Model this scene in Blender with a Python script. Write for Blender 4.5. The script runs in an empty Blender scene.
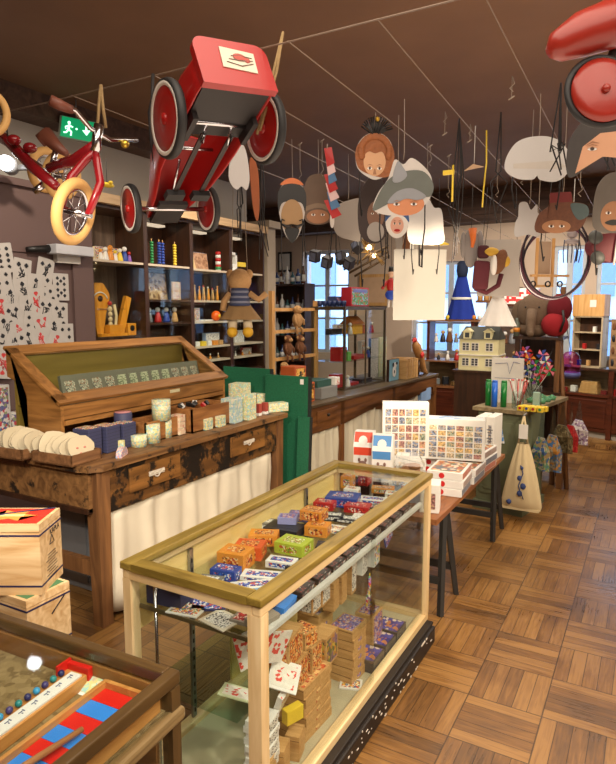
import bpy, bmesh, math, random
from mathutils import Vector, Matrix, Euler
R = math.radians
PI = math.pi
random.seed(7)
SC = bpy.context.scene
COL = SC.collection

# ---------------------------------------------------------------- camera
F, CX, CY, H = 612.0, 308.0, 382.0, 1.65
PITCH = math.atan(74 / F); YAW = R(29.45)
cd = bpy.data.cameras.new('camera'); cam = bpy.data.objects.new('camera', cd); COL.objects.link(cam)
cd.sensor_fit = 'VERTICAL'; cd.sensor_height = 24.0; cd.lens = 24.0 * F / 764.0
cam.location = (0, 0, H); cam.rotation_euler = (PI / 2 - PITCH, 0, YAW)
cd.clip_start = 0.05; cd.clip_end = 100
SC.camera = cam
FW = Vector((-math.sin(YAW) * math.cos(PITCH), math.cos(YAW) * math.cos(PITCH), -math.sin(PITCH)))
RT = Vector((math.cos(YAW), math.sin(YAW), 0)); UP = RT.cross(FW)


def at(px, py, ax, v):
    """point on the plane axis=v seen at photo pixel px,py"""
    r = FW * F + RT * (px - CX) + UP * (CY - py)
    i = 'xyz'.index(ax); o = Vector((0, 0, H))
    if ax == 'x': t = v / r.x
    elif ax == 'y': t = v / r.y
    else: t = (v - H) / r.z
    return o + r * t


# ---------------------------------------------------------------- world, light, exposure
w = bpy.data.worlds.new('world'); SC.world = w; w.use_nodes = True
bg = w.node_tree.nodes['Background']; bg.inputs[0].default_value = (0.62, 0.76, 0.95, 1); bg.inputs[1].default_value = 4.5
SC.view_settings.view_transform = 'Standard'; SC.view_settings.look = 'None'
SC.view_settings.gamma = 1.0; SC.view_settings.exposure = 0.0
try: SC.view_settings.use_curve_mapping = False
except Exception: pass


def area(name, loc, size, power, col, rot=(0, 0, 0), sy=None):
    l = bpy.data.lights.new(name, 'AREA'); l.shape = 'RECTANGLE'; l.size = size; l.size_y = sy or size
    l.energy = power * 1.8; l.color = col
    o = bpy.data.objects.new(name, l); COL.objects.link(o); o.location = loc; o.rotation_euler = rot
    return o


def spot(name, loc, tgt, power, col, ang=70, blend=.6, rad=.06):
    l = bpy.data.lights.new(name, 'SPOT'); l.energy = power * 2.0; l.color = col; l.spot_size = R(ang); l.spot_blend = blend
    l.shadow_soft_size = rad
    o = bpy.data.objects.new(name, l); COL.objects.link(o); o.location = loc
    o.rotation_euler = (Vector(tgt) - Vector(loc)).to_track_quat('-Z', 'Y').to_euler()
    return o


WARM = (1.0, 0.80, 0.56); NEUT = (1.0, 0.88, 0.72); COOL = (0.55, 0.75, 1.0)  # the low-hung spots are added fill light; the shop has no such fixtures
spot('fill_case', (0.55, 0.7, 2.35), (-1.2, 1.95, 0.75), 78, NEUT, 62)  # added fill, set low so the hanging toys stay out of its cone
spot('fill_case_side', (0.9, 2.9, 2.35), (-1.0, 2.3, 0.35), 58, WARM, 62)
spot('fill_counter', (-0.9, -0.1, 2.30), (-2.6, 2.7, 0.85), 84, NEUT, 48)
spot('fill_counter_near', (-1.2, 0.6, 2.25), (-2.5, 2.2, 0.8), 30, NEUT, 60)
spot('fill_front', (0.3, -0.7, 2.5), (-1.1, 0.7, 0.8), 34, NEUT, 62)
spot('fill_trestle', (0.6, 3.0, 2.30), (-1.1, 3.8, 0.6), 36, NEUT, 62)
spot('fill_mid', (0.5, 4.2, 2.30), (-0.9, 5.1, 0.8), 46, WARM, 66)
spot('fill_long', (-0.6, 2.6, 1.95), (-2.6, 5.2, 0.85), 66, WARM, 62)  # added fill below the hanging objects, no fixture there
spot('spot_wall', (-2.7, 2.2, 3.1), (-4.1, 3.2, 1.7), 66, NEUT, 80)
spot('spot_wall_far', (-2.9, 4.4, 3.1), (-4.1, 5.1, 1.6), 60, NEUT, 80)
spot('fill_back', (-0.6, 6.4, 2.6), (-1.6, 8.4, 1.1), 130, NEUT, 95)  # added low fill for the back counters, no real lamp
spot('fill_floor', (1.0, 2.2, 2.6), (0.0, 3.2, 0), 50, WARM, 90)  # invented low lamp brightening the open floor
area('shop_fill', (0.4, 0.2, 3.2), 3.5, 95, (1, .86, .70))
area('shop_fill_back', (-1.3, 5.6, 3.2), 3.6, 60, (1, .86, .70))
area('floor_bounce', (0.2, 3.0, 1.2), 4.0, 48, (1, .80, .62), (PI, 0, 0))

# ---------------------------------------------------------------- materials
MATS = {}


def nodes(name):
    m = bpy.data.materials.new(name); m.use_nodes = True
    nt = m.node_tree; b = nt.nodes['Principled BSDF']
    return m, nt, b


def N(nt, t, **k):
    n = nt.nodes.new(t)
    for a, v in k.items(): setattr(n, a, v)
    return n


def c4(c): return (c[0], c[1], c[2], 1)


def S(r, g, b):
    """sRGB 0-255 to linear"""
    f = lambda v: (v / 255) / 12.92 if v <= 10 else (((v / 255) + .055) / 1.055) ** 2.4
    return (f(r), f(g), f(b))


def plain(name, col, rough=.55, metal=0, var=.12, scale=12, bump=0, sheen=0, coat=0):
    if name in MATS: return MATS[name]
    m, nt, b = nodes(name)
    b.inputs['Roughness'].default_value = rough; b.inputs['Metallic'].default_value = metal
    if coat: b.inputs['Coat Weight'].default_value = coat
    tc = N(nt, 'ShaderNodeTexCoord'); no = N(nt, 'ShaderNodeTexNoise'); no.inputs['Scale'].default_value = scale
    no.inputs['Detail'].default_value = 4
    nt.links.new(tc.outputs['Object'], no.inputs['Vector'])
    mx = N(nt, 'ShaderNodeMix', data_type='RGBA')
    mx.inputs[6].default_value = c4([c * (1 - var) for c in col]); mx.inputs[7].default_value = c4([min(1, c * (1 + var)) for c in col])
    nt.links.new(no.outputs['Fac'], mx.inputs[0]); nt.links.new(mx.outputs[2], b.inputs['Base Color'])
    if bump:
        bp = N(nt, 'ShaderNodeBump'); bp.inputs['Strength'].default_value = bump; bp.inputs['Distance'].default_value = .01
        nt.links.new(no.outputs['Fac'], bp.inputs['Height']); nt.links.new(bp.outputs[0], b.inputs['Normal'])
    MATS[name] = m
    return m


def wood(name, c1, c2, ax='y', sc=14, rough=.5, wear=None, wearscale=5, wth=.5):
    if name in MATS: return MATS[name]
    m, nt, b = nodes(name)
    b.inputs['Roughness'].default_value = rough
    tc = N(nt, 'ShaderNodeTexCoord'); mp = N(nt, 'ShaderNodeMapping')
    s = [sc, sc, sc]; s['xyz'.index(ax)] = sc * .09
    mp.inputs['Scale'].default_value = s
    nt.links.new(tc.outputs['Object'], mp.inputs[0])
    no = N(nt, 'ShaderNodeTexNoise'); no.inputs['Scale'].default_value = 1.6; no.inputs['Detail'].default_value = 6
    no.inputs['Distortion'].default_value = 1.2
    nt.links.new(mp.outputs[0], no.inputs['Vector'])
    cr = N(nt, 'ShaderNodeValToRGB'); e = cr.color_ramp.elements
    e[0].position = .32; e[0].color = c4(c1); e[1].position = .68; e[1].color = c4(c2)
    nt.links.new(no.outputs['Fac'], cr.inputs[0])
    out = cr.outputs[0]
    if wear:
        n2 = N(nt, 'ShaderNodeTexNoise'); n2.inputs['Scale'].default_value = wearscale; n2.inputs['Detail'].default_value = 8
        n2.inputs['Roughness'].default_value = .7
        nt.links.new(tc.outputs['Object'], n2.inputs['Vector'])
        r2 = N(nt, 'ShaderNodeValToRGB'); r2.color_ramp.elements[0].position = wth; r2.color_ramp.elements[1].position = wth + .06
        nt.links.new(n2.outputs['Fac'], r2.inputs[0])
        mx = N(nt, 'ShaderNodeMix', data_type='RGBA'); mx.inputs[7].default_value = c4(wear)
        nt.links.new(r2.outputs[0], mx.inputs[0]); nt.links.new(out, mx.inputs[6]); out = mx.outputs[2]
    nt.links.new(out, b.inputs['Base Color'])
    bp = N(nt, 'ShaderNodeBump'); bp.inputs['Strength'].default_value = .25; bp.inputs['Distance'].default_value = .004
    nt.links.new(no.outputs['Fac'], bp.inputs['Height']); nt.links.new(bp.outputs[0], b.inputs['Normal'])
    MATS[name] = m
    return m


def glass(name, tint=(.95, .975, .965), k=1.0, base=.025):
    if name in MATS: return MATS[name]
    m = bpy.data.materials.new(name); m.use_nodes = True; nt = m.node_tree; nt.nodes.clear()
    o = N(nt, 'ShaderNodeOutputMaterial'); t = N(nt, 'ShaderNodeBsdfTransparent'); t.inputs[0].default_value = c4(tint)
    g = N(nt, 'ShaderNodeBsdfGlossy'); g.inputs['Roughness'].default_value = .03
    lw = N(nt, 'ShaderNodeLayerWeight'); lw.inputs[0].default_value = .5
    pw = N(nt, 'ShaderNodeMath', operation='POWER'); pw.inputs[1].default_value = 4.5
    ml = N(nt, 'ShaderNodeMath', operation='MULTIPLY_ADD'); ml.inputs[1].default_value = .45 * k; ml.inputs[2].default_value = base
    mx = N(nt, 'ShaderNodeMixShader')
    nt.links.new(lw.outputs['Facing'], pw.inputs[0]); nt.links.new(pw.outputs[0], ml.inputs[0]); nt.links.new(ml.outputs[0], mx.inputs[0])
    nt.links.new(t.outputs[0], mx.inputs[1]); nt.links.new(g.outputs[0], mx.inputs[2]); nt.links.new(mx.outputs[0], o.inputs[0])
    MATS[name] = m
    return m


def emis(name, col, st):
    if name in MATS: return MATS[name]
    m, nt, b = nodes(name)
    b.inputs['Base Color'].default_value = c4(col); b.inputs['Emission Color'].default_value = c4(col); b.inputs['Emission Strength'].default_value = st
    MATS[name] = m
    return m


def art(name, cols, scale=30, rough=.4, rnd=1.0, noise=0):
    """busy printed picture: voronoi cells in given colours"""
    if name in MATS: return MATS[name]
    m, nt, b = nodes(name)
    b.inputs['Roughness'].default_value = rough
    tc = N(nt, 'ShaderNodeTexCoord'); vo = N(nt, 'ShaderNodeTexVoronoi'); vo.inputs['Scale'].default_value = scale
    vo.inputs['Randomness'].default_value = rnd
    vec = tc.outputs['Object']
    n1 = N(nt, 'ShaderNodeTexNoise'); n1.inputs['Scale'].default_value = scale * .8
    ad = N(nt, 'ShaderNodeVectorMath', operation='MULTIPLY_ADD'); ad.inputs[1].default_value = (.6 / scale,) * 3
    nt.links.new(vec, n1.inputs['Vector']); nt.links.new(n1.outputs['Color'], ad.inputs[0]); nt.links.new(vec, ad.inputs[2])
    nt.links.new(ad.outputs[0], vo.inputs['Vector'])
    sp = N(nt, 'ShaderNodeSeparateColor'); nt.links.new(vo.outputs['Color'], sp.inputs[0])
    cr = N(nt, 'ShaderNodeValToRGB'); cr.color_ramp.interpolation = 'CONSTANT'
    e = cr.color_ramp.elements
    n = len(cols)
    e[0].position = 0; e[0].color = c4(cols[0]); e[1].position = 1 / n; e[1].color = c4(cols[1])
    for i in range(2, n):
        x = e.new(i / n); x.color = c4(cols[i])
    nt.links.new(sp.outputs[0], cr.inputs[0]); nt.links.new(cr.outputs[0], b.inputs['Base Color'])
    MATS[name] = m
    return m


# ---------------------------------------------------------------- mesh builder
class MB:
    def __init__(s): s.bm = bmesh.new(); s.T = Matrix()

    def _fin(s, vs, m, smooth=False):
        fs = set()
        for v in vs:
            v.co = s.T @ v.co
            for f in v.link_faces: fs.add(f)
        for f in fs: f.material_index = m; f.smooth = smooth

    def box(s, c, sz, rot=None, m=0, bev=0):
        g = bmesh.ops.create_cube(s.bm, size=1)['verts']
        for v in g: v.co = Vector((v.co.x * sz[0], v.co.y * sz[1], v.co.z * sz[2]))
        if bev:
            es = {e for v in g for e in v.link_edges}
            r = bmesh.ops.bevel(s.bm, geom=list(es), offset=bev, segments=2, affect='EDGES', profile=.5)
            g = list({v for f in r['faces'] for v in f.verts} | {v for v in g if v.is_valid})
        M = Matrix.Translation(c) @ (Euler(rot).to_matrix().to_4x4() if rot else Matrix())
        for v in g: v.co = M @ v.co
        s._fin(g, m); return s

    def b2(s, a, b, m=0, bev=0):
        return s.box([(a[i] + b[i]) / 2 for i in range(3)], [abs(b[i] - a[i]) for i in range(3)], None, m, bev)

    def cyl(s, a, b, r, r2=None, n=14, m=0, smooth=True, cap=True):
        a, b = Vector(a), Vector(b); d = b - a
        g = bmesh.ops.create_cone(s.bm, cap_ends=cap, segments=n, radius1=r, radius2=r if r2 is None else r2, depth=d.length)['verts']
        M = Matrix.Translation((a + b) / 2) @ d.to_track_quat('Z', 'Y').to_matrix().to_4x4()
        for v in g: v.co = M @ v.co
        s._fin(g, m, smooth)
        for v in g:
            for f in v.link_faces:
                if len(f.verts) > 4: f.smooth = False
        return s

    def ball(s, c, r, m=0, rot=None, n=12):
        g = bmesh.ops.create_uvsphere(s.bm, u_segments=n * 2 if n < 9 else 18, v_segments=n, radius=1)['verts']
        if not hasattr(r, '__len__'): r = (r, r, r)
        M = Matrix.Translation(c) @ (Euler(rot).to_matrix().to_4x4() if rot else Matrix())
        for v in g: v.co = M @ Vector((v.co.x * r[0], v.co.y * r[1], v.co.z * r[2]))
        s._fin(g, m, True); return s

    def tube(s, pts, r, n=6, m=0, closed=False):
        pts = [Vector(p) for p in pts]; k = len(pts)
        rs = r if hasattr(r, '__len__') else [r] * k
        rings = []; up = None
        for i, p in enumerate(pts):
            if closed: d = pts[(i + 1) % k] - pts[i - 1]
            else: d = pts[min(i + 1, k - 1)] - pts[max(i - 1, 0)]
            d.normalize()
            if up is None:
                up = Vector((0, 0, 1)) if abs(d.z) < .9 else Vector((1, 0, 0))
            x = d.cross(up)
            if x.length < 1e-4: x = d.cross(Vector((0, 1, .1)))
            x.normalize(); y = x.cross(d).normalized(); up = y
            rings.append([s.bm.verts.new(p + (x * math.cos(2 * PI * j / n) + y * math.sin(2 * PI * j / n)) * rs[i]) for j in range(n)])
        for i in range(k if closed else k - 1):
            A, B = rings[i], rings[(i + 1) % k]
            for j in range(n):
                s.bm.faces.new((A[j], A[(j + 1) % n], B[(j + 1) % n], B[j]))
        if not closed:
            s.bm.faces.new(rings[0][::-1]); s.bm.faces.new(rings[-1])
        s._fin([v for rg in rings for v in rg], m, True); return s

    def lathe(s, prof, n=24, c=(0, 0, 0), m=0, rot=None, smooth=True, closed=False):
        M = Matrix.Translation(c) @ (Euler(rot).to_matrix().to_4x4() if rot else Matrix())
        rings = [[s.bm.verts.new(M @ Vector((max(r, 1e-4) * math.cos(2 * PI * j / n), max(r, 1e-4) * math.sin(2 * PI * j / n), z))) for j in range(n)] for r, z in prof]
        k = len(rings)
        for i in range(k if closed else k - 1):
            A, B = rings[i], rings[(i + 1) % k]
            for j in range(n): s.bm.faces.new((A[j], A[(j + 1) % n], B[(j + 1) % n], B[j]))
        if not closed:
            s.bm.faces.new(rings[0][::-1]); s.bm.faces.new(rings[-1])
        s._fin([v for rg in rings for v in rg], m, smooth); return s

    def prism(s, pts, z0, z1, m=0, M=None, mside=None):
        """outline in xy extruded z0..z1, optionally placed by matrix M"""
        M = M or Matrix()
        a = [s.bm.verts.new(M @ Vector((p[0], p[1], z0))) for p in pts]
        b = [s.bm.verts.new(M @ Vector((p[0], p[1], z1))) for p in pts]
        k = len(pts)
        fs = [s.bm.faces.new(a[::-1]), s.bm.faces.new(b)]
        sd = [s.bm.faces.new((a[i], a[(i + 1) % k], b[(i + 1) % k], b[i])) for i in range(k)]
        s._fin(a + b, m)
        if mside is not None:
            for f in sd: f.material_index = mside
        if k > 4: bmesh.ops.triangulate(s.bm, faces=fs)
        return s

    def hull(s, pts, faces, m=0, smooth=False):
        vs = [s.bm.verts.new(Vector(p)) for p in pts]
        for f in faces: s.bm.faces.new([vs[i] for i in f])
        s._fin(vs, m, smooth); return s

    def grid(s, fn, nu, nv, m=0, smooth=True):
        vs = [[s.bm.verts.new(Vector(fn(i / nu, j / nv))) for j in range(nv + 1)] for i in range(nu + 1)]
        for i in range(nu):
            for j in range(nv): s.bm.faces.new((vs[i][j], vs[i + 1][j], vs[i + 1][j + 1], vs[i][j + 1]))
        s._fin([v for r in vs for v in r], m, smooth); return s

    def build(s, name, mats, parent=None, loc=None, rotz=None):
        bmesh.ops.recalc_face_normals(s.bm, faces=s.bm.faces[:])
        me = bpy.data.meshes.new(name); s.bm.to_mesh(me); s.bm.free()
        for x in (mats if isinstance(mats, (list, tuple)) else [mats]): me.materials.append(x)
        o = bpy.data.objects.new(name, me); COL.objects.link(o)
        if parent is not None: o.parent = parent
        if loc is not None: o.location = loc
        if rotz is not None: o.rotation_euler = rotz if hasattr(rotz, '__len__') else (0, 0, rotz)
        return o


def tag(o, label=None, cat=None, group=None, kind=None):
    if label: o['label'] = label
    if cat: o['category'] = cat
    if group: o['group'] = group
    if kind: o['kind'] = kind
    return o


def thing(name, label, cat, loc=(0, 0, 0), rotz=0, group=None):
    o = bpy.data.objects.new(name, None); COL.objects.link(o); o.empty_display_size = .1
    o.location = loc; o.rotation_euler = rotz if hasattr(rotz, '__len__') else (0, 0, rotz)
    return tag(o, label, cat, group)


KIDS = {}


def dup(root, loc, rotz, label=None, group=None, scale=None):
    def rec(o, par):
        c = o.copy(); COL.objects.link(c); c.parent = par
        for ch in o.children: rec(ch, c)
        return c
    r = rec(root, None); r.location = loc; r.rotation_euler = rotz if hasattr(rotz, '__len__') else (0, 0, rotz)
    if scale: r.scale = (scale,) * 3 if not hasattr(scale, '__len__') else scale
    if label: r['label'] = label
    if group: r['group'] = group
    return r


def struct(name, mb, m): return tag(mb.build(name, m), kind='structure')


def arc(c, r, a0, a1, n, ax='xy'):
    out = []
    for i in range(n + 1):
        t = R(a0 + (a1 - a0) * i / n); p = [c[0], c[1], c[2]]
        p['xyz'.index(ax[0])] += r * math.cos(t); p['xyz'.index(ax[1])] += r * math.sin(t); out.append(Vector(p))
    return out


# palette
WHITE = plain('paper_white', S(232, 228, 218), .5)
BLACK = plain('black_paint', S(22, 20, 19), .45)
OAK = wood('golden_oak', S(120, 78, 34), S(172, 120, 62), 'y')
OAKX = wood('golden_oak_cross', S(120, 78, 34), S(172, 120, 62), 'x')
PINE = wood('pale_pine', S(205, 172, 120), S(232, 206, 160), 'z', 10)
PLY = wood('plywood_wavy', S(190, 150, 100), S(225, 195, 150), 'x', 16, .55)
DARKW = wood('dark_walnut', S(42, 26, 18), S(70, 42, 26), 'z', 12, .4)
REDW = wood('mahogany', S(58, 24, 14), S(92, 42, 24), 'x', 10, .35)
OLDW = wood('worn_bench_wood', S(98, 66, 36), S(150, 108, 64), 'y', 12, .55, S(38, 28, 20), 7, .55)
OLDWD = wood('blackened_bench_front', S(78, 50, 24), S(130, 88, 44), 'y', 10, .5, S(30, 23, 17), 6, .47)
OLDP = wood('bench_leg_wood', S(92, 60, 34), S(140, 96, 56), 'z', 12, .6)
CUR = plain('cream_curtain', S(222, 212, 190), .85, var=.06)
CUR2 = plain('grey_curtain', S(188, 180, 160), .85, var=.06)
GLS = glass('clear_glass'); GLE = plain('glass_edge_green', S(60, 92, 78), .2)
RED = plain('red_enamel', S(160, 22, 20), .38, var=.05, coat=.08)
CHROME = plain('chrome', S(200, 200, 205), .18, 1, var=.03)
RUB = plain('black_rubber', S(26, 25, 26), .6)
# ---------------------------------------------------------------- room shell
def parquet():
    m, nt, b = nodes('parquet_blocks')
    L = nt.links.new
    def mth(op, a, b_=None, c=None):
        n = N(nt, 'ShaderNodeMath', operation=op)
        for i, v in enumerate((a, b_, c)):
            if v is None: continue
            if isinstance(v, (int, float)): n.inputs[i].default_value = v
            else: L(v, n.inputs[i])
        return n.outputs[0]
    tc = N(nt, 'ShaderNodeTexCoord'); se = N(nt, 'ShaderNodeSeparateXYZ'); L(tc.outputs['Object'], se.inputs[0])
    T = .2985
    x = mth('DIVIDE', mth('ADD', se.outputs[0], .307 + 40 * T), T); y = mth('DIVIDE', mth('ADD', se.outputs[1], -2.476 + 40 * T), T)
    ix, iy = mth('FLOOR', x), mth('FLOOR', y); fx, fy = mth('FRACT', x), mth('FRACT', y)
    ch = mth('MODULO', mth('ADD', ix, iy), 2.0)
    # ch=0 : strips stacked along y, ch=1 : strips stacked along x
    sel = mth('ADD', mth('MULTIPLY', fx, ch), mth('MULTIPLY', fy, mth('SUBTRACT', 1.0, ch)))
    s5 = mth('MULTIPLY', sel, 5.0); idx = mth('FLOOR', s5); fs = mth('FRACT', s5)
    cv = N(nt, 'ShaderNodeCombineXYZ'); L(ix, cv.inputs[0]); L(iy, cv.inputs[1]); L(idx, cv.inputs[2])
    wn = N(nt, 'ShaderNodeTexWhiteNoise', noise_dimensions='3D'); L(cv.outputs[0], wn.inputs[0])
    # grain
    gx = mth('ADD', mth('MULTIPLY', se.outputs[0], mth('ADD', 6.0, mth('MULTIPLY', ch, 70.0))), mth('MULTIPLY', wn.outputs[0], 37.0))
    gy = mth('MULTIPLY', se.outputs[1], mth('ADD', 6.0, mth('MULTIPLY', mth('SUBTRACT', 1.0, ch), 70.0)))
    gv = N(nt, 'ShaderNodeCombineXYZ'); L(gx, gv.inputs[0]); L(gy, gv.inputs[1])
    gn = N(nt, 'ShaderNodeTexNoise'); gn.inputs['Scale'].default_value = 1; gn.inputs['Detail'].default_value = 5; gn.inputs['Distortion'].default_value = .8
    L(gv.outputs[0], gn.inputs['Vector'])
    big = N(nt, 'ShaderNodeTexNoise'); big.inputs['Scale'].default_value = 2.2; big.inputs['Detail'].default_value = 5; L(tc.outputs['Object'], big.inputs['Vector'])
    v = mth('ADD', mth('ADD', .06, mth('MULTIPLY', wn.outputs[0], .28)), mth('ADD', mth('MULTIPLY', gn.outputs[0], .55), mth('MULTIPLY', big.outputs[0], .75)))
    cr = N(nt, 'ShaderNodeValToRGB'); e = cr.color_ramp.elements
    e[0].position = .40; e[0].color = c4(S(50, 33, 18)); e[1].position = 1.15 - .15; e[1].color = c4(S(150, 110, 60))
    k = e.new(.62); k.color = c4(S(88, 60, 31)); k = e.new(.82); k.color = c4(S(122, 84, 42))
    L(v, cr.inputs[0])
    # gaps
    g1 = mth('MINIMUM', fs, mth('SUBTRACT', 1.0, fs)); g2 = mth('MINIMUM', mth('MINIMUM', fx, mth('SUBTRACT', 1.0, fx)), mth('MINIMUM', fy, mth('SUBTRACT', 1.0, fy)))
    gap = mth('MAXIMUM', mth('LESS_THAN', g1, .028), mth('LESS_THAN', g2, .009))
    mx = N(nt, 'ShaderNodeMix', data_type='RGBA'); L(mth('MULTIPLY', gap, .75), mx.inputs[0]); L(cr.outputs[0], mx.inputs[6]); mx.inputs[7].default_value = c4(S(40, 24, 12))
    L(mx.outputs[2], b.inputs['Base Color'])
    L(mth('ADD', mth('MULTIPLY', big.outputs[0], .25), mth('ADD', .12, mth('MULTIPLY', gn.outputs[0], .15))), b.inputs['Roughness'])
    bp = N(nt, 'ShaderNodeBump'); bp.inputs['Strength'].default_value = .35; bp.inputs['Distance'].default_value = .004
    L(mth('SUBTRACT', mth('ADD', mth('MULTIPLY', gn.outputs[0], .4), mth('MULTIPLY', wn.outputs[0], .5)), gap), bp.inputs['Height']); L(bp.outputs[0], b.inputs['Normal'])
    return m


XL, XR, YB, YF, ZC = -4.5, 3.2, 9.2, -2.6, 3.32
struct('floor', MB().b2((-6.4, YF - .2, -.12), (XR + .2, YB + .2, 0)), parquet())
CEIL = plain('ceiling_brown', S(116, 84, 60), .8, var=.2, scale=2.2)
struct('ceiling', MB().b2((-6.4, YF - .2, ZC), (XR + .2, YB + .2, ZC + .15)), CEIL)
WALLW = plain('wall_greyish_white', S(176, 170, 160), .85, var=.05, scale=4)
WALLP = plain('wall_dull_plum', S(100, 78, 74), .7, var=.08, scale=5)
struct('wall_left', MB().b2((XL - .2, YF - .2, 0), (XL, 6.42, ZC)).b2((-6.2, 6.22, 0), (XL - .2, 6.42, ZC)), WALLW)
struct('wall_far_left', MB().b2((-6.4, 6.22, 0), (-6.2, YB + .3, ZC)), WALLW)
struct('wall_right', MB().b2((XR, YF - .2, 0), (XR + .2, YB + .2, ZC)), WALLP)
struct('wall_front', MB().b2((XL - .2, YF - .2, 0), (XR + .2, YF, ZC)), WALLP)
BW = plain('wall_back_cream', S(206, 184, 164), .8, var=.05, scale=4)
# back wall with window openings  (x0, x1, z0, z1)
OPEN = [(-5.30, -4.42, .9, 2.60), (-3.32, -2.15, .95, 2.35), (-1.28, -.86, .95, 2.5), (-.72, 1.2, .95, 2.5)]
mb = MB(); xs = -6.4
for x0, x1, z0, z1 in OPEN:
    if x0 > xs: mb.b2((xs, YB, 0), (x0, YB + .3, ZC))
    mb.b2((x0, YB, 0), (x1, YB + .3, z0)); mb.b2((x0, YB, z1), (x1, YB + .3, ZC)); xs = x1
mb.b2((xs, YB, 0), (XR + .2, YB + .3, ZC)); struct('wall_back', mb, BW)
WF = plain('window_frame_white', S(190, 196, 205), .5)
WG = glass('window_glass', (.9, .95, 1.0))
for i, (x0, x1, z0, z1) in enumerate(OPEN):
    mb = MB(); y = YB + .1; f = .05
    for a in (x0 + f / 2, x1 - f / 2, (x0 + x1) / 2): mb.box((a, y, (z0 + z1) / 2), (f if a != (x0 + x1) / 2 else .08, .06, z1 - z0))
    nz = 3
    for k in range(nz + 1): mb.box(((x0 + x1) / 2, y, z0 + f / 2 + (z1 - z0 - f) * k / nz), (x1 - x0, .05, f if k in (0, nz) else .03))
    o = struct('window_%d' % (i + 1), mb, WF)
    g = MB().box(((x0 + x1) / 2, y, (z0 + z1) / 2), (x1 - x0 - .02, .006, z1 - z0 - .02)).build('window_glass', WG, o)
# street facade outside seen through the panes
FAC = plain('street_stone', S(190, 205, 225), .8, var=.1)
mb = MB().b2((-9, 15, -1), (5, 15.4, 3.0))
for k in range(8):
    for z in (.4, 1.9): mb.b2((-8.5 + k * 1.7, 14.94, z), (-7.6 + k * 1.7, 15, z + 1.0), m=1)
tag(mb.build('street_building', [FAC, plain('street_window_dark', S(120, 145, 180), .3)]), 'pale blue stone building across the street seen through the windows', 'building')
# beams
BEAM = wood('beam_brown', S(66, 48, 40), S(96, 72, 60), 'x', 8, .7)
struct('trim_1', MB().b2((-6.2, YB - .34, 2.86), (XR, YB, ZC)).b2((-6.2, YB - .37, 2.95), (XR, YB - .34, 3.0)).b2((-6.2, YB - .37, 3.2), (XR, YB - .34, 3.24)), BEAM)
struct('trim_2', MB().b2((XL, YF, 3.13), (XL + .22, 6.42, ZC)), BEAM)
# left cupboard wall (plum panel below the white frieze)
mb = MB().b2((XL, YF, 0), (-4.1, 3.60, 2.53)).b2((-4.1, 3.40, 0), (-4.075, 3.60, 2.53)).b2((XL, YF, 2.53), (-4.06, 3.60, 2.58))
mb.b2((-4.1, YF, 2.06), (-4.088, 3.40, 2.1))
struct('wall_panelling', mb, WALLP)
struct('trim_4', MB().b2((XL, 3.60, 2.52), (-4.04, 6.2, 2.60)), wood('pale_cornice', S(170, 138, 100), S(200, 168, 128), 'y'))
struct('wall_pilaster', MB().b2((XL, 6.24, 0), (-4.08, 6.42, 2.60)).b2((XL, 6.21, 2.6), (-4.03, 6.46, 2.68)), plain('pilaster_stone', S(165, 150, 130), .7))
struct('baseboard_right', MB().b2((XR - .02, YF, 0), (XR, YB, .12)), DARKW)
# ---------------------------------------------------------------- long worn work bench
BR = wood('brass_brown_wood', S(108, 88, 34), S(150, 126, 58), 'y', 20, .4)
BRX = wood('brass_brown_wood_cross', S(108, 88, 34), S(150, 126, 58), 'x', 20, .4)


def curtain(o_parent, x, y0, y1, z0, z1, mat, waves=9, amp=.012, name='curtain', seed=0):
    rnd = random.Random(seed); ph = [rnd.uniform(0, 6) for _ in range(3)]
    def fn(u, v):
        y = y0 + (y1 - y0) * u; z = z0 + (z1 - z0) * v
        a = amp * (1.25 - .5 * v)
        return (x + a * (math.sin(u * waves * 2 * PI + ph[0]) + .5 * math.sin(u * waves * 3.3 * PI + ph[1])) + .006 * math.sin(v * 9 + u * 20), y, z)
    mb = MB().grid(fn, int(waves * 12), 8)
    for i in range(int(waves * 3)):
        u = i / (waves * 3)
    o = mb.build(name, mat, o_parent)
    sm = o.modifiers.new('thickness', 'SOLIDIFY'); sm.thickness = .003
    return o


b = thing('work_bench', 'long worn wooden work bench with paint-blackened front and cream curtain', 'bench', (-2.4, 2.08, 0))
X0, Y1 = -1.08, 1.79
mb = MB()
top = [(.04, .02), (.04, Y1), (X0, Y1), (X0, -.06), (-.08, -.06), (0, -.04)]
mb.prism(top, .835, .87)
mb.build('worktop', OLDW, b)
MB().b2((-.03, .06, .60), (0, Y1 - .06, .835)).build('front_apron', OLDWD, b)
dm = wood('drawer_worn_gold', S(96, 62, 26), S(150, 102, 50), 'y', 10, .5, S(35, 26, 18), 9, .55)
for y, in ((.42,), (1.32,)):
    d = MB().b2((0, y - .2, .665), (.012, y + .2, .80), bev=.003).build('drawer', dm, b)
    h = MB().b2((.012, y - .06, .725), (.018, y + .06, .75)).tube(arc((.018, y, .733), .02, 180, 360, 6, 'yz'), .004)
    for q in range(7): h.ball((.019, y - .055 + q * .018, .738 + .006 * math.sin(q * 2.1)), (.004, .008, .006), n=5)
    h.build('drawer_pull', plain('flaked_white_paint', S(205, 195, 180), .6), d)
MB().b2((X0 + .05, -.02, .62), (-.03, .02, .835)).build('end_apron', OLDW, b)
MB().b2((X0 + .05, -.035, .615), (-.03, .03, .64)).build('end_rail', DARKW, b)
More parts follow.
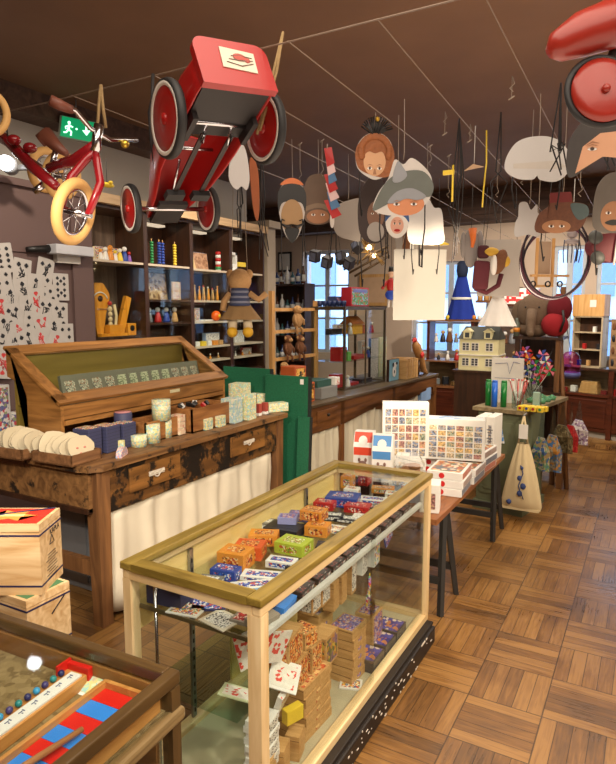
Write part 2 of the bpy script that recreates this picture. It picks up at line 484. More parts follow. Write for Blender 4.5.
for lx, ly in ((-.075, 0), (-.075, Y1 - .1), (X0 + .05, 0), (X0 + .05, Y1 - .1)):
    MB().hull([(lx, ly, .835), (lx + .085, ly, .835), (lx + .085, ly + .085, .835), (lx, ly + .085, .835),
               (lx + .008, ly + .008, 0), (lx + .079, ly + .008, 0), (lx + .079, ly + .077, 0), (lx + .008, ly + .077, 0)],
              [(0, 1, 2, 3), (7, 6, 5, 4), (0, 4, 5, 1), (1, 5, 6, 2), (2, 6, 7, 3), (3, 7, 4, 0)]).build('leg', OLDP, b)
MB().b2((X0 + .1, .02, .26), (-.07, .06, .34)).build('stretcher', OLDP, b)
MB().b2((X0 + .05, .1, .26), (X0 + .1, Y1 - .1, .34)).build('stretcher', OLDP, b)
curtain(b, -.03, .10, Y1 - .12, .03, .61, CUR, 8, .010)
# grey panel under the bench
o = thing('storage_cabinet', 'grey metal storage cabinet standing under the worn bench', 'cabinet', (-2.80, 2.35, 0))
GREY = plain('grey_metal', S(128, 130, 134), .5, .2)
MB().b2((-.25, 0, 0), (.25, .4, .56), bev=.005).build('body', GREY, o)
MB().b2((-.22, -.012, .05), (.0, 0, .52)).build('door', GREY, o)
MB().b2((.03, -.012, .05), (.22, 0, .52)).build('door', plain('light_grey_metal', S(150, 150, 152), .5), o)

# ---------------------------------------------------------------- slope-front oak display box
o = thing('display_box', 'golden oak slant-front display box with glazed lid on the worn bench', 'display case', (-2.70, 2.13, .87))
L = 1.42; zb, zf, xb = .545, .285, -.40
side = [(-.0, 0), (.0, zf), (xb, zb), (xb - .03, zb), (xb - .03, .40), (xb + .10, .36), (xb + .13, .30), (xb + .13, 0)]
for y, n in ((0, 'side'), (L - .02, 'side')):
    M = Matrix(((1, 0, 0, 0), (0, 0, 1, y), (0, 1, 0, 0), (0, 0, 0, 1)))
    MB().prism(side, 0, .02, M=M).build('side_panel', OAKX, o)
MB().b2((-.02, .02, .19), (.0, L - .02, zf - .02)).b2((-.03, .02, .16), (.012, L - .02, .185)).build('front_panel', OAK, o)
MB().b2((xb - .0, .02, .02), (xb + .02, L - .02, zb - .02)).build('back_panel', wood('olive_backing', S(120, 100, 40), S(140, 118, 52), 'y', 6), o)
MB().b2((xb + .02, .02, .235), (-.02, L - .02, .245)).build('display_floor', wood('olive_backing', S(120, 100, 40), S(140, 118, 52), 'y', 6), o)
MB().b2((xb + .13, .02, .005), (xb + .15, L - .02, .17)).build('lower_back', OAK, o)
sl = math.atan2(zb - zf, -xb); cx_, cz_ = xb / 2, (zb + zf) / 2; ln = math.hypot(xb, zb - zf)
def slm(y0, y1, a, b_, t=.02):   # piece on the sloped lid, a..b fraction from front
    p = MB(); ca, cb = ln * (a - .5), ln * (b_ - .5)
    p.box((cx_ - math.cos(sl) * (ca + cb) / 2, (y0 + y1) / 2, cz_ + math.sin(sl) * (ca + cb) / 2 + .004), (abs(cb - ca), y1 - y0, t), (0, sl, 0), bev=.003)
    return p
fr = slm(-.02, .05, 0, 1.02).build('lid_frame', OAKX, o); slm(L - .05, L + .02, 0, 1.02).build('lid_frame', OAKX, o)
slm(-.02, L + .02, -.04, .12).build('lid_frame', OAK, o); slm(-.02, L + .02, .90, 1.06).build('lid_frame', OAK, o)
slm(.05, L - .05, .12, .9, .004).build('lid_glass', GLS, o)
MB().b2((-.0, .84, .235), (.004, .93, .255)).build('label_plate', plain('ivory_tag', S(210, 200, 160), .5), o)
BOXO = o

# ---------------------------------------------------------------- glass display case in the foreground
o = thing('glass_display_case', 'long pale-framed glass display case with brown rim full of small game boxes', 'display case', (-1.17, 2.0825, 0))
hx, hy = .265, .7475; W = .045
PINEY = wood('pale_pine_long', S(205, 172, 120), S(232, 206, 160), 'y', 10)
PINEX = wood('pale_pine_cross', S(205, 172, 120), S(232, 206, 160), 'x', 10)
def rim(z0, z1, wd, mx, my, ox=0):
    return [MB().b2((hx + ox - wd, -hy - ox, z0), (hx + ox, hy + ox, z1), bev=.004), MB().b2((-hx - ox, -hy - ox, z0), (-hx - ox + wd, hy + ox, z1), bev=.004),
            MB().b2((-hx - ox + wd, -hy - ox, z0), (hx + ox - wd, -hy - ox + wd, z1)), MB().b2((-hx - ox + wd, hy + ox - wd, z0), (hx + ox - wd, hy + ox, z1))]
for q, p in enumerate(rim(.825, .85, .05, 0, 0, .006)): p.build('top_rim', BR if q < 2 else BRX, o)
for q, p in enumerate(rim(.795, .825, .03, 0, 0)): p.build('top_rail', PINEY if q < 2 else PINEX, o)
STEEL = plain('steel_strip', S(150, 150, 148), .35, .8)
for sx, sy, wx in ((1, -1, .045), (-1, -1, .032), (1, 1, .022), (-1, 1, .03)):
    p = MB().b2((sx * hx - sx * wx, sy * hy, .135), (sx * hx, sy * hy - sy * .04, .795)).build('corner_post', PINE, o)
for q, p in enumerate(rim(.10, .135, .04, 0, 0)): p.build('bottom_rail', PINEY if q < 2 else PINEX, o)
CHIP = plain('chipped_black_paint', S(34, 27, 22), .5, var=.3, scale=30)
mb = MB().b2((-hx - .02, -hy - .02, 0), (hx + .045, hy - .02, .085), bev=.008).b2((-hx - .01, -hy - .01, .085), (hx + .03, hy - .01, .10), bev=.004)
mb.build('plinth', CHIP, o)
rn = random.Random(3); mb = MB()
for k in range(60):
    y = rn.uniform(-hy, hy - .05); mb.box((hx + .0455, y, rn.choice([.083, .06, .01, .083, .04])), (.003, rn.uniform(.004, .02), rn.uniform(.002, .007)))
tag(mb.build('paint_chip', plain('chip_white', S(215, 205, 190), .6), o), kind='stuff')
MB().b2((-hx + .03, -hy + .02, .10), (hx - .03, hy - .02, .112)).build('case_floor', plain('dusty_lining', S(176, 168, 140), .7, var=.2, scale=9), o)
MB().b2((-hx + .04, -hy + .03, .835), (hx - .04, hy - .03, .841)).build('top_glass', GLS, o)
MB().b2((hx - .012, -hy + .04, .13), (hx - .007, .08, .80)).build('side_glass', GLS, o)
MB().b2((hx - .020, .06, .13), (hx - .015, hy - .03, .80)).build('side_glass', GLS, o)
MB().b2((-hx + .03, -hy + .008, .13), (hx - .04, -hy + .012, .80)).build('end_glass', GLS, o)
MB().b2((-hx + .03, hy - .012, .13), (hx - .03, hy - .008, .80)).build('end_glass', GLS, o)
# back lining boards (pale wood, visible from inside)
bl = wood('yellow_pine_lining', S(222, 190, 116), S(240, 214, 146), 'y', 8)
MB().b2((-hx + .005, -hy + .55, .14), (-hx + .015, hy - .03, .80)).b2((-hx + .005, -hy + .04, .60), (-hx + .015, -hy + .55, .80)).build('back_lining', bl, o)
MB().b2((-hx + .02, -hy + .04, .695), (hx - .03, hy - .04, .701)).build('top_shelf', GLS, o)
mb = MB().b2((hx - .05, -hy + .04, .692), (hx - .03, hy - .03, .706))
mb.build('shelf_edge', plain('white_metal_edge', S(205, 205, 200), .4), o)
MB().b2((-hx + .04, -hy + .03, .690), (hx - .045, -hy + .036, .703)).build('shelf_edge', plain('bronze_edge', S(110, 98, 70), .4, .5), o)
MB().b2((-hx + .03, -hy + .06, .395), (hx - .13, -hy + .50, .403)).build('middle_shelf', glass('greenish_shelf', (.80, .92, .86), 1.2), o)
MB().b2((-hx + .04, .0, .395), (hx - .03, hy - .03, .403)).build('middle_shelf', GLS, o)
for y in (-hy + .30, hy - .35):
    m_ = MB().b2((-hx + .02, y - .01, .14), (-hx + .03, y + .01, .79))
    for k in range(18): m_.b2((-hx + .03, y - .003, .16 + k * .034), (-hx + .032, y + .003, .175 + k * .034), m=1)
    m_.build('shelf_track', [STEEL, BLACK], o)
MB().cyl((-hx + .1, -hy + .04, .13), (-hx + .1, -hy + .04, .79), .006, m=0).build('chrome_rod', CHROME, o)
GC = o

# ---------------------------------------------------------------- near corner case (bottom left)
a0 = R(3)
o = thing('tabletop_vitrine', 'glass-topped wooden vitrine with striped wooden toy tray at the lower left', 'display case', (-.875, .971, 0), a0)
VX, VY = -.95, -.95
mb = MB().b2((-.028, VY, .820), (0, 0, .85), bev=.004); mb.build('top_frame', wood('vitrine_oak_y', S(62, 44, 24), S(92, 70, 40), 'y', 16, .3), o)
mb = MB().b2((VX, -.026, .820), (-.028, 0, .85), bev=.004); mb.build('top_frame', wood('vitrine_oak_x', S(62, 44, 24), S(92, 70, 40), 'x', 16, .3), o)
MB().b2((VX + .01, VY + .01, .838), (-.02, -.02, .843)).build('top_glass', GLS, o)
MB().b2((VX + .02, VY + .02, .755), (-.02, -.03, .765)).build('tray_floor', art('mottled_sand_lining', [S(138, 116, 76), S(124, 102, 64), S(146, 124, 84), S(112, 90, 54), S(132, 110, 72)], 60, .9), o)
MB().b2((VX, -.03, .70), (-.03, -.012, .815)).build('back_board', wood('inner_board', S(110, 72, 34), S(150, 104, 54), 'x', 12), o)
MB().b2((-.012, VY, .765), (-.006, -.02, .815)).build('side_glass', GLS, o)
MB().b2((-.03, -.03, 0), (-.001, -.001, .815)).build('corner_post', wood('vitrine_oak_z', S(62, 44, 24), S(92, 70, 40), 'z', 16, .35), o)
MB().b2((-.02, VY, .735), (.010, .006, .765), bev=.008).build('moulding', wood('vitrine_rail', S(100, 80, 50), S(140, 116, 78), 'y', 16, .3), o)
MB().b2((-.012, VY, .08), (-.006, -.04, .735)).build('lower_glass', GLS, o)
MB().b2((VX, -.03, .0), (-.05, -.02, .74)).build('lower_back', wood('inner_board', S(110, 72, 34), S(150, 104, 54), 'x', 12), o)
MB().b2((VX, VY, 0), (.0, -.0, .08)).build('plinth', DARKW, o)
MB().b2((VX + .02, VY, .36), (-.03, -.04, .37)).build('shelf', GLS, o)
VIT = o

# ---------------------------------------------------------------- second long counter with curtains
o = thing('shop_counter', 'dark oak shop counter with scalloped apron and grey curtains', 'counter', (-2.456, 4.30, 0), -R(2.9))
LC = 3.03
CO = wood('counter_oak', S(78, 46, 22), S(120, 76, 38), 'y', 12, .45)
MB().b2((-.75, -.03, .82), (.02, LC, .85), bev=.005).build('countertop', wood('counter_top_grey', S(66, 54, 40), S(104, 88, 66), 'y', 10, .35), o)
def ap(y0, y1, deep):
    pts = [(y0, .82), (y1, .82), (y1, deep), (y1 - .05, deep), (y1 - .09, .70), (y0 + .09, .70), (y0 + .05, deep), (y0, deep)]
    M = Matrix(((0, 0, 1, -.02), (1, 0, 0, 0), (0, 1, 0, 0), (0, 0, 0, 1)))
    return MB().prism(pts, 0, .02, M=M)
MB().b2((-.02, .07, .60), (.0, .62, .82)).build('drawer_panel', CO, o)
d = MB().b2((0, .18, .68), (.01, .52, .78), bev=.003).build('drawer', CO, o)
MB().ball((.02, .35, .73), .014).build('knob', BLACK, d)
ap(.62, 1.75, .60).build('apron', CO, o); ap(1.75, LC - .05, .60).build('apron', CO, o)
for y in (.0, .6, 1.72, LC - .09):
    MB().b2((-.08, y, 0), (0, y + .07, .82)).build('leg', wood('counter_oak_v', S(78, 46, 22), S(120, 76, 38), 'z', 12, .45), o)
MB().b2((-.74, .0, .0), (-.70, LC, .82)).build('back_board', CO, o)
MB().b2((-.74, .0, .60), (-.02, .02, .82)).build('end_panel', CO, o)
curtain(o, -.035, .08, .60, .03, .60, CUR2, 4, .014, seed=1); curtain(o, -.035, .67, 1.72, .03, .74, CUR2, 7, .014, seed=2); curtain(o, -.035, 1.80, 2.45, .03, .74, CUR2, 5, .014, seed=4)
CTR2 = o

# glazed cabinet on the counter
ang = -R(2.9)
o = thing('glazed_cabinet', 'tall metal-framed glass cabinet of red and yellow toys on the oak counter', 'display case', (-2.60, 5.32, .85), ang)
FRM = plain('aged_brass_frame', S(92, 80, 60), .4, .5)
mb = MB(); D_, L_, Hh = -.36, .90, .80
for x in (D_, 0):
    for y in (0, L_): mb.box((x, y, Hh / 2), (.022, .022, Hh))
for z in (.01, Hh - .01):
    for x in (D_, 0): mb.box((x, L_ / 2, z), (.02, L_, .02))
    for y in (0, L_): mb.box((D_ / 2, y, z), (-D_, .02, .02))
mb.box((0, L_ * .5, Hh / 2), (.012, .016, Hh)); mb.build('frame', FRM, o)
MB().b2((D_ - .015, -.015, Hh), (.015, L_ + .015, Hh + .015)).build('cabinet_top', FRM, o)
MB().b2((D_, 0, .0), (0, L_, .012)).build('cabinet_floor', DARKW, o)
for z in (.27, .53): MB().b2((D_ + .01, .01, z), (-.01, L_ - .01, z + .006)).build('glass_shelf', GLS, o)
MB().b2((-.002, .01, .02), (.002, L_ - .01, Hh - .02)).build('door_glass', GLS, o); MB().b2((D_, -.002, .02), (0, .002, Hh - .02)).build('side_glass', GLS, o)
CAB2 = o

# ---------------------------------------------------------------- trestle table
o = thing('trestle_table', 'low trestle table with brown top and black trestles holding puzzle boxes', 'table', (-1.19, 3.68, 0))
MB().b2((-.32, -.80, .572), (.30, .80, .60)).build('tabletop', wood('trestle_top', S(112, 66, 34), S(158, 100, 56), 'y', 12, .5), o)
TB = plain('worn_black_trestle', S(46, 44, 42), .6, var=.25)
for yc in (-.46, .76):
    for sx in (-1, 1):
        for sy in (-1, 1):
            MB().cyl((sx * .24, yc + sy * .02, .56), (sx * .275, yc + sy * .15, .0), .021, .019, n=4, smooth=False).build('leg', TB, o)
    MB().b2((-.27, yc - .02, .535), (.27, yc + .02, .572)).build('trestle_bar', TB, o)
    for sy in (-1, 1): MB().b2((-.26, yc + sy * .11 - .008, .16), (.26, yc + sy * .11 + .008, .20)).build('stretcher', TB, o)
TT = o

# ---------------------------------------------------------------- green painted cabinet with board top
GP = plain('flaking_green_paint', S(104, 110, 84), .65, var=.3, scale=7)
o = thing('green_cabinet', 'flaking grey-green cabinet with a weathered board top beyond the trestle table', 'cabinet', (-.83, 4.91, 0), -R(10))
MB().b2((-.40, .03, .06), (-.02, .50, .82)).build('body', GP, o)
MB().b2((-.44, -.0, .82), (.0, 1.06, .85)).build('board_top', wood('weathered_board', S(112, 98, 72), S(152, 136, 104), 'y', 12, .6), o)
MB().b2((-.37, .02, .14), (-.05, .03, .78)).b2((-.33, .012, .18), (-.09, .022, .74)).build('door', GP, o)
MB().b2((-.42, .01, 0), (.0, .52, .07)).build('plinth', GP, o)
for x in (-.38, -.05): MB().b2((x, .98, 0), (x + .05, 1.03, .82)).build('leg', OLDP, o)
MB().b2((-.40, .55, .35), (-.02, 1.0, .37)).build('lower_shelf', OLDP, o)
GRC = o

# ---------------------------------------------------------------- back counters
o = thing('back_counter', 'mahogany counter with glazed top display along the back windows', 'counter', (-2.9, 8.35, 0))
MB().b2((0, 0, .08), (1.62, .5, .54)).build('base', REDW, o)
MB().b2((-.01, .03, 0), (1.63, .5, .08)).build('plinth', DARKW, o)
for k in range(3): MB().b2((.06 + k * .52, -.012, .14), (.50 + k * .52, 0, .49), bev=.004).build('panel', REDW, o)
MB().b2((-.01, -.02, .54), (1.63, .5, .57)).build('ledge', wood('ledge_wood', S(96, 58, 32), S(140, 92, 54), 'x'), o)
mb = MB().b2((-.01, -.01, .90), (1.63, .5, .92))
for k in range(4): mb.box((.01 + k * .533, .0, .735), (.025, .025, .33))
mb.build('glazing_frame', wood('ledge_wood', S(96, 58, 32), S(140, 92, 54), 'x'), o)
MB().b2((0, -.002, .57), (1.62, .002, .90)).build('front_glass', GLS, o)
MB().b2((0, .47, .57), (1.62, .49, .90)).build('back_panel', wood('backing_tan', S(120, 92, 62), S(160, 128, 90), 'x'), o)
BC = o
RAD = -R(18.5)
o = thing('back_counter', 'mahogany counter with glazed top display standing at an angle right of the shelf tower', 'counter', (-1.12, 8.66, 0), RAD)
MB().b2((0, 0, .08), (1.4, .30, .53)).build('base', REDW, o)
MB().b2((-.01, .03, 0), (1.41, .30, .08)).build('plinth', plain('pale_plinth', S(150, 140, 128), .6), o)
for k in range(2):
    MB().b2((.20 + k * .62, -.012, .13), (.68 + k * .62, 0, .49), bev=.006).build('panel', REDW, o)
    MB().b2((.08 + k * .62, -.02, 0), (.14 + k * .62, 0, .88)).build('stile', REDW, o)
MB().b2((-.01, -.02, .53), (1.41, .30, .56)).build('ledge', REDW, o)
MB().b2((-.01, -.02, .86), (1.41, .32, .89)).build('countertop', DARKW, o)
MB().b2((0, -.002, .56), (1.4, .002, .86)).build('front_glass', GLS, o)
MB().b2((0, .28, .56), (1.4, .30, .86)).build('back_panel', wood('backing_tan', S(120, 92, 62), S(160, 128, 90), 'x'), o)
BCR = o

# ---------------------------------------------------------------- wall shelving bays (left)
bays = [(3.60, 4.24), (4.24, 4.88), (4.88, 5.54), (5.54, 6.20)]
SH = [(2.06, 1.40), (2.06, 1.73, 1.51), (2.05, 1.73, 1.51, 1.25, 1.10), (2.05, 1.73, 1.51, 1.25, 1.10)]
names = ['tall dark display bay holding an orange wooden toy, next to the plum panel', 'tall dark display bay holding bead columns, second from the plum panel',
         'tall dark display bay with lit shelves of skittles, left of hanging doll', 'tall dark display bay beside the stone pilaster, behind the hanging doll']
GRY = wood('greyed_shelf_wood', S(86, 70, 58), S(122, 102, 86), 'z', 14, .6)
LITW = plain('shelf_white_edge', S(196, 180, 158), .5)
BAY = []
for i, ((y0, y1), sh) in enumerate(zip(bays, SH)):
    o = thing('wall_display_bay', names[i], 'shelving', (-4.1, y0, 0)); l = y1 - y0
    MB().b2((-.38, 0, 0), (-.36, l, 2.52)).build('back_panel', GRY if i in (0,) else DARKW, o)
    MB().b2((-.36, 0, 0), (0, .025, 2.52)).build('side_panel', DARKW, o); MB().b2((-.36, l - .025, 0), (0, l, 2.52)).build('side_panel', DARKW, o)
    MB().b2((-.36, .025, 0), (-.01, l - .025, .95)).build('base_cupboard', DARKW, o)
    MB().b2((-.36, .025, 2.49), (0, l - .025, 2.52)).build('bay_top', DARKW, o)
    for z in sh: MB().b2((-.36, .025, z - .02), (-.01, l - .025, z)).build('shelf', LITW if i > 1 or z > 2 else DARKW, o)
    g = MB().b2((-.006, .025, .97), (-.002, l - .025, sh[0] - .03)).build('glass_door', GLS, o)
    if i == 0:
        MB().b2((-.33, .03, 2.08), (-.30, .07, 2.46)).build('strip_light', emis('warm_strip_lamp', (1, .72, .36), 9), o)
    else:
        MB().b2((-.34, .1, 2.455), (-.25, l - .1, 2.475)).build('strip_light', emis('shelf_lamp', (1, .84, .62), 4 if i > 1 else .6), o)
    BAY.append(o)
# ---------------------------------------------------------------- boxes and printed things
A_FOX = art('print_orange', [S(214, 120, 40), S(180, 60, 30), S(235, 200, 140), S(90, 50, 30), S(225, 150, 70)], 168)
A_BLU = art('print_blue', [S(40, 70, 160), S(60, 110, 200), S(225, 225, 225), S(30, 50, 110), S(200, 80, 60)], 168)
A_RED = art('print_red', [S(180, 30, 30), S(220, 60, 50), S(240, 220, 200), S(150, 20, 25), S(60, 50, 90)], 168)
A_GRN = art('print_green', [S(170, 190, 50), S(200, 210, 90), S(240, 235, 210), S(110, 130, 40), S(190, 90, 50)], 168)
A_MIX = art('print_mixed', [S(205, 60, 50), S(240, 225, 190), S(60, 90, 150), S(90, 140, 90), S(230, 170, 60), S(235, 230, 225)], 196)
A_PST = art('print_pastel', [S(196, 214, 170), S(222, 214, 150), S(160, 205, 205), S(235, 225, 190), S(205, 190, 160)], 112)
A_BW = art('print_black_white', [S(230, 228, 220), S(235, 232, 225), S(60, 60, 65), S(225, 222, 215), S(170, 170, 170)], 224)
A_LIL = art('print_lilac', [S(110, 100, 170), S(130, 120, 190), S(215, 190, 180), S(80, 70, 140), S(200, 120, 80)], 140)
A_RNB = art('print_rainbow', [S(220, 70, 70), S(240, 200, 70), S(90, 190, 110), S(80, 150, 220), S(170, 110, 200), S(240, 240, 240)], 112)
A_WIN = art('print_thumbnails', [S(70, 90, 130), S(200, 120, 60), S(220, 200, 160), S(150, 60, 60), S(90, 120, 90), S(180, 170, 160)], 308)
BOXW = wood('box_wood', S(176, 132, 78), S(205, 164, 108), 'x', 30, .55)
C_ORG = plain('box_orange', S(218, 140, 48), .4); C_BLU = plain('box_blue', S(38, 66, 150), .4); C_RED = plain('box_red', S(176, 34, 34), .4)
C_GRN = plain('box_lime', S(176, 190, 60), .4); C_BLK = plain('box_black', S(36, 36, 44), .4); C_WHT = plain('box_white', S(226, 224, 218), .4)
C_NAV = plain('box_navy', S(52, 54, 86), .5); C_YEL = plain('box_yellow', S(226, 196, 60), .4); C_DKG = plain('box_gold', S(150, 110, 30), .4)


def gbox(name, label, cat, loc, sz, rotz, body, ar, faces='txy', group=None, m=.12, part=None):
    """game box standing at loc (base centre)"""
    mb = MB().box((0, 0, sz[2] / 2), sz, None, 0, min(sz) * .04)
    x, y, z = sz; e = .0006; k = min(x, y) * m; q = min(z * .12, k)
    if 't' in faces: mb.box((0, 0, z), (x - 2 * k, y - 2 * k, 2 * e), m=1)
    if m > .2: q = z * .22
    if 'x' in faces: mb.box((x / 2, 0, z / 2), (2 * e, y - 2 * k, z - 2 * q), m=1)
    if 'y' in faces: mb.box((0, -y / 2, z / 2), (x - 2 * k, 2 * e, z - 2 * q), m=1)
    o = mb.build(name, [body, ar]); o.location = loc; o.rotation_euler = rotz if hasattr(rotz, '__len__') else (0, 0, rotz)
    return tag(o, label, cat, group)


# -------- on the top glass shelf of the foreground case
zs = .702
P = lambda px, py, z=zs: at(px, py, 'z', z)
gt = 'small game boxes on the top shelf of the glass case'
T = [((226, 578), (.075, .045, .03), 10, C_BLU, A_BLU, 'small blue game box in front of the orange boxes under the case rim'),
     ((236, 566), (.085, .07, .05), 8, C_ORG, A_FOX, 'orange game box with animal picture just behind the small blue box'),
     ((250, 556), (.085, .07, .04), 20, plain('box_vermilion', S(214, 90, 40), .4), A_FOX, 'orange-red game box between the two yellow-orange boxes'),
     ((264, 543), (.09, .06, .035), 25, C_ORG, A_FOX, 'yellow-orange game box farthest from the near rim, beside the lime box'),
     ((294, 551), (.095, .075, .035), 2, C_GRN, A_GRN, 'lime green game box near the middle of the case'),
     ((282, 566), (.085, .045, .02), 12, C_WHT, A_BLU, 'flat white and blue card box just in front of the lime box'),
     ((262, 578), (.11, .05, .012), 18, C_WHT, A_BLU, 'thin white and light-blue booklet beside the small blue box'),
     ((272, 592), (.09, .04, .010), 35, plain('box_skyblue', S(120, 170, 215), .4), A_BLU, 'thin sky-blue booklet lying nearest the mitred rim corner'),
     ((285, 533), (.12, .08, .025), 5, C_BLK, C_BLK, 'flat black box behind the lime game box'),
     ((318, 534), (.075, .06, .035), 12, C_ORG, A_FOX, 'lower orange game box with white label in the orange pair'),
     ((344, 540), (.05, .09, .02), 0, C_BLK, C_BLK, 'black flat box beside the front rim at mid case'),
     ((310, 517), (.07, .05, .02), 15, C_DKG, A_GRN, 'dark gold flat box behind the orange pair'),
     ((343, 504), (.12, .09, .035), 14, C_BLU, A_BLU, 'large blue, white and red game box near the far end'),
     ((358, 511), (.09, .06, .025), 10, C_RED, A_RED, 'red game box in front of the large blue and white box'),
     ((373, 502), (.10, .05, .015), 15, C_WHT, A_BLU, 'flat white and blue box right of the red game box'),
     ((350, 521), (.10, .05, .012), 10, C_BLK, A_BW, 'black and white flat box in front of the red one'),
     ((336, 531), (.09, .05, .012), 8, C_WHT, A_MIX, 'white printed card pack right of the orange pair'),
     ((383, 492), (.09, .05, .02), 20, C_ORG, A_MIX, 'tan game box near the far right corner under the rim'),
     ((348, 487), (.05, .05, .05), 10, C_ORG, A_MIX, 'upright orange-edged card box in the far left corner of the case'),
     ((365, 484), (.04, .06, .05), 5, C_RED, A_RED, 'upright red card box in the far corner beside the orange-edged one')]
for (px, py), sz, rz, bd, ar, lb in T:
    gbox('game_box', lb, 'game box', P(px, py), [q * 1.3 for q in sz], R(rz), bd, ar, 'txy', gt, .24)
gbox('game_box', 'upper orange game box resting on top of the orange pair', 'game box', P(314, 529) + Vector((0, 0, .047)), (.10, .08, .042), R(4), C_ORG, A_FOX, 'txy', gt)
gbox('game_box', 'lilac see-through pack lying on the flat black box', 'game box', P(288, 530) + Vector((0, 0, .034)), (.08, .06, .03), R(20), plain('box_pale_lilac', S(150, 150, 200), .3), A_LIL, 't', gt)
# clear bags at the far end
CLR = glass('clear_bag', (.82, .86, .92), 1.6, .10)
for i, (px, py) in enumerate(((384, 483), (398, 486))):
    o = thing('bagged_toy', ['clear bag with grey and tan pieces at the far end of the case', 'clear bag with blue-grey pieces in the far right corner of the case'][i], 'toy bag', P(px, py), R(20), 'clear toy bags in the glass case')
    MB().ball((0, 0, .03), (.035, .03, .032), n=8).build('bag', CLR, o)
    mb = MB(); rn = random.Random(i)
    for k in range(9): mb.box((rn.uniform(-.02, .02), rn.uniform(-.018, .018), rn.uniform(.01, .05)), (.018, .01, .008), (rn.random() * 3, rn.random() * 3, 0), m=k % 2)
    mb.build('contents', [plain('bag_blue', S(90, 120, 170), .5), plain('bag_tan', S(180, 150, 120), .5)], o)
# end of the case, seen through the end glass
gbox('boxed_game', 'navy boxed game with white lettering at the near left corner of the glass case', 'game box', (-1.325, 1.45, zs), (.13, .12, .062), R(8), C_NAV, A_BW, '', None)
T = [((-1.235, 1.41), (.11, .08, .004), 10, C_WHT, A_MIX, 'white red and blue card packet flat behind the end glass, right of the navy box'),
     ((-1.20, 1.47), (.12, .09, .004), 30, plain('box_navy2', S(40, 50, 100), .4), A_BLU, 'dark blue and yellow booklet flat behind the white card packet'),
     ((-1.10, 1.41), (.11, .09, .004), -10, plain('box_bone', S(206, 196, 176), .5), A_BW, 'bone-coloured paper packet flat on the shelf near the corner post'),
     ((-1.03, 1.45), (.09, .07, .012), 5, plain('box_taupe', S(150, 140, 126), .5), A_RED, 'taupe and red card packet flat on the shelf against the corner post')]
for (x, y), sz, rz, bd, ar, lb in T: gbox('card_packet', lb, 'card packet', (x, y, zs), sz, R(rz), bd, ar, 't', 'flat packets behind the end glass')
# dark goods along the front edge of the top shelf
POU = plain('black_pouch', S(40, 36, 38), .5, var=.3, scale=40); A_DK = art('print_dark', [S(40, 36, 38), S(60, 55, 60), S(30, 30, 34), S(190, 185, 180), S(150, 60, 60)], 140)
kinds = ['narrow tan packet', 'bright blue packet', 'black pouch with silver clip', 'charcoal pouch', 'brown pouch', 'black pouch with red dots', 'black card wallet', 'dark pouch with white tag', 'grey and white packet', 'black and white packet', 'black pouch']
for k in range(11):
    y = 1.46 + k * .118
    bd = [plain('box_taupe', S(150, 140, 126), .5), plain('box_sky', S(40, 130, 220), .4)][k] if k < 2 else POU
    where = ['just right of the near corner post', 'second from the near corner post', 'third from the near corner post', 'fourth from the near corner post', 'fifth from the near corner post, at mid case', 'sixth along the front edge', 'seventh along the front edge',
             'eighth along the front edge', 'ninth along the front edge', 'second from the far corner post', 'nearest the far corner post'][k]
    gbox('pouch', kinds[k] + ' on the top shelf, ' + where, 'pouch', (-.985, y, zs + .002), (.055, .10, .022), (0, R(8), R((k * 37) % 20 - 10)), bd, A_DK if k > 1 else bd, 'tx', 'packets along the front edge of the top shelf')

# -------- wooden game boxes on the lower levels
def wbox(lb, loc, sz, rz=0, ar=A_FOX, faces='xy', group='wooden game boxes in the glass case', tilt=0):
    mb = MB().box((0, 0, sz[2] / 2), sz, None, 0)
    n = 3
    mb.box((-.001, 0, sz[2] * .82), (sz[0] + .001, sz[1] + .0015, .002), m=2)
    o = mb.build('wooden_game_box', [BOXW, ar, plain('groove_dark', S(110, 74, 36), .6)])
    pr = MB()
    if not faces: pr.box((sz[0] / 2 + .0006, 0, sz[2] * .45), (.001, .03, .012))
    if 'x' in faces: pr.box((sz[0] / 2 + .0008, 0, sz[2] / 2), (.0012, sz[1] * .82, sz[2] * .82))
    if 't' in faces: pr.box((0, 0, sz[2] + .0006), (sz[0] * .86, sz[1] * .86, .0012))
    if 'y' in faces: pr.box((0, -sz[1] / 2 - .0008, sz[2] / 2), (sz[0] * .8, .0012, sz[2] * .8))
    pr.build('printed_label', ar, o)
    o.location = loc; o.rotation_euler = (tilt, 0, R(rz))
    return tag(o, lb, 'game box', group)


xw = -1.045; zf_ = .113
# stack by the near post: flat boxes on the bottom
def stack(n, y, z0, lab, ar, x=xw, sz=(.10, .13, .036), rz=0):
    for k in range(n):
        pos = ['lowest', 'second up', 'third up', 'fourth up', 'fifth up', 'sixth up', 'seventh up'][k] if k < n - 1 else 'topmost'
        wbox('flat wooden box, ' + pos + ' of stack ' + lab, (x, y, z0 + k * (sz[2] + .001)), sz, rz + (k * 31) % 7 - 3, ar, 't' if k == n - 1 else '')
    return z0 + n * (sz[2] + .001)
z1 = stack(6, 1.83, zf_, 'by the pale post, under orange pictures', art('print_fox_face', [S(205, 165, 110), S(200, 90, 50), S(205, 165, 110), S(230, 190, 130), S(160, 60, 40)], 90), sz=(.11, .20, .034))
wbox('upright wooden box with orange fox picture on the left of the middle stack', (-1.05, 1.76, z1), (.07, .085, .10), 4, A_FOX)
wbox('upright wooden box with orange picture behind the fox box', (-1.05, 1.865, z1), (.07, .085, .10), 2, A_FOX)
wbox('upright wooden box with green picture at the right of the middle stack', (-1.05, 1.985, z1 - .04), (.07, .11, .12), 2, art('print_jungle', [S(90, 110, 60), S(180, 120, 50), S(120, 90, 130), S(200, 170, 60), S(80, 80, 60)], 80))
wbox('large plain wooden box with orange fox picture under the top shelf near the post', (-1.06, 1.71, z1 + .102), (.09, .12, .115), 6, A_FOX)
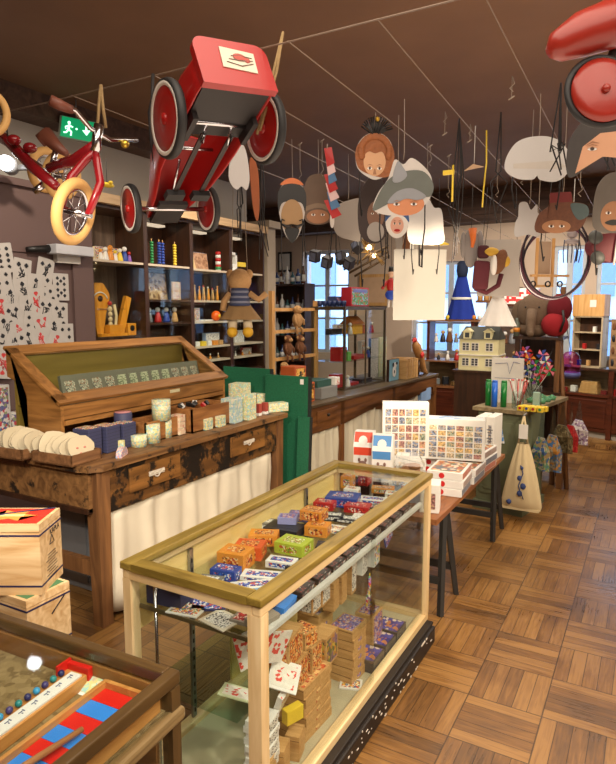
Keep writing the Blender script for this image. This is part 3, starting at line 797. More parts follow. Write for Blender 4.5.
wbox('small tilted wooden box right of the large fox picture box', (-1.06, 1.84, z1 + .102), (.08, .08, .06), -8, A_FOX, 'xt')
z2 = stack(6, 2.19, zf_, 'with lilac lids right of the middle stack', A_LIL, sz=(.11, .13, .038))
stack(7, 2.17, zf_, 'behind the lilac lidded stack', A_LIL, x=-1.19, sz=(.10, .13, .038))
for k, y in enumerate((1.98, 2.06)):
    wbox(['upright wooden box with blue and white label, left of the upper pair', 'upright wooden box with blue and white label, right of the upper pair'][k], (-1.12, y + .02, .405 + .06), (.06, .08, .115), 3, A_BW)
for k, y in enumerate((2.16, 2.235, 2.33)):
    wbox(['narrow upright wooden box right of the blue labelled pair', 'narrow upright wooden box at mid upper level', 'tall upright wooden box with white label at right upper level'][k], (-1.11, y, .405), (.05, .06, .12 + .03 * (k == 2)), 5, A_BW if k == 2 else BOXW, 'x')
# bottom front: loose wooden boxes leaning
for k, y in enumerate((1.50, 1.58, 1.68)):
    wbox(['long wooden box on the case floor nearest the pale post', 'long wooden box on the case floor, second from the pale post', 'long wooden box on the case floor, third from the pale post'][k],
         (-1.0 - .0 * k, y, zf_), (.05, .07, .12 - k * .015), 14, BOXW, 'x')
for k in range(3):
    lb = ['dark box with purple picture lid, nearest of the three on the case floor', 'dark box with purple picture lid, middle of the three on the case floor', 'dark box with purple picture lid, farthest of the three on the case floor'][k]
    y = 2.30 + k * .135
    gbox('picture_box', lb, 'game box', (-1.005, y, zf_), (.115, .12, .055), 0, plain('box_slate', S(70, 72, 74), .4), art('print_purple', [S(70, 70, 150), S(80, 80, 165), S(60, 60, 140), S(225, 205, 190), S(200, 130, 80)], 52), 't', 'picture boxes on the case floor', .06)
o = gbox('rainbow_box', 'white box with rainbow stripes standing behind the purple picture boxes', 'game box', (-1.14, 2.66, .404), (.05, .09, .13), R(6), C_WHT, A_RNB, 'x')
o = gbox('rainbow_box', 'white box with pastel front left of the rainbow striped box', 'game box', (-1.15, 2.54, .404), (.05, .07, .12), R(6), C_WHT, A_BW, 'x')
gbox('card_packet', 'blue and white booklet leaning under the shelf near the far post', 'booklet', (-1.03, 2.60, .56), (.006, .09, .13), (R(25), 0, 0), C_BLU, A_BLU, 'x')
gbox('card_packet', 'cream card with colourful picture lying in front of the lilac stack', 'card packet', (-1.0, 2.13, zf_), (.09, .07, .006), R(20), C_WHT, A_MIX, 't')
o = thing('toy_giraffe', 'small toy giraffe with rainbow spots standing among the wooden boxes', 'toy', (-1.05, 2.42, .30), R(20))
mb = MB().ball((0, 0, .07), (.014, .03, .02), n=8).cyl((0, .02, .07), (0, .03, .13), .007).ball((0, .022, .135), (.008, .018, .009), n=7)
for sx in (-1, 1):
    for sy in (-1, 1): mb.cyl((sx * .008, sy * .02, .07), (sx * .010, sy * .022, 0), .005)
mb.build('body', A_RNB, o); MB().cyl((0, .028, .14), (0, .028, .155), .003).build('horn', C_YEL, o)
gbox('wooden_game_box', 'lilac and blue printed wooden box that the toy giraffe stands on', 'game box', (-1.05, 2.42, zf_), (.09, .11, .186), 0, BOXW, A_LIL, 'xt')
# paper packets by the near post (white/red)
A_WR = art('print_white_red', [S(228, 224, 214), S(222, 218, 208), S(214, 70, 60), S(232, 228, 220), S(225, 222, 212)], 84)
T = [((-1.04, 1.50, .53), (.004, .10, .13), (R(14), R(6), R(-30)), 'white and red paper packet leaning behind the pale post'),
     ((-1.03, 1.57, .50), (.004, .11, .11), (R(-20), R(10), R(-15)), 'white packet with blue and red marks leaning against the wooden boxes'),
     ((-1.00, 1.61, .44), (.10, .12, .004), (R(15), R(15), R(25)), 'white packet with red bridge picture lying slanted by the post'),
     ((-1.06, 1.45, .45), (.13, .09, .004), (R(-12), R(10), R(20)), 'pale green paper packet sticking out left of the pale post'),
     ((-1.01, 1.60, .34), (.02, .09, .08), (R(10), R(20), R(10)), 'white and orange character packet beside the stack of white packs')]
for loc, sz, rt_, lb in T: gbox('paper_packet', lb, 'packet', loc, sz, rt_, C_WHT if 'green' not in lb else plain('pale_green', S(205, 215, 175), .5), A_WR, 'xt', 'paper packets by the near post')
for k in range(8):
    gbox('card_pack', 'white card pack, number %s up in the stack behind the pale post' % ['one', 'two', 'three', 'four', 'five', 'six', 'seven', 'eight'][k], 'card pack', (-1.02 + .004 * (k % 2), 1.50 + .003 * (k % 3), .19 + k * .0215), (.08, .085, .021), R(k * 5 % 9), C_WHT, A_BW, 'x', 'white card packs stacked behind the pale post')
gbox('carton', 'small brown carton under the white card packs', 'box', (-1.02, 1.44, zf_), (.10, .08, .075), R(10), plain('brown_card', S(120, 86, 50), .7), A_BW, '')
gbox('yellow_pack', 'yellow pack tucked between white card packs and wooden boxes', 'packet', (-.985, 1.64, .27), (.03, .07, .05), R(-20), C_YEL, C_YEL, 'x')

# ---------------------------------------------------------------- contents of the near vitrine
def V(x, y, z):
    p = Matrix.Rotation(a0, 4, 'Z') @ Vector((x, y, z)); return p + Vector((-.875, .971, 0))
zt = .766
o = thing('striped_toy_tray', 'long shallow wooden tray painted in red and blue stripes with a wooden stick', 'toy tray', V(-.105, -.05, zt), a0 + R(1))
TW = wood('tray_wood', S(176, 116, 56), S(208, 150, 84), 'y', 18, .4)
MB().b2((-.075, -.62, 0), (.075, 0, .008)).build('tray_base', TW, o)
for x in (-.08, .07): MB().b2((x, -.63, 0), (x + .01, .01, .035), bev=.002).build('tray_side', TW, o)
MB().b2((-.07, 0, 0), (.07, .01, .035)).build('tray_end', TW, o)
SR = plain('stripe_red', S(206, 34, 26), .4); SB = plain('stripe_blue', S(50, 130, 220), .4)
for k in range(14): MB().b2((-.069, -.045 * (k + 1), .008), (.069, -.045 * k - .001, .020)).build('stripe', SB if k % 2 else SR, o)
o2 = MB().cyl((0, 0, 0), (-.02, -.24, .004), .006, .008, n=10).build('wooden_stick', wood('stick_wood', S(150, 96, 54), S(178, 124, 76), 'y', 20)); o2.location = V(-.10, -.19, .80)
tag(o2, 'plain wooden mallet stick lying across the red and blue stripes', 'stick')
o = gbox('price_tag', 'small white price tag lying on the striped tray', 'price tag', V(-.18, -.48, .788), (.03, .03, .002), R(20), C_WHT, A_BW, 't')
o = thing('marble_rail', 'wooden rail with white numbered strip, coloured beads and red end stop', 'toy', V(-.27, -.045, zt), a0 + R(3))
MB().b2((-.03, -.66, 0), (.03, 0, .03), bev=.002).build('rail', TW, o)
MB().b2((-.008, -.65, .03), (.024, -.01, .034)).build('number_strip', C_WHT, o)
MB().b2((-.035, 0, 0), (.035, .014, .045), bev=.002).b2((-.036, -.03, 0), (-.03, .014, .05)).build('end_stop', SR, o)
dg = MB()
for k in range(18):
    dg.box((.004, -.03 - k * .034, .0345), (.002, .010, .001)).box((.010, -.03 - k * .034, .0345), (.004, .002, .001)).box((.004, -.022 - k * .034, .0345), (.008, .002, .001))
dg.build('strip_markings', plain('navy_ink', S(50, 60, 110), .5), o)
cb = [plain('bead_navy', S(40, 40, 90), .3), plain('bead_teal', S(40, 130, 130), .3), plain('bead_violet', S(70, 60, 110), .3), plain('bead_sky', S(60, 150, 200), .3)]
for k in range(24): MB().ball((-.019, -.03 - k * .024, .038), .008, n=6).build('bead', cb[k % 4], o)
o = thing('wooden_plate', 'round pale wooden plate partly out of frame in the near vitrine', 'plate', V(-.60, -.20, zt), 0)
MB().lathe([(.001, 0), (.12, 0), (.14, .02), (.135, .022), (.115, .008), (.001, .008)], 32).build('dish', wood('plate_wood', S(176, 140, 92), S(208, 176, 128), 'x', 20), o)
MB().lathe([(.06, .009), (.075, .009), (.075, .012), (.06, .012)], 32, closed=True).build('ring', TW, o)
gbox('wooden_board', 'pale wooden board propped along the vitrine back beside the plate', 'board', V(-.55, -.42, zt), (.20, .16, .02), a0 + R(35), wood('plate_wood', S(176, 140, 92), S(208, 176, 128), 'x', 20), C_WHT, '')
gbox('paper_note', 'white card with pale green print at the vitrine back beside the rail', 'card', V(-.22, -.045, zt + .01), (.10, .06, .002), (R(25), 0, a0), C_WHT, A_PST, 't')

# ---------------------------------------------------------------- wooden crates, lower left
def crate(lb, loc, s, rz, lid, txt):
    o = thing('wooden_crate', lb, 'crate', loc, R(rz), 'plywood block crates under the worn bench')
    w_, d_, h = s
    MB().b2((-w_, 0, 0), (0, d_, h - .028)).b2((-w_, 0, h - .025), (0, d_, h)).build('box_body', PLY, o)
    c = MB().b2((-w_ + .012, .012, h), (-.012, d_ - .012, h + .0015)); l = c.build('lid_label', lid, o)
    pass
    for zz in (.028, h - .040): MB().b2((-w_ - .001, -.001, zz), (.001, d_ + .001, zz + .006)).build('blue_cord', plain('navy_cord', S(40, 36, 72), .6), o)
    return o
BLK = plain('ink_black', S(40, 34, 36), .6)
def text(s, size, mat, parent, loc, rot, ext=.0004, name='lettering', align='CENTER'):
    cu = bpy.data.curves.new(name, 'FONT'); cu.body = s; cu.size = size; cu.extrude = ext; cu.align_x = align; cu.align_y = 'CENTER'
    t = bpy.data.objects.new(name, cu); me = bpy.data.meshes.new_from_object(t); bpy.data.objects.remove(t); bpy.data.curves.remove(cu)
    me.materials.append(mat); o = bpy.data.objects.new(name, me); COL.objects.link(o); o.parent = parent; o.location = loc; o.rotation_euler = rot
    return o


def DP(px, py, d):
    """point at forward depth d metres"""
    return Vector((0, 0, H)) + (FW * F + RT * (px - CX) + UP * (CY - py)) * (d / F)


CR = DP(42.5, 595.5, 2.0)
rz = 29.5
c1 = crate('light plywood crate with red lid label, upper of the two crates', (CR.x, CR.y, CR.z), (.25, .17, .239), rz, plain('crate_red_label', S(204, 50, 34), .5), 1)
st_ = [(-.125 + (.085 if k % 2 == 0 else .04) * math.cos(PI * k / 6), .085 + (.06 if k % 2 == 0 else .03) * math.sin(PI * k / 6)) for k in range(12)]
MB().prism(st_, .2408, .2416).build('label_star', plain('label_orange', S(236, 150, 70), .5), c1); MB().b2((-.165, .075, .2417), (-.085, .095, .2422)).build('label_band', plain('label_cream', S(240, 214, 140), .5), c1)
text('KAPLA', .026, BLK, c1, (.0012, .115, .185), (PI / 2, 0, PI / 2))
mb = MB()
for k in range(9): mb.box((.001, .085, .035 + k * .010), (.0012, .07 + .02 * math.sin(k * 2.3), .0022))
tri = [(-.018, 0), (.018, 0), (0, .03)]
for a_, b_ in ((0, 1), (1, 2), (2, 0)):
    p, q = tri[a_], tri[b_]; mb.tube([(.001, .09 + p[0], .145 + p[1]), (.001, .09 + q[0], .145 + q[1])], .0015, 4)
mb.build('side_print', BLK, c1)
mb = MB().tube([(-.24, .01, .241), (-.18, -.003, .235), (-.165, -.004, .19), (-.16, -.004, .165), (-.145, -.004, .158), (-.138, -.004, .163)], .0025, 6).tube([(-.24, .01, .243), (-.15, .10, .243), (-.01, .16, .243)], .0025, 6)
mb.build('cord_end', plain('navy_cord', S(40, 36, 72), .6), c1)
o = crate('orange-grained plywood crate with green lid label, under the red lidded crate', tuple(DP(26, 601, 1.958) - Vector((0, 0, .224))), (.25, .17, .222), 1.5, plain('crate_green_label', S(70, 120, 80), .5), 0)
MB().box((.001, .12, .16), (.002, .07, .004), (R(40), 0, 0)).build('side_mark', BLK, o)
o = gbox('carton', 'tall plain cardboard carton that the plywood crates stand on', 'box', (CR.x - .11, CR.y + .03, 0), (.24, .22, CR.z - .226), R(10), plain('brown_card', S(120, 86, 50), .7), A_BW, '')
# extra packs filling the top shelf of the glass case
extra = [((252, 588), (.12, .05, .012), 40, C_WHT, A_BLU, 'white booklet with light blue print near the mitred rim corner'),
         ((210, 585), (.07, .05, .02), 15, plain('box_grey', S(120, 118, 112), .4), A_BW, 'small grey box left of the blue game box under the rim'),
         ((300, 568), (.09, .05, .015), 30, C_BLK, A_BW, 'black and white flat pack in front of the lime box'),
         ((330, 548), (.09, .06, .012), 20, C_BLK, A_DK, 'dark flat pack between the lime box and the front rim'),
         ((272, 528), (.09, .06, .025), 8, plain('box_grey', S(120, 118, 112), .4), A_BW, 'grey flat box left of the flat black one'),
         ((300, 520), (.08, .05, .03), 20, plain('box_lilac2', S(110, 104, 150), .4), A_LIL, 'lilac box between the gold and the flat black box'),
         ((325, 508), (.08, .06, .03), 10, C_RED, A_RED, 'red and white box left of the large blue and white box'),
         ((366, 520), (.10, .05, .015), 12, C_WHT, A_BW, 'white and grey flat pack beside the front rim past mid case'),
         ((332, 519), (.09, .05, .02), 18, C_BLK, A_BW, 'black card pack behind the white printed one'),
         ((376, 511), (.07, .05, .02), 20, C_BLK, A_MIX, 'dark pack with coloured print near the far front rim'),
         ((352, 497), (.06, .05, .04), 8, C_WHT, A_MIX, 'white printed box behind the large blue and white one'),
         ((395, 497), (.08, .05, .02), 15, C_WHT, A_MIX, 'white pack with coloured print nearest the far right rim corner')]
for (px, py), sz, rz, bd, ar, lb in extra: gbox('game_box', lb, 'game box', P(px, py), [q * 1.2 for q in sz], R(rz), bd, ar, 'txy', gt, .22)

# ---------------------------------------------------------------- goods on the worn bench
TRW = wood('tray_brown', S(104, 70, 42), S(140, 98, 62), 'y', 18, .6)
def tray(lb, loc, sx, sy, h, rz=0, mat=None, slots=0):
    o = thing('wooden_tray', lb, 'tray', loc, R(rz)); m_ = mat or TRW; t = .01
    MB().b2((0, 0, 0), (sx, sy, .008)).build('base', m_, o)
    MB().b2((0, 0, 0), (sx, t, h)).build('side', m_, o); MB().b2((0, sy - t, 0), (sx, sy, h)).build('side', m_, o)
    MB().b2((0, 0, 0), (t, sy, h)).build('side', m_, o); MB().b2((sx - t, 0, 0), (sx, sy, h)).build('side', m_, o)
    for k in range(slots): MB().b2((t, sy * (k + 1) / (slots + 1) - .003, 0), (sx - t, sy * (k + 1) / (slots + 1) + .003, h * .9)).build('divider', m_, o)
    return o
zt_ = .871
p = at(70, 467, 'z', zt_); q = at(103, 449, 'z', zt_); q0 = at(0, 452, 'z', zt_)
tray('brown wooden tray of cloth doll heads at the near bench edge', (q0.x + .33, p.y - .02, zt_), .28, .20, .055, 4)
tray('brown wooden tray of cloth faces at the left end of the bench', (q0.x - .02, p.y - .06, zt_), .30, .20, .055, 4)
CLO = plain('calico', S(204, 190, 160), .9, var=.05); INK = plain('pink_ink', S(200, 120, 110), .7)
wherec = ['leftmost', 'second', 'third', 'fourth', 'fifth', 'sixth', 'seventh', 'eighth', 'ninth', 'tenth', 'eleventh', 'twelfth', 'thirteenth', 'fourteenth']
bx0 = q0.x
proto = None
for k in range(14):
    o = thing('cloth_pouch', wherec[k] + (' flat cream cloth pouch along the row of two bench trays' if k == 0 else ' cream cloth pouch from the left in the row of two bench trays'), 'pouch',
              (bx0 + .03 + k * .042, p.y + .05 + .004 * (k % 3) + k * .002, zt_ + .012), (R(-20 + (k * 23) % 17), R(-8 + (k * 29) % 18), R(52 + (k * 37) % 45)), 'cream cloth pouches in the bench trays'); o.scale = (.9 + .04 * ((k * 3) % 7),) * 3
    mb = MB(); pts = [(.072 * math.cos(t) * (1 + .08 * math.sin(3 * t + k)), .062 + .06 * math.sin(t) * (1 + .06 * math.cos(5 * t + k))) for t in [2 * PI * i / 16 for i in range(16)]]
    M = Matrix(((1, 0, 0, 0), (0, 0, -1, 0), (0, 1, 0, 0), (0, 0, 0, 1)))
    mb.prism(pts, -.005, .005, M=M).build('pouch_body', CLO, o)
    mb = MB()
    for a_, b_ in ((-.02, .06), (.02, .065), (0, .035)): mb.ball((a_, -.006, b_), (.007, .002, .005), n=5)
    mb.tube([(-.045, -.006, .02), (-.02, -.007, .012), (.02, -.007, .012), (.045, -.006, .02)], .0015, 4)
    mb.build('printed_face', INK, o)
def B(px, py, z=zt_): return at(px, py, 'z', z)
A_FLO = art('print_floral', [S(226, 220, 214), S(90, 110, 150), S(226, 220, 214), S(200, 70, 80), S(150, 160, 120), S(120, 100, 150)], 60)
gbox('patterned_box', 'tall white box with blue and red flower pattern at the left end of the bench', 'box', (-3.36, at(-4, 428, 'x', -3.36).y, zt_), (.12, .12, .33), R(10), C_WHT, A_FLO, 'txy')
gbox('patterned_box', 'low flower patterned box right of the tall patterned box', 'box', (-3.30, at(22, 425, 'x', -3.30).y, zt_), (.10, .10, .16), R(10), C_WHT, A_FLO, 'txy')

# navy notebooks and pastel tins, world position by counter pixel of their base
def B(px, py, z=zt_): return at(px, py, 'z', z)
NAVY = plain('navy_stack', S(62, 64, 96), .6)
def bands(mb, sx, sy, h, n, m=1):
    for k in range(1, n): mb.box((0, 0, h * k / n), (sx + .0012, sy + .0012, .0012), m=m)
for k, (px, py, sx, sy, h, lb) in enumerate([(66, 440, .10, .08, .12, 'leftmost navy stack of notebooks in the bench tray'), (84, 440, .10, .09, .115, 'middle navy stack of notebooks in the bench tray'), (97, 437, .09, .09, .11, 'third navy stack of notebooks from the left')]):
    mb = MB().box((0, 0, h / 2), (sx, sy, h), None, 0, .004); bands(mb, sx, sy, h, 8)
    mb.box((0, 0, h + .001), (sx * .8, sy * .8, .002), m=2)
    o = mb.build('notebook_stack', [NAVY, plain('navy_line', S(34, 36, 60), .6), A_MIX]); o.location = (-2.585, 2.20 + k * .125, zt_); o.scale = (1.1, 1.2, 1.25); o.rotation_euler = (0, 0, R(6)); tag(o, lb, 'notebooks', 'navy notebook stacks on the bench')
o = thing('notebook_stack', 'rounded navy stack of booklets with pink top standing right of the trays', 'notebooks', B(124, 443), 0); o.scale = (1.15, 1.15, 1.3)
mb = MB().lathe([(.001, 0), (.042, 0), (.045, .01), (.045, .135), (.042, .14), (.001, .14)], 20); mb.build('stack_body', NAVY, o)
MB().lathe([(.001, .14), (.040, .14), (.040, .143), (.001, .143)], 20).build('pink_top', plain('pink_top', S(190, 130, 130), .6), o)
LINE = plain('pastel_line', S(120, 150, 130), .5)
def pastel(px, py, sx, sy, h, n, lb, rz=5, rnd=False, dz=0, ar=None):
    sx, sy, h, dz = sx * 1.3, sy * 1.3, h * 1.45, dz * 1.46
    mb = MB()
    if rnd: mb.lathe([(.001, 0), (sx / 2, 0), (sx / 2, h), (.001, h)], 18)
    else: mb.box((0, 0, h / 2), (sx, sy, h), None, 0, .003); bands(mb, sx, sy, h, n)
    if rnd:
        for k in range(1, n): mb.lathe([(sx / 2 - .002, h * k / n), (sx / 2 + .0008, h * k / n), (sx / 2 + .0008, h * k / n + .001), (sx / 2 - .002, h * k / n + .001)], 18, m=1, closed=True)
    o = mb.build('pastel_tin' if rnd else 'pastel_box', [ar or A_PST, LINE]); o.location = B(px, py) + Vector((0, 0, dz)); o.rotation_euler = (0, 0, R(rz))
    tag(o, lb, 'tin' if rnd else 'small box', 'pastel boxes and tins along the bench edge')
pastel(139, 446, .07, .07, .045, 2, 'blue-green round tin at the near end of the pastel row', rnd=True)
pastel(152, 442, .075, .06, .075, 4, 'round pastel tin, second from the near end of the row', rnd=True)
pastel(164, 437, .075, .06, .075, 4, 'round pastel tin under the raised yellow-green one', rnd=True)
pastel(162, 438, .085, .06, .085, 4, 'raised yellow-green tin resting on top of the others', rnd=True, dz=.077)
pastel(178, 434, .055, .05, .085, 3, 'pink and cream stack of little boxes right of the raised tin', ar=art('print_pink', [S(225, 190, 160), S(230, 205, 175), S(210, 150, 130), S(235, 220, 190)], 60))
pastel(191, 431, .06, .06, .06, 4, 'pastel green box stack with four layers, left of the long pair')
pastel(204, 429, .07, .06, .05, 3, 'pastel green box stack, left one of the long pair')
pastel(217, 426, .07, .06, .05, 3, 'pastel green box stack, right one of the long pair')
pastel(232, 422, .085, .08, .115, 5, 'tall pastel blue box stack, left one, at the far end of the bench', ar=art('print_bluepastel', [S(180, 205, 205), S(200, 215, 190), S(160, 195, 205), S(225, 222, 200)], 70))
pastel(246, 419, .085, .08, .125, 5, 'tall pastel blue box stack with flat lids, right one, at the far end', ar=A_PST)
pastel(276, 411, .13, .07, .045, 3, 'yellow-green floral box lying at the far corner of the bench', 60)
pastel(264, 405, .13, .07, .07, 3, 'yellow-green floral box lying behind the far corner box', 60)
pastel(240, 409, .10, .10, .14, 4, 'tall pastel box at the bench back beside the slant-front box', 10)
for k, (c_, nm) in enumerate(((NAVY, 'navy'), (plain('brick_red', S(160, 70, 60), .5), 'brick red, left one'), (plain('brick_red', S(160, 70, 60), .5), 'brick red, right one'))):
    o = thing('cardboard_tube', 'small upright %s tube with white foot near the bench far end' % nm, 'tube', B(252 + k * 6.5, 417 - k * 1.6), 0, 'small upright tubes near the far end of the bench')
    MB().b2((-.018, -.018, .02), (.018, .018, .085)).build('tube_body', c_, o); MB().b2((-.018, -.018, 0), (.018, .018, .02)).build('foot_band', C_WHT, o)
# small soap-like bags at the near right end of tray
gbox('yellow_card', 'pale yellow card case standing behind the pink patterned pouch', 'card', tuple(B(112, 450)), (.02, .14, .055), R(-60), plain('pale_yellow', S(222, 214, 150), .5), A_PST, 'x')
o = thing('patterned_pouch', 'pink and blue patterned half-moon pouch on the near bench corner', 'pouch', B(122, 456), R(-62))
M = Matrix(((1, 0, 0, 0), (0, 0, -1, 0), (0, 1, 0, 0), (0, 0, 0, 1)))
MB().prism([(.055 * math.cos(PI * i / 14), .05 * math.sin(PI * i / 14)) for i in range(15)], -.015, .015, M=M).build('pouch_body', art('print_pinkblue', [S(225, 190, 180), S(200, 150, 170), S(150, 170, 200), S(230, 210, 190)], 120), o)
MB().tube([(-.056, 0, .002), (.056, 0, .002)], .003).build('zip', C_YEL, o)
# oak compartment trays behind
OAKT = wood('tray_oak', S(128, 80, 40), S(172, 118, 66), 'y', 16, .5)
o = tray('oak compartment tray holding small black items at the far half of the bench', (-2.70, 2.92, zt_), .22, .40, .15, 0, OAKT, 2)
tray('oak compartment tray between notebooks and the black-item tray', (-2.70, 2.56, zt_), .18, .34, .12, 0, OAKT, 3)
for k in range(9):
    rn = random.Random(k)
    o = MB().box((0, 0, .012), (.03, .02, .024), (rn.random(), rn.random(), rn.random())).build('rubber_stamp', [BLACK, C_WHT, C_RED][k % 3 if k % 2 else 0]); o.location = (-2.60 + rn.uniform(-.08, .05), 3.0 + k * .025, zt_ + .135)
    tag(o, 'small %s in the oak tray at the far half of the bench' % ['black stamp', 'white stamp', 'black stamp'][0], 'stamp', 'small stamps in the oak tray')
# card decks on the slope box shelf
A_DECK = art('print_deck', [S(190, 186, 160), S(120, 120, 100), S(200, 196, 172), S(160, 120, 90), S(196, 192, 168), S(90, 92, 84)], 160)
A_DECK2 = art('print_deck_green', [S(190, 196, 160), S(150, 160, 120), S(205, 205, 170), S(110, 120, 90)], 160)
DK = plain('deck_side', S(120, 118, 100), .5)
zdk = .87 + .246
decks = [(72, 0), (86, 0), (100, 0), (108, 0), (124, 1), (132, 1), (142, 1), (150, 1), (158, 1), (170, 2), (178, 2), (190, 2)]
dpos = ['nearest the left end', 'second from the left end', 'third from the left end', 'fourth from the left end', 'fifth from the left', 'sixth from the left', 'seventh from the left', 'eighth from the left', 'ninth from the left', 'third from the right end', 'second from the right end', 'at the right end']
for k, (px, g_) in enumerate(decks):
    y = 2.30 + (k + .5) * 1.18 / len(decks)
    gbox('card_deck', 'framed playing card deck under the slanted glass, ' + dpos[k], 'card deck', (-2.88, y, zdk), (.030, .100, .155), (0, R(-14), R(-8 + (k * 7) % 9)), DK, A_DECK2 if g_ == 1 else A_DECK, 'x', 'card decks in the slant-front box', .6)
gbox('card', 'single white card leaning at the left end under the slanted glass', 'card', (-2.93, 2.22, zdk), (.004, .055, .085), (0, R(-25), R(-10)), C_WHT, A_BW, 'x')

# ---------------------------------------------------------------- green boards behind the bench
GRN = plain('green_mottled', S(16, 92, 62), .7, var=.45, scale=70, bump=.3)
GED = plain('green_board_edge', S(28, 34, 32), .6)
for k, (x0, x1, h, yy, lb) in enumerate([(-3.10, -2.64, 1.17, 4.02, 'green speckled folding panel, left one, behind the bench end'), (-2.66, -2.27, 1.13, 3.985, 'green speckled folding panel, right one with white sticker, behind the bench end')]):
    o = thing('folding_board', lb, 'panel', (x0, yy, 0), (R(-2), 0, 0))
    MB().b2((.0, .0, 0), (x1 - x0, .022, h)).build('board', GRN, o)
    MB().b2((x1 - x0, .0, 0), (x1 - x0 + .02, .024, h)).build('edge_strip', GED, o)
    if k: MB().b2((x1 - x0 - .07, -.002, h - .06), (x1 - x0 - .04, 0, h - .02)).build('sticker', C_WHT, o)
o = thing('folding_board', 'shorter dark green panel leaning between the bench and the counter', 'panel', (-2.33, 3.92, 0), (R(-4), 0, R(4)))
MB().b2((0, 0, 0), (.10, .02, .83)).build('board', GRN, o); MB().b2((.10, 0, 0), (.115, .022, .83)).build('edge_strip', GED, o)

# ---------------------------------------------------------------- jigsaw boxes on the trestle table
zq = .601
A_PZ = art('print_thumb2', [S(90, 100, 120), S(190, 130, 80), S(210, 180, 140), S(150, 80, 70), S(110, 120, 90), S(220, 210, 190), S(180, 100, 60)], 45)
cellm = [art('thumb_' + n, [c, [q * .5 for q in c], [min(1, q * 1.5) for q in c], c, S(196, 170, 130)], 130) for n, c in (('blue', S(128, 138, 160)), ('rust', S(190, 140, 112)), ('sand', S(206, 188, 158)), ('wine', S(150, 108, 104)), ('green', S(140, 148, 130)), ('gold', S(204, 170, 112)), ('grey', S(140, 140, 146)))]
def puzzle(lb, loc, sz, rz, nx, nz, seed=0, face='y', tilt=0, top=None):
    """white box with a grid of small pictures on its face"""
    rn = random.Random(seed); x, y, z = sz
    o = thing('puzzle_box', lb, 'puzzle box', loc, (tilt, 0, R(rz)))
    MB().box((0, 0, z / 2), sz, None, 0, .003).build('box_body', C_WHT, o)
    mb = MB(); m_ = .03
    W_ = x if face == 'y' else y
    for i in range(nx):
        for j in range(nz):
            cw, ch = (W_ - .03) / nx, (z - .05) / nz; u = -W_ / 2 + .015 + (i + .5) * cw; v = .012 + (j + .5) * ch
            if face == 'y': mb.box((u, -y / 2 - .0005, v), (cw * .84, .001, ch * .84), m=rn.randrange(7))
            else: mb.box((x / 2 + .0005, u, v), (.001, cw * .84, ch * .84), m=rn.randrange(7))
    mb.build('picture_grid', cellm, o)
    if top: MB().box((0, 0, z + .0005), (x * .92, y * .8, .001)).build('top_print', top, o)
    return o
fy = 12
puzzle('tall white puzzle box with picture grid at the left rear of the trestle table', Vector((-1.28, 3.46, zq + .15)), (.275, .07, .34), fy + 12, 6, 6, 1)
puzzle('wide white puzzle box with many small pictures standing on the flat boxes', (-1.06, 3.78, zq + .10), (.36, .12, .26), fy + 3, 6, 6, 2, top=art('print_sky', [S(225, 228, 232), S(150, 180, 215), S(232, 232, 230)], 20))
for k in range(2):
    o = puzzle(['white upright puzzle box, left one of the pair at the far table end', 'white upright puzzle box, right one of the pair at the far table end'][k], (-1.0 + k * .065, 4.28 + k * .02, zq), (.055, .20, .31), -4, 1, 1, 5 + k, 'y')
    mb = MB()
    for j in range(10): mb.box((.0, -.1008, .06 + j * .02), (.02 + .01 * (j % 3), .001, .006))
    mb.build('spine_lettering', plain('ink_grey', S(90, 92, 100), .5), o)
RL = plain('red_logo', S(200, 40, 40), .4)
def flat(lb, x, y, z, rz, k):
    o = thing('flat_puzzle_box', lb, 'puzzle box', (x, y, z), R(rz), 'flat puzzle boxes stacked along the trestle table')
    MB().box((0, 0, .0225), (.20, .27, .044), None, 0, .002).build('box_body', C_WHT, o)
    mb = MB()
    mb.cyl((-.015, -.1340, .022), (-.015, -.1365, .022), .016, n=16); mb.build('round_logo', RL, o)
    mb = MB().box((.1005, 0, .022), (.001, .24, .034), m=0); mb.build('side_picture', plain('side_pic_%d' % (k % 3), [S(120, 124, 134), S(170, 150, 140), S(190, 120, 100)][k % 3], .4, var=.5, scale=35), o)
    MB().box((0, 0, .0448), (.17, .23, .001)).build('lid_picture', A_PZ, o)
n = 0
for si, (x, y, c_) in enumerate(((-.99, 3.42, 3), (-.985, 3.71, 2), (-.985, 4.0, 3), (-1.21, 3.86, 2))):
    for k in range(c_):
        flat('flat white puzzle box, ' + ['bottom', 'second', 'third'][k] + ' in the ' + ['nearest stack with round red logos', 'second stack along the table edge', 'third stack along the table edge', 'stack under the wide picture-grid box'][si], x + .006 * (k % 2), y + .004 * k, zq + k * .0455, [4, 0, -4, 2][si], n); n += 1
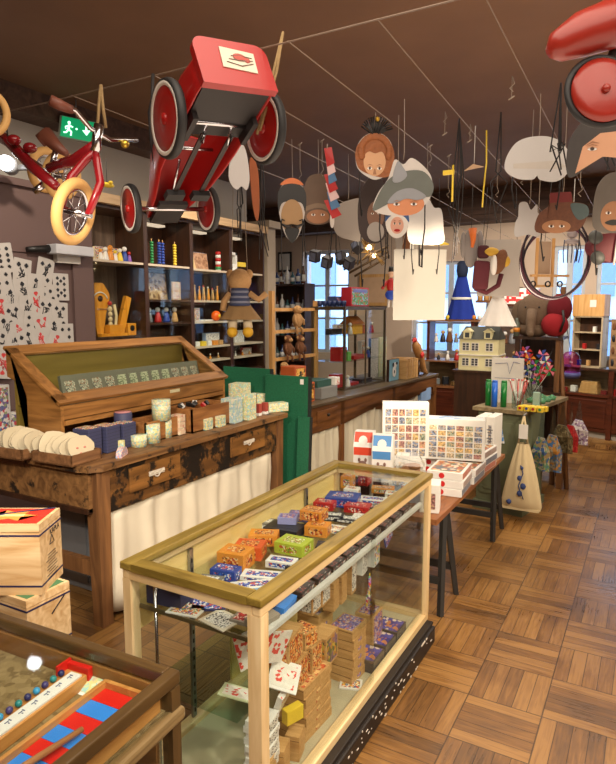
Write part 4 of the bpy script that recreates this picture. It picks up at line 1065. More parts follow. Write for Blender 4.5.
def slanted(lb, loc, bandc, rz):
    o = thing('slant_box', lb, 'game box', loc, R(rz), 'slant-topped animal game boxes')
    M = Matrix(((0, 0, 1, -.04), (1, 0, 0, 0), (0, 1, 0, 0), (0, 0, 0, 1)))
    x0, x1 = -.055, .055
    MB().prism([(-.05, 0), (.05, 0), (.05, .36), (-.01, .36), (-.05, .28)], 0, .11, M=M).build('box_body', C_WHT, o)
    MB().hull([(-.037, -.0505, .235), (.062, -.0505, .235), (.062, -.0505, .278), (-.037, -.0505, .278), (.062, -.0115, .359), (-.037, -.0115, .359)], [(0, 1, 2, 3), (3, 2, 4, 5)]).build('colour_band', bandc, o)
    MB().prism([(.0 + .025 * math.cos(t), .0 + .028 * math.sin(t)) for t in [2 * PI * i / 12 for i in range(12)]], 0, .001, M=Matrix.Translation((.012, -.034, .315)) @ Matrix.Rotation(R(64), 4, 'X')).build('white_badge', C_WHT, o)
    mb = MB().ball((.012, -.051, .18), (.026, .002, .024), n=7).ball((-.006, -.051, .208), (.008, .002, .012), n=5).ball((.03, -.051, .208), (.008, .002, .012), n=5); mb.build('animal_face', plain('animal_grey', S(130, 100, 90), .5), o)
    MB().box((.012, -.0512, .06), (.085, .001, .10)).build('bottom_band', plain('band_dark', S(70, 40, 40), .5), o)
slanted('slant-topped white box with red-orange band, leftmost on the trestle table', (-1.40, 3.10, zq), plain('band_red', S(220, 76, 52), .4), 14)
slanted('slant-topped white box with blue band beside the red-orange one', (-1.27, 3.06, zq), plain('band_blue', S(80, 140, 200), .4), 14)
# clear gift bag
o = thing('gift_bag', 'clear cellophane bag holding a brown toy in front of the puzzle boxes', 'gift bag', (-1.13, 3.12, zq), R(14))
MB().hull([(-.085, -.05, 0), (.085, -.05, 0), (.085, .05, 0), (-.085, .05, 0), (-.085, -.045, .20), (.085, -.045, .20), (.085, .045, .20), (-.085, .045, .20), (-.05, 0, .27), (.05, 0, .27)],
          [(3, 2, 1, 0), (0, 1, 5, 4), (1, 2, 6, 5), (2, 3, 7, 6), (3, 0, 4, 7), (4, 5, 9, 8), (6, 7, 8, 9), (5, 6, 9), (7, 4, 8)]).build('cellophane', glass('cellophane', (.88, .88, .86), 2.2, .10), o)
MB().ball((-.02, 0, .15), (.03, .02, .06), rot=(0, .4, 0), n=9).ball((.03, 0, .19), (.04, .02, .02), n=8).build('toy', plain('toy_brown', S(140, 96, 62), .6), o)
MB().b2((-.08, -.052, .0), (.08, -.047, .10)).build('backing_card', plain('card_skyblue', S(190, 205, 225), .5), o)
text('BOOK', .030, plain('ink_rust', S(190, 80, 60), .5), o, (.01, -.0525, .085), (PI / 2, 0, 0), name='card_lettering')
o = puzzle('small white framed game box with brown panel at the near table end', (-.97, 3.02, zq), (.10, .12, .15), 14, 1, 1, 9)
o = puzzle('narrow white game box with small pictures left of the clear bag', (-1.20, 3.22, zq), (.07, .07, .23), 14, 2, 6, 12)
o = puzzle('narrow white puzzle box supporting the tall one at the left rear', (-1.28, 3.46, zq), (.25, .10, .149), 24, 1, 1, 3)
# ---------------------------------------------------------------- playing cards on the plum wall
PIPS = {'heart': [(0, -.5), (.5, .1), (.42, .42), (.2, .5), (0, .3), (-.2, .5), (-.42, .42), (-.5, .1)],
        'spade': [(0, .5), (.5, -.05), (.4, -.3), (.1, -.2), (.16, -.5), (-.16, -.5), (-.1, -.2), (-.4, -.3), (-.5, -.05)],
        'diamond': [(0, .5), (.36, 0), (0, -.5), (-.36, 0)],
        'club': [(0, .5), (.24, .38), (.18, .08), (.46, .1), (.48, -.2), (.1, -.18), (.16, -.5), (-.16, -.5), (-.1, -.18), (-.48, -.2), (-.46, .1), (-.18, .08), (-.24, .38)]}
LAY = {2: [(0, .6), (0, -.6)], 3: [(0, .6), (0, 0), (0, -.6)], 4: [(-.5, .6), (.5, .6), (-.5, -.6), (.5, -.6)], 6: [(-.5, .6), (.5, .6), (-.5, 0), (.5, 0), (-.5, -.6), (.5, -.6)],
       8: [(-.5, .65), (.5, .65), (-.5, .2), (.5, .2), (-.5, -.2), (.5, -.2), (-.5, -.65), (.5, -.65)], 10: [(-.5, .7), (.5, .7), (-.5, .25), (.5, .25), (-.5, -.25), (.5, -.25), (-.5, -.7), (.5, -.7), (0, .48), (0, -.48)]}
INKB = plain('card_ink_black', S(34, 34, 40), .5); INKR = plain('card_ink_red', S(200, 60, 60), .5); CARDW = plain('card_white', S(186, 180, 174), .6)
def playing_card(lb, px, py, rot, suit, n, k, blob=False):
    c = at(px, py, 'x', -4.078 + k * .0009 if py > 0 else 0)
    o = MB().prism([(-.068, -.105), (.068, -.105), (.073, -.10), (.073, .10), (.068, .105), (-.068, .105), (-.073, .10), (-.073, -.10)], 0, .0007).build('playing_card', CARDW)
    o.location = c; o.rotation_euler = (PI / 2, R(rot), PI / 2); o.rotation_mode = 'XYZ'
    o.matrix_world = Matrix.Translation(c) @ Matrix(((0, 0, 1, 0), (1, 0, 0, 0), (0, 1, 0, 0), (0, 0, 0, 1))) @ Matrix.Rotation(R(rot), 4, 'Z')
    mb = MB(); sc = .030 if n > 4 else .036
    for x, y in LAY[n]:
        mb.prism([(p[0] * sc * (1 if y >= 0 else -1) + x * .062, p[1] * sc * (1 if y >= 0 else -1) + y * .10) for p in PIPS[suit]], .0007, .0010)
    ink = INKR if suit in ('heart', 'diamond') else INKB
    mb.build('pip_print', ink, o)
    if blob:
        rn = random.Random(k); mb = MB()
        for q in range(5): mb.tube([(rn.uniform(-.03, .03), rn.uniform(-.05, .05), .001) for _ in range(4)], .0035, 4)
        mb.build('line_drawing', ink, o)
    return tag(o, lb, 'playing card', 'large playing cards pinned on the plum wall')
cards = [(4, 258, 8, 'club', 8), (22, 273, -8, 'club', 4), (45, 272, -12, 'spade', 4), (61, 287, 0, 'spade', 10), (3, 283, 5, 'club', 6), (10, 300, -6, 'spade', 3), (24, 292, 12, 'club', 2), (36, 288, -4, 'spade', 2), (50, 300, 22, 'club', 6),
         (2, 310, 0, 'heart', 2), (14, 318, 10, 'spade', 4), (28, 310, -4, 'club', 2), (37, 302, 6, 'heart', 3), (46, 312, -5, 'spade', 4), (60, 316, -2, 'spade', 4), (6, 330, -14, 'club', 4), (20, 334, 18, 'diamond', 3),
         (32, 326, -10, 'club', 6), (44, 328, 14, 'heart', 4), (54, 331, -4, 'spade', 3), (66, 337, 0, 'club', 6), (2, 345, 20, 'spade', 4), (14, 347, -20, 'club', 3), (28, 343, 24, 'spade', 4), (42, 342, 10, 'diamond', 2), (56, 345, -16, 'heart', 3), (10, 358, 6, 'club', 4), (3, 364, -8, 'heart', 2)]
cw = ['top row, at the left frame edge', 'top row, second from the left', 'top row, tilted below the white wall unit', 'alone at the right of the top row', 'left frame edge, second row', 'left part of the second row', 'upper middle, half covered',
      'middle of the second row', 'right part of the second row, strongly tilted', 'left frame edge, third row', 'left part of the third row', 'middle of the third row', 'middle of the cluster', 'right of the cluster middle', 'right edge of the third row', 'left part of the fourth row',
      'fourth row, turned to the left', 'middle of the fourth row', 'fourth row, right of its middle', 'right part of the fourth row', 'lowest at the right edge of the cluster', 'left frame edge, fifth row', 'left part of the fifth row', 'fifth row, strongly turned', 'just above the slant-front box, middle',
      'just above the slant-front box, right part', 'left of the slant-front box, upper card', 'left of the slant-front box, lower card']
for k, (px, py, rt_, su, n) in enumerate(cards):
    playing_card('large playing card with %d %s %ss, %s' % (n, 'red' if su in ('heart', 'diamond') else 'black', su, cw[k]), px, py, rt_, su, n, k, n <= 4)
c = at(66, 253, 'x', -4.06)
o = thing('wall_unit', 'small pale metal box mounted above the playing cards on the plum wall', 'wall unit', (-4.088, c.y, c.z))
MB().b2((0, -.16, -.02), (.12, .20, .055), bev=.008).build('housing', plain('unit_white', S(190, 190, 195), .4), o)
MB().b2((0, -.10, -.08), (.05, .12, -.02)).build('paper_holder', plain('unit_paper', S(196, 190, 180), .6), o)
MB().cyl((.02, -.34, .0), (.03, -.16, .02), .02, .03).build('cable_sleeve', BLACK, o)

# ---------------------------------------------------------------- exit sign and wall spotlight
c = DP(77, 130, 3.55)
c = at(77, 130, 'x', -4.18); o = thing('exit_sign', 'green illuminated exit sign with running figure and down arrow under the ceiling', 'sign', c, YAW + R(14)); o.scale = (1.35,) * 3
MB().box((0, 0, 0), (.20, .035, .125), (0, R(8), 0)).build('housing', plain('sign_grey', S(150, 160, 150), .5), o)
MB().box((.005, -.019, 0), (.185, .003, .115), (0, R(8), 0)).build('green_panel', emis('exit_green', S(10, 130, 80), 1.2), o)
wh = emis('exit_white', S(190, 255, 220), 2.2)
fg = MB().ball((-.040, -.022, .034), (.009, .002, .009), n=6).tube([(-.038, -.022, .022), (-.046, -.022, -.005)], .007, 5).tube([(-.046, -.022, -.005), (-.030, -.022, -.018), (-.034, -.022, -.04)], .005, 5).tube([(-.046, -.022, -.005), (-.060, -.022, -.022), (-.074, -.022, -.022)], .005, 5).tube([(-.038, -.022, .018), (-.020, -.022, .008)], .004, 5).tube([(-.042, -.022, .018), (-.062, -.022, .010), (-.060, -.022, -.004)], .004, 5)
fg.build('running_figure', wh, o)
MB().box((.055, -.022, .015), (.010, .002, .05)).prism([(.032, -.005), (.078, -.005), (.055, -.035)], .0, .002, M=Matrix(((1, 0, 0, 0), (0, 0, -1, -.021), (0, 1, 0, 0), (0, 0, 0, 1)))).build('down_arrow', wh, o)
MB().cyl((0, 0, .06), (.0, 0, (ZC - c.z) / 1.35), .004).build('hanging_rod', GREY, o)
MB().ball((0, -.02, 0), .006).build('lamp', wh, o)
c = DP(10, 166, 4.1)
o = thing('wall_spotlight', 'glowing white spotlight fixed high at the left frame edge', 'spotlight', c)
MB().lathe([(.03, -.08), (.05, -.06), (.055, .05), (.05, .055)], 20, rot=(R(90), 0, YAW + .3)).build('lamp_housing', GREY, o)
MB().ball(-FW * .055, .05, n=8).build('bulb', emis('spot_bulb', (.9, .95, 1), 18), o)
MB().box((.08, .05, -.01), (.16, .04, .03), (0, 0, YAW)).build('bracket', GREY, o)

# ---------------------------------------------------------------- goods in the wall bays
gw = 'small goods on the lit shelves of the wall bays'
def sh(y, z, dx=-.16): return (-4.1 + dx, y, z + .001)
TOYC = {'white': C_WHT, 'orange': C_ORG, 'yellow': C_YEL, 'red': C_RED, 'blue': C_BLU, 'green': plain('toy_green', S(40, 130, 70), .4), 'purple': plain('toy_purple', S(130, 80, 160), .4), 'tan': BOXW, 'black': C_BLK, 'pink': plain('toy_pink', S(220, 120, 140), .4)}
def figure(lb, loc, h, c1, c2, group=None, cat='figurine', name='figurine'):
    o = thing(name, lb, cat, loc, R(90) if loc[0] < -3.9 else R(20), group)
    MB().lathe([(.001, 0), (h * .22, 0), (h * .24, h * .1), (h * .16, h * .5), (h * .10, h * .66), (.001, h * .68)], 12).build('body', c1, o)
    MB().ball((0, 0, h * .82), h * .16, n=7).build('head', c2, o)
    return o
for k, (c1, c2, nm) in enumerate((('white', 'orange', 'white figure with orange head'), ('white', 'white', 'all white figure'), ('orange', 'orange', 'orange figure'), ('white', 'yellow', 'white figure with yellow head'), ('yellow', 'white', 'yellow figure with white head'), ('blue', 'white', 'blue figure with white head'), ('purple', 'red', 'purple figure with red head'))):
    figure('small %s on the lit top shelf of the first bay' % nm, sh(3.80 + k * .055, 2.06, -.10), .10 + .02 * (k % 3), TOYC[c1], TOYC[c2], gw)
for k in range(2): gbox('toy_box', ['white picture box on the lit top shelf of the first bay, left', 'tan picture box on the lit top shelf of the first bay, right'][k], 'box', sh(3.90 + k * .17, 2.06, -.24), (.03, .10, .13), 0, C_WHT if not k else BOXW, A_MIX, 'x')
# orange wooden toy swing figure
ORW = wood('orange_wood', S(206, 128, 30), S(232, 160, 52), 'z', 10, .35)
o = thing('wooden_fairground_toy', 'orange wooden scalloped fairground toy with hanging figure in the first bay', 'toy', sh(3.86, 1.40, -.14), 0)
Mx = Matrix(((0, 0, 1, 0), (1, 0, 0, 0), (0, 1, 0, 0), (0, 0, 0, 1)))
pts = []
for i in range(25):
    t = PI * i / 24; r_ = .15 + .012 * abs(math.sin(t * 4)); pts.append((-.07 + r_ * math.cos(t) * .75, .32 + r_ * math.sin(t) * .95))
pts += [(-.15, .20), (-.10, .0), (-.04, .0), (.0, .20)]
MB().prism(pts, -.012, .012, M=Mx).build('scalloped_back', ORW, o)
MB().lathe([(.001, 0), (.026, 0), (.026, .004), (.001, .004)], 20, c=(.012, -.06, .33), rot=(0, PI / 2, 0)).build('dark_medallion', DARKW, o)
MB().tube(arc((.014, -.06, .30), .085, 20, 160, 12, 'yz'), .006).build('white_arch', C_WHT, o)
MB().b2((-.06, -.10, 0), (.06, .20, .025)).b2((-.05, .0, .025), (.05, .17, .10)).build('base', ORW, o)
MB().prism([(.12, .02), (.20, .02), (.30, .34), (.24, .36)], -.02, .02, M=Mx).build('tilted_ladder', ORW, o)
MB().tube([(.02, -.1, .24), (.02, .22, .24)], .003).build('crossbar', CHROME, o)
mb = MB()
for q in range(4): mb.ball((.03, .03, .24 - q * .045), (.02, .02, .024), n=7)
mb.build('bead_body', plain('bead_cream', S(220, 196, 150), .4), o)
MB().ball((.03, .03, .29), .02, n=7).build('red_cap', C_RED, o)
MB().tube([(.03, .08, .28), (.03, .10, .18), (.03, .09, .10), (.03, .05, .06)], .014).build('cream_arm', plain('bead_cream', S(220, 196, 150), .4), o)
o = thing('wooden_music_box', 'small brown wooden cube with round hole beside the orange toy', 'toy', sh(4.14, 1.40, -.14))
MB().b2((-.04, -.05, 0), (.04, .05, .11), bev=.004).build('box', ORW, o); MB().cyl((.04, 0, .065), (.042, 0, .065), .028).build('sound_hole', BLACK, o)
for k, (nm, cc) in enumerate((('green', 'green'), ('blue', 'blue'), ('dark blue', 'blue'), ('yellow', 'yellow'))):
    y = (4.40, 4.50, 4.55, 4.72)[k]
    mb = MB()
    for q in range(8): mb.ball((0, 0, .02 + q * .026), (.020, .020, .014), n=6)
    o = thing('bead_column', 'column of %s wooden beads on the upper shelf of the second bay' % nm, 'toy', sh(y, 2.06, -.08)); mb.build('beads', TOYC[cc], o); MB().cyl((0, 0, 0), (0, 0, .24), .004).build('peg', BOXW, o)
gbox('framed_picture', 'tan framed picture leaning on the middle shelf of the second bay', 'picture', sh(4.62, 1.73, -.22), (.02, .26, .26), (0, R(-6), 0), BOXW, art('print_tan', [S(190, 160, 120), S(170, 140, 100), S(120, 90, 60), S(205, 180, 140)], 30), 'x')
gbox('framed_picture', 'small blue and red picture on the middle shelf of the second bay', 'picture', sh(4.77, 1.73, -.12), (.02, .12, .18), 0, BOXW, A_MIX, 'x')
for k in range(4): figure(['grey blue figure, leftmost on the low shelf of the second bay', 'red and white figure on the low shelf of the second bay', 'blue seated figure on the low shelf of the second bay', 'tan figure, rightmost on the low shelf of the second bay'][k], sh(4.38 + k * .12, 1.51, -.12), .15, [GREY, C_RED, C_BLU, BOXW][k], C_WHT, gw)
# third and fourth bays
o = thing('wooden_lattice', 'pale wooden pointed lattice toy on the top shelf of the third bay', 'toy', sh(4.96, 2.05, -.10))
MB().prism([(-.05, 0), (.10, 0), (-.02, .30)], -.01, .01, M=Mx).build('panel', PINE, o)
mb = MB()
for q in range(5): mb.box((.012, .0 - q * .006, .03 + q * .045), (.004, .05 - q * .008, .012))
mb.build('openings', DARKW, o)
gbox('framed_picture', 'wide framed brown picture with blue top edge on the third bay top shelf', 'picture', sh(5.22, 2.05, -.20), (.02, .34, .19), (0, R(-8), 0), plain('frame_bluegrey', S(140, 160, 190), .5), art('print_brown', [S(170, 130, 100), S(150, 110, 84), S(190, 150, 120)], 40), 'x')
o = thing('striped_cone_stack', 'red and white striped stacking toy on the third bay top shelf', 'toy', sh(5.44, 2.05, -.10))
for q in range(6): MB().lathe([(.001, q * .035), (.03, q * .035), (.03, q * .035 + .033), (.001, q * .035 + .033)], 14).build('ring', C_RED if q % 2 else C_WHT, o)
MB().ball((0, 0, .03), .034).build('green_ball', TOYC['green'], o)
o = thing('crane_toy', 'yellow and white wooden crane toy on wheels on the top shelf of the fourth bay', 'toy', sh(5.62, 2.05, -.10))
MB().b2((-.02, -.06, .02), (.02, -.02, .36)).build('mast', C_YEL, o); MB().b2((-.03, -.02, .05), (.03, .13, .09)).b2((-.03, .10, .09), (.03, .13, .22)).b2((-.03, -.02, .19), (.03, .13, .22)).build('cab', C_WHT, o)
for y in (0, .09): MB().cyl((-.035, y, .03), (.035, y, .03), .03).build('wheel', C_WHT, o)
MB().b2((-.03, .16, .07), (.03, .30, .12)).build('trailer', C_YEL, o)
for k in range(14):
    y = 4.96 + k * .038; h = .12 + .05 * ((k * 7) % 5) / 4
    o = thing('skittle', ['orange', 'cream', 'tan', 'red-topped'][k % 4] + ' wooden skittle, %s along the second shelf of the third bay' % (['leftmost', 'second', 'third', 'fourth', 'fifth', 'sixth', 'seventh', 'eighth', 'ninth', 'tenth', 'eleventh', 'twelfth', 'thirteenth', 'fourteenth'][k]), 'skittle', sh(y, 1.73, -.10 - .04 * (k % 2)), 0, 'wooden skittles in the third bay')
    MB().lathe([(.001, 0), (.012, 0), (.015, .03), (.008, h * .6), (.006, h * .8), (.001, h * .82)], 10).build('body', [ORW, plain('cream_wood', S(230, 210, 165), .5), BOXW, plain('cream_wood', S(230, 210, 165), .5)][k % 4], o); MB().ball((0, 0, h * .88), .010, n=6).build('head', [ORW, C_WHT, BOXW, C_RED][k % 4], o)
gbox('toy_box', 'white picture box on the third shelf of the third bay', 'box', sh(5.02, 1.51, -.10), (.05, .12, .14), 0, C_WHT, A_MIX, 'x')
o = thing('ring_toy', 'bright orange round toy on the third shelf of the third bay', 'toy', sh(5.36, 1.51, -.08)); MB().ball((0, 0, .055), (.05, .06, .055)).build('body', plain('vivid_orange', S(240, 100, 20), .3), o); MB().ball((.045, .0, .055), (.012, .02, .02), n=6).build('eye', C_YEL, o)
gbox('game_board', 'flat white board lying on the third shelf of the third bay', 'board', sh(5.22, 1.51, -.15), (.16, .22, .015), R(15), C_WHT, A_BW, '')
gbox('toy_box', 'blue and white boxed game on the fourth shelf of the third bay', 'box', sh(5.34, 1.25, -.14), (.05, .24, .13), 0, plain('frame_bluegrey', S(140, 160, 190), .5), A_BW, 'x')
for k in range(5): gbox('toy_box', ['white oblong box', 'yellow cube', 'long white carton', 'orange cube', 'pale tan carton'][k] + ' at the front of the fourth shelf, third bay', 'box', sh(5.0 + k * .10, 1.25, -.06), (.04, .06 + .02 * (k % 2), .05), 0, [C_WHT, C_YEL, C_WHT, C_ORG, BOXW][k], A_MIX, '', gw)
for k in range(8): figure('tiny %s knick-knack, %s on the lowest lit shelf of the wall bays' % (['red', 'white', 'orange', 'tan'][k % 4], ['leftmost', 'second', 'third', 'fourth', 'fifth', 'sixth', 'seventh', 'rightmost'][k]), sh(4.98 + k * .14 + (.04 if k > 3 else 0), 1.10, -.09), .06, [C_RED, C_WHT, C_ORG, BOXW][k % 4], C_WHT, gw)
for k in range(4): gbox('toy_box', ['grey framed card on the second shelf of the fourth bay', 'white card box on the third shelf of the fourth bay', 'tall white picture on the fourth shelf of the fourth bay', 'red box on the lowest shelf of the fourth bay'][k], 'box', sh([5.9, 5.74, 5.85, 6.0][k], [1.73, 1.51, 1.25, 1.10][k], -.14), (.04, .18, [.2, .12, .14, .08][k]), 0, [GREY, C_WHT, C_WHT, C_RED][k], A_BW, 'x')

# ---------------------------------------------------------------- on the oak counter
A2 = Matrix.Translation((-2.456, 4.30, 0)) @ Matrix.Rotation(-R(2.9), 4, 'Z')
def K(x, y, z=.851): return tuple(A2 @ Vector((x, y, z)))
A_MKY = art('print_monkey', [S(226, 178, 88), S(214, 160, 70), S(90, 60, 30), S(232, 190, 104), S(190, 120, 60)], 50)
for k, (x, y, z, s, lb) in enumerate([(-.14, .20, 0, (.12, .16, .17), 'lower orange picture box with black monkey figure on the counter end'), (-.20, .05, 0, (.14, .10, .17), 'rust coloured book box beside the monkey picture box'),
                                      (-.20, .13, .171, (.15, .17, .14), 'upper orange picture box with black figure stacked on the counter end')]):
    o = gbox('picture_box', lb, 'box', K(x, y, .851 + z), s, -R(4), plain('rust_box', S(176, 84, 40), .5), A_MKY, 'x')
    MB().ball((s[0] / 2, .0, s[2] * .6), (.002, .018, .018), n=6).tube([(s[0] / 2, 0, s[2] * .6), (s[0] / 2, .005, s[2] * .25)], .008, 5).tube([(s[0] / 2, -.03, s[2] * .45), (s[0] / 2, .035, s[2] * .5)], .005, 5).build('black_figure', BLACK, o)
for k in range(2): gbox('book', ['red and white book standing at the counter end, left', 'red and white book standing at the counter end, right'][k], 'book', K(-.05, -.01 + k * .035, .851), (.12, .025, .19), -R(4), C_RED, A_RED, 'x')
gbox('carton', 'grey cloth box between the monkey picture boxes and the glazed cabinet', 'box', K(-.18, .52), (.22, .28, .10), -R(3), plain('grey_cloth_box', S(120, 120, 118), .8), A_BW, '')
gbox('carton', 'dark green box on top of the grey cloth box', 'box', K(-.20, .50, .952), (.18, .24, .06), -R(3), plain('dark_green_box', S(44, 78, 70), .6), A_BW, '')
gbox('carton', 'small white and red box beside the dark green one', 'box', K(-.12, .68, .952), (.08, .08, .07), -R(3), C_WHT, A_WR, 'x')
# easel frame behind the counter end
o = thing('toy_rack', 'pale wooden ladder-like rack behind the counter end with toys hanging on it', 'rack', (-2.98, 4.62, .851), -R(3))
PW = wood('rack_pine', S(190, 140, 80), S(216, 170, 110), 'z', 12)
MB().b2((-.02, -.02, 0), (.02, .02, .95)).build('post', PW, o)
pr = at(314, 330, 'x', -2.96)
yy = pr.y - 4.62
MB().b2((-.02, yy - .02, 0), (.02, yy + .02, .87)).build('post', PW, o)
for z in (.77, .57, .32): MB().b2((-.012, 0, z), (.012, yy, z + .03)).build('rail', PW, o)
plush = plain('plush_brown', S(110, 70, 44), .95, bump=.6, scale=60); plusht = plain('plush_tan', S(176, 136, 90), .95, bump=.6, scale=60)
def plushie(lb, loc, s, c1, c2, rz=0, group=None):
    o = thing('plush_monkey', lb, 'soft toy', loc, rz, group)
    MB().ball((0, 0, s * .4), (s * .22, s * .24, s * .34), n=9).build('body', c1, o)
    MB().ball((0, 0, s * .84), (s * .19, s * .2, s * .18), n=9).build('head', c1, o)
    MB().ball((s * .14, 0, s * .80), (s * .1, s * .13, s * .11), n=8).build('muzzle', c2, o)
    for k in (-1, 1):
        MB().ball((0, k * s * .2, s * .88), (s * .04, s * .07, s * .08), n=6).build('ear', c2, o)
        MB().tube([(0, k * s * .18, s * .6), (s * .1, k * s * .34, s * .4), (s * .14, k * s * .3, s * .2)], s * .055).build('arm', c1, o)
        MB().tube([(0, k * s * .12, s * .15), (s * .12, k * s * .2, s * .02), (s * .12, k * s * .22, -s * .2)], s * .06).build('leg', c1, o)
        MB().ball((s * .18, k * s * .07, s * .88), s * .02, n=5).build('eye', BLACK, o)
    return o
for k, (y, z, s_, c_, lb) in enumerate([(.34, 1.45, .22, plusht, 'tan plush monkey sitting high on the wooden rack'), (.18, 1.20, .20, plush, 'dark brown plush monkey on the middle rack rail, left'), (.38, 1.20, .20, plush, 'brown plush monkey on the middle rack rail, right'),
                                       (.12, .97, .19, plusht, 'small tan plush monkey low on the rack')]):
    q = Matrix.Translation((-2.98, 4.62, 0)) @ Matrix.Rotation(-R(3), 4, 'Z') @ Vector((.05, min(y, yy - .06), z)); plushie(lb, q, s_, c_, plusht, 0)
gbox('carton', 'tan and dark long box lying behind the green panels', 'box', (-2.86, 4.9, .86), (.3, .4, .10), 0, plain('cloth_taupe', S(120, 104, 84), .8), A_BW, '')
# contents of the glazed cabinet
A3 = Matrix.Translation((-2.60, 5.32, .85)) @ Matrix.Rotation(-R(2.9), 4, 'Z')
def Q(x, y, z): return tuple(A3 @ Vector((x, y, z)))
it = [((-.16, .12, .012), (.10, .12, .13), C_RED, 'red box on the cabinet floor, left'), ((-.14, .36, .012), (.12, .2, .03), C_RED, 'flat red tray on the cabinet floor'), ((-.14, .66, .012), (.12, .24, .04), C_BLK, 'dark flat box on the cabinet floor, right'),
      ((-.12, .10, .277), (.12, .13, .14), C_RED, 'red box on the middle cabinet shelf'), ((-.06, .18, .277), (.04, .07, .09), plain('lime_box', S(110, 190, 90), .4), 'bright green small box on the middle cabinet shelf'), ((-.14, .48, .277), (.14, .3, .04), C_RED, 'flat red tray on the middle cabinet shelf'),
      ((-.20, .76, .277), (.05, .12, .17), C_WHT, 'white standing card on the middle cabinet shelf'), ((-.20, .14, .537), (.08, .2, .06), C_BLK, 'black low box on the upper cabinet shelf'), ((-.14, .12, .60), (.05, .14, .04), C_WHT, 'white small pack on the upper cabinet shelf')]
for loc, sz, mt, lb in it: gbox('boxed_toy', lb, 'box', Q(*loc), sz, -R(2.9), mt, A_MIX, 'x' if mt is C_WHT else '')
o = thing('toy_house', 'small yellow toy house with brown roof in the glazed cabinet', 'toy house', Q(-.14, .42, .537), -R(2.9))
MB().b2((-.06, -.11, 0), (.06, .11, .10)).build('walls', plain('house_yellow', S(240, 180, 30), .5), o)
MB().hull([(-.08, -.13, .10), (.08, -.13, .10), (.08, .13, .10), (-.08, .13, .10), (0, -.12, .18), (0, .12, .18)], [(0, 3, 2, 1), (0, 1, 4), (2, 3, 5), (1, 2, 5, 4), (3, 0, 4, 5)]).build('roof', plain('house_roof', S(190, 110, 40), .6), o)
MB().b2((-.05, .11, 0), (.05, .21, .09)).build('annex', plain('rust_box', S(176, 84, 40), .5), o)
for k in range(5): figure('small %s figure in the glazed cabinet, %s' % (['white', 'blue', 'tan', 'red', 'white'][k], ['cabinet floor left', 'middle shelf right end', 'middle shelf centre', 'upper shelf right end', 'upper shelf left end'][k]), Q(-.08, [.22, .66, .58, .74, .26][k], [.012, .277, .317 - .04, .537, .537][k]), .12, [C_WHT, C_BLU, BOXW, C_RED, C_WHT][k], C_WHT)
# on the cabinet
for k in range(6):
    o = thing('blue_cup', 'small dark blue patterned cup, %s in the row on the glazed cabinet' % ['leftmost', 'second', 'third', 'fourth', 'fifth', 'sixth'][k], 'cup', Q(-.30 + k * .045, .04 + k * .015, .816), 0, 'blue cups on the glazed cabinet')
    MB().lathe([(.001, 0), (.020, 0), (.026, .03), (.026, .055), (.023, .055), (.020, .008), (.001, .008)], 14).build('bowl', plain('cup_blue', S(44, 60, 110), .3, var=.4, scale=80), o)
o = gbox('picture_book_box', 'red boxed set with green meadow picture on top of the glazed cabinet', 'box', Q(-.10, .40, .816), (.12, .36, .19), R(-5), plain('book_red', S(186, 40, 56), .4), art('print_meadow', [S(90, 150, 80), S(70, 130, 70), S(150, 190, 220), S(200, 90, 60), S(120, 170, 90)], 60), 'x')
MB().box((.062, 0, .155), (.002, .28, .03)).build('title_band', plain('title_blue', S(110, 120, 190), .4), o)
gbox('blue_box', 'blue square box standing left of the red boxed set', 'box', Q(-.24, .22, .816), (.10, .12, .10), 0, plain('box_steel', S(70, 84, 130), .5), A_BLU, 'x')
# right of the cabinet
o = gbox('dog_picture', 'pale blue picture panel of a black and white dog beside the glazed cabinet', 'picture', K(-.14, 2.02, .851), (.03, .26, .24), R(-3), DARKW, plain('panel_blue', S(120, 170, 190), .5), 'x')
MB().ball((.018, .0, .10), (.002, .05, .06), n=8).ball((.018, .02, .17), (.002, .04, .035), n=8).build('dog_body', C_WHT, o); MB().ball((.0195, -.03, .18), (.002, .025, .025), n=6).ball((.0195, .06, .19), (.002, .03, .015), n=6).ball((.0195, 0, .10), (.002, .015, .02), n=6).build('dog_patch', BLACK, o)
for k in range(5): gbox('wooden_box', 'tall thin wooden box, %s right of the dog picture' % ['first', 'second', 'third', 'fourth', 'fifth'][k], 'box', K(-.16, 2.22 + k * .07, .851), (.22, .055, .22 + .01 * (k % 2)), R(-3), BOXW, A_BW, '', 'thin wooden boxes beside the dog picture')
gbox('photo_frame', 'black and white framed card standing above the dog picture', 'picture', K(-.42, 2.10, .851), (.03, .22, .46), 0, C_BLK, A_BW, 'x')
gbox('photo_frame', 'pale green framed card standing above the thin wooden boxes', 'picture', K(-.44, 2.36, .851), (.03, .22, .46), 0, plain('pale_green', S(205, 215, 175), .5), A_PST, 'x')
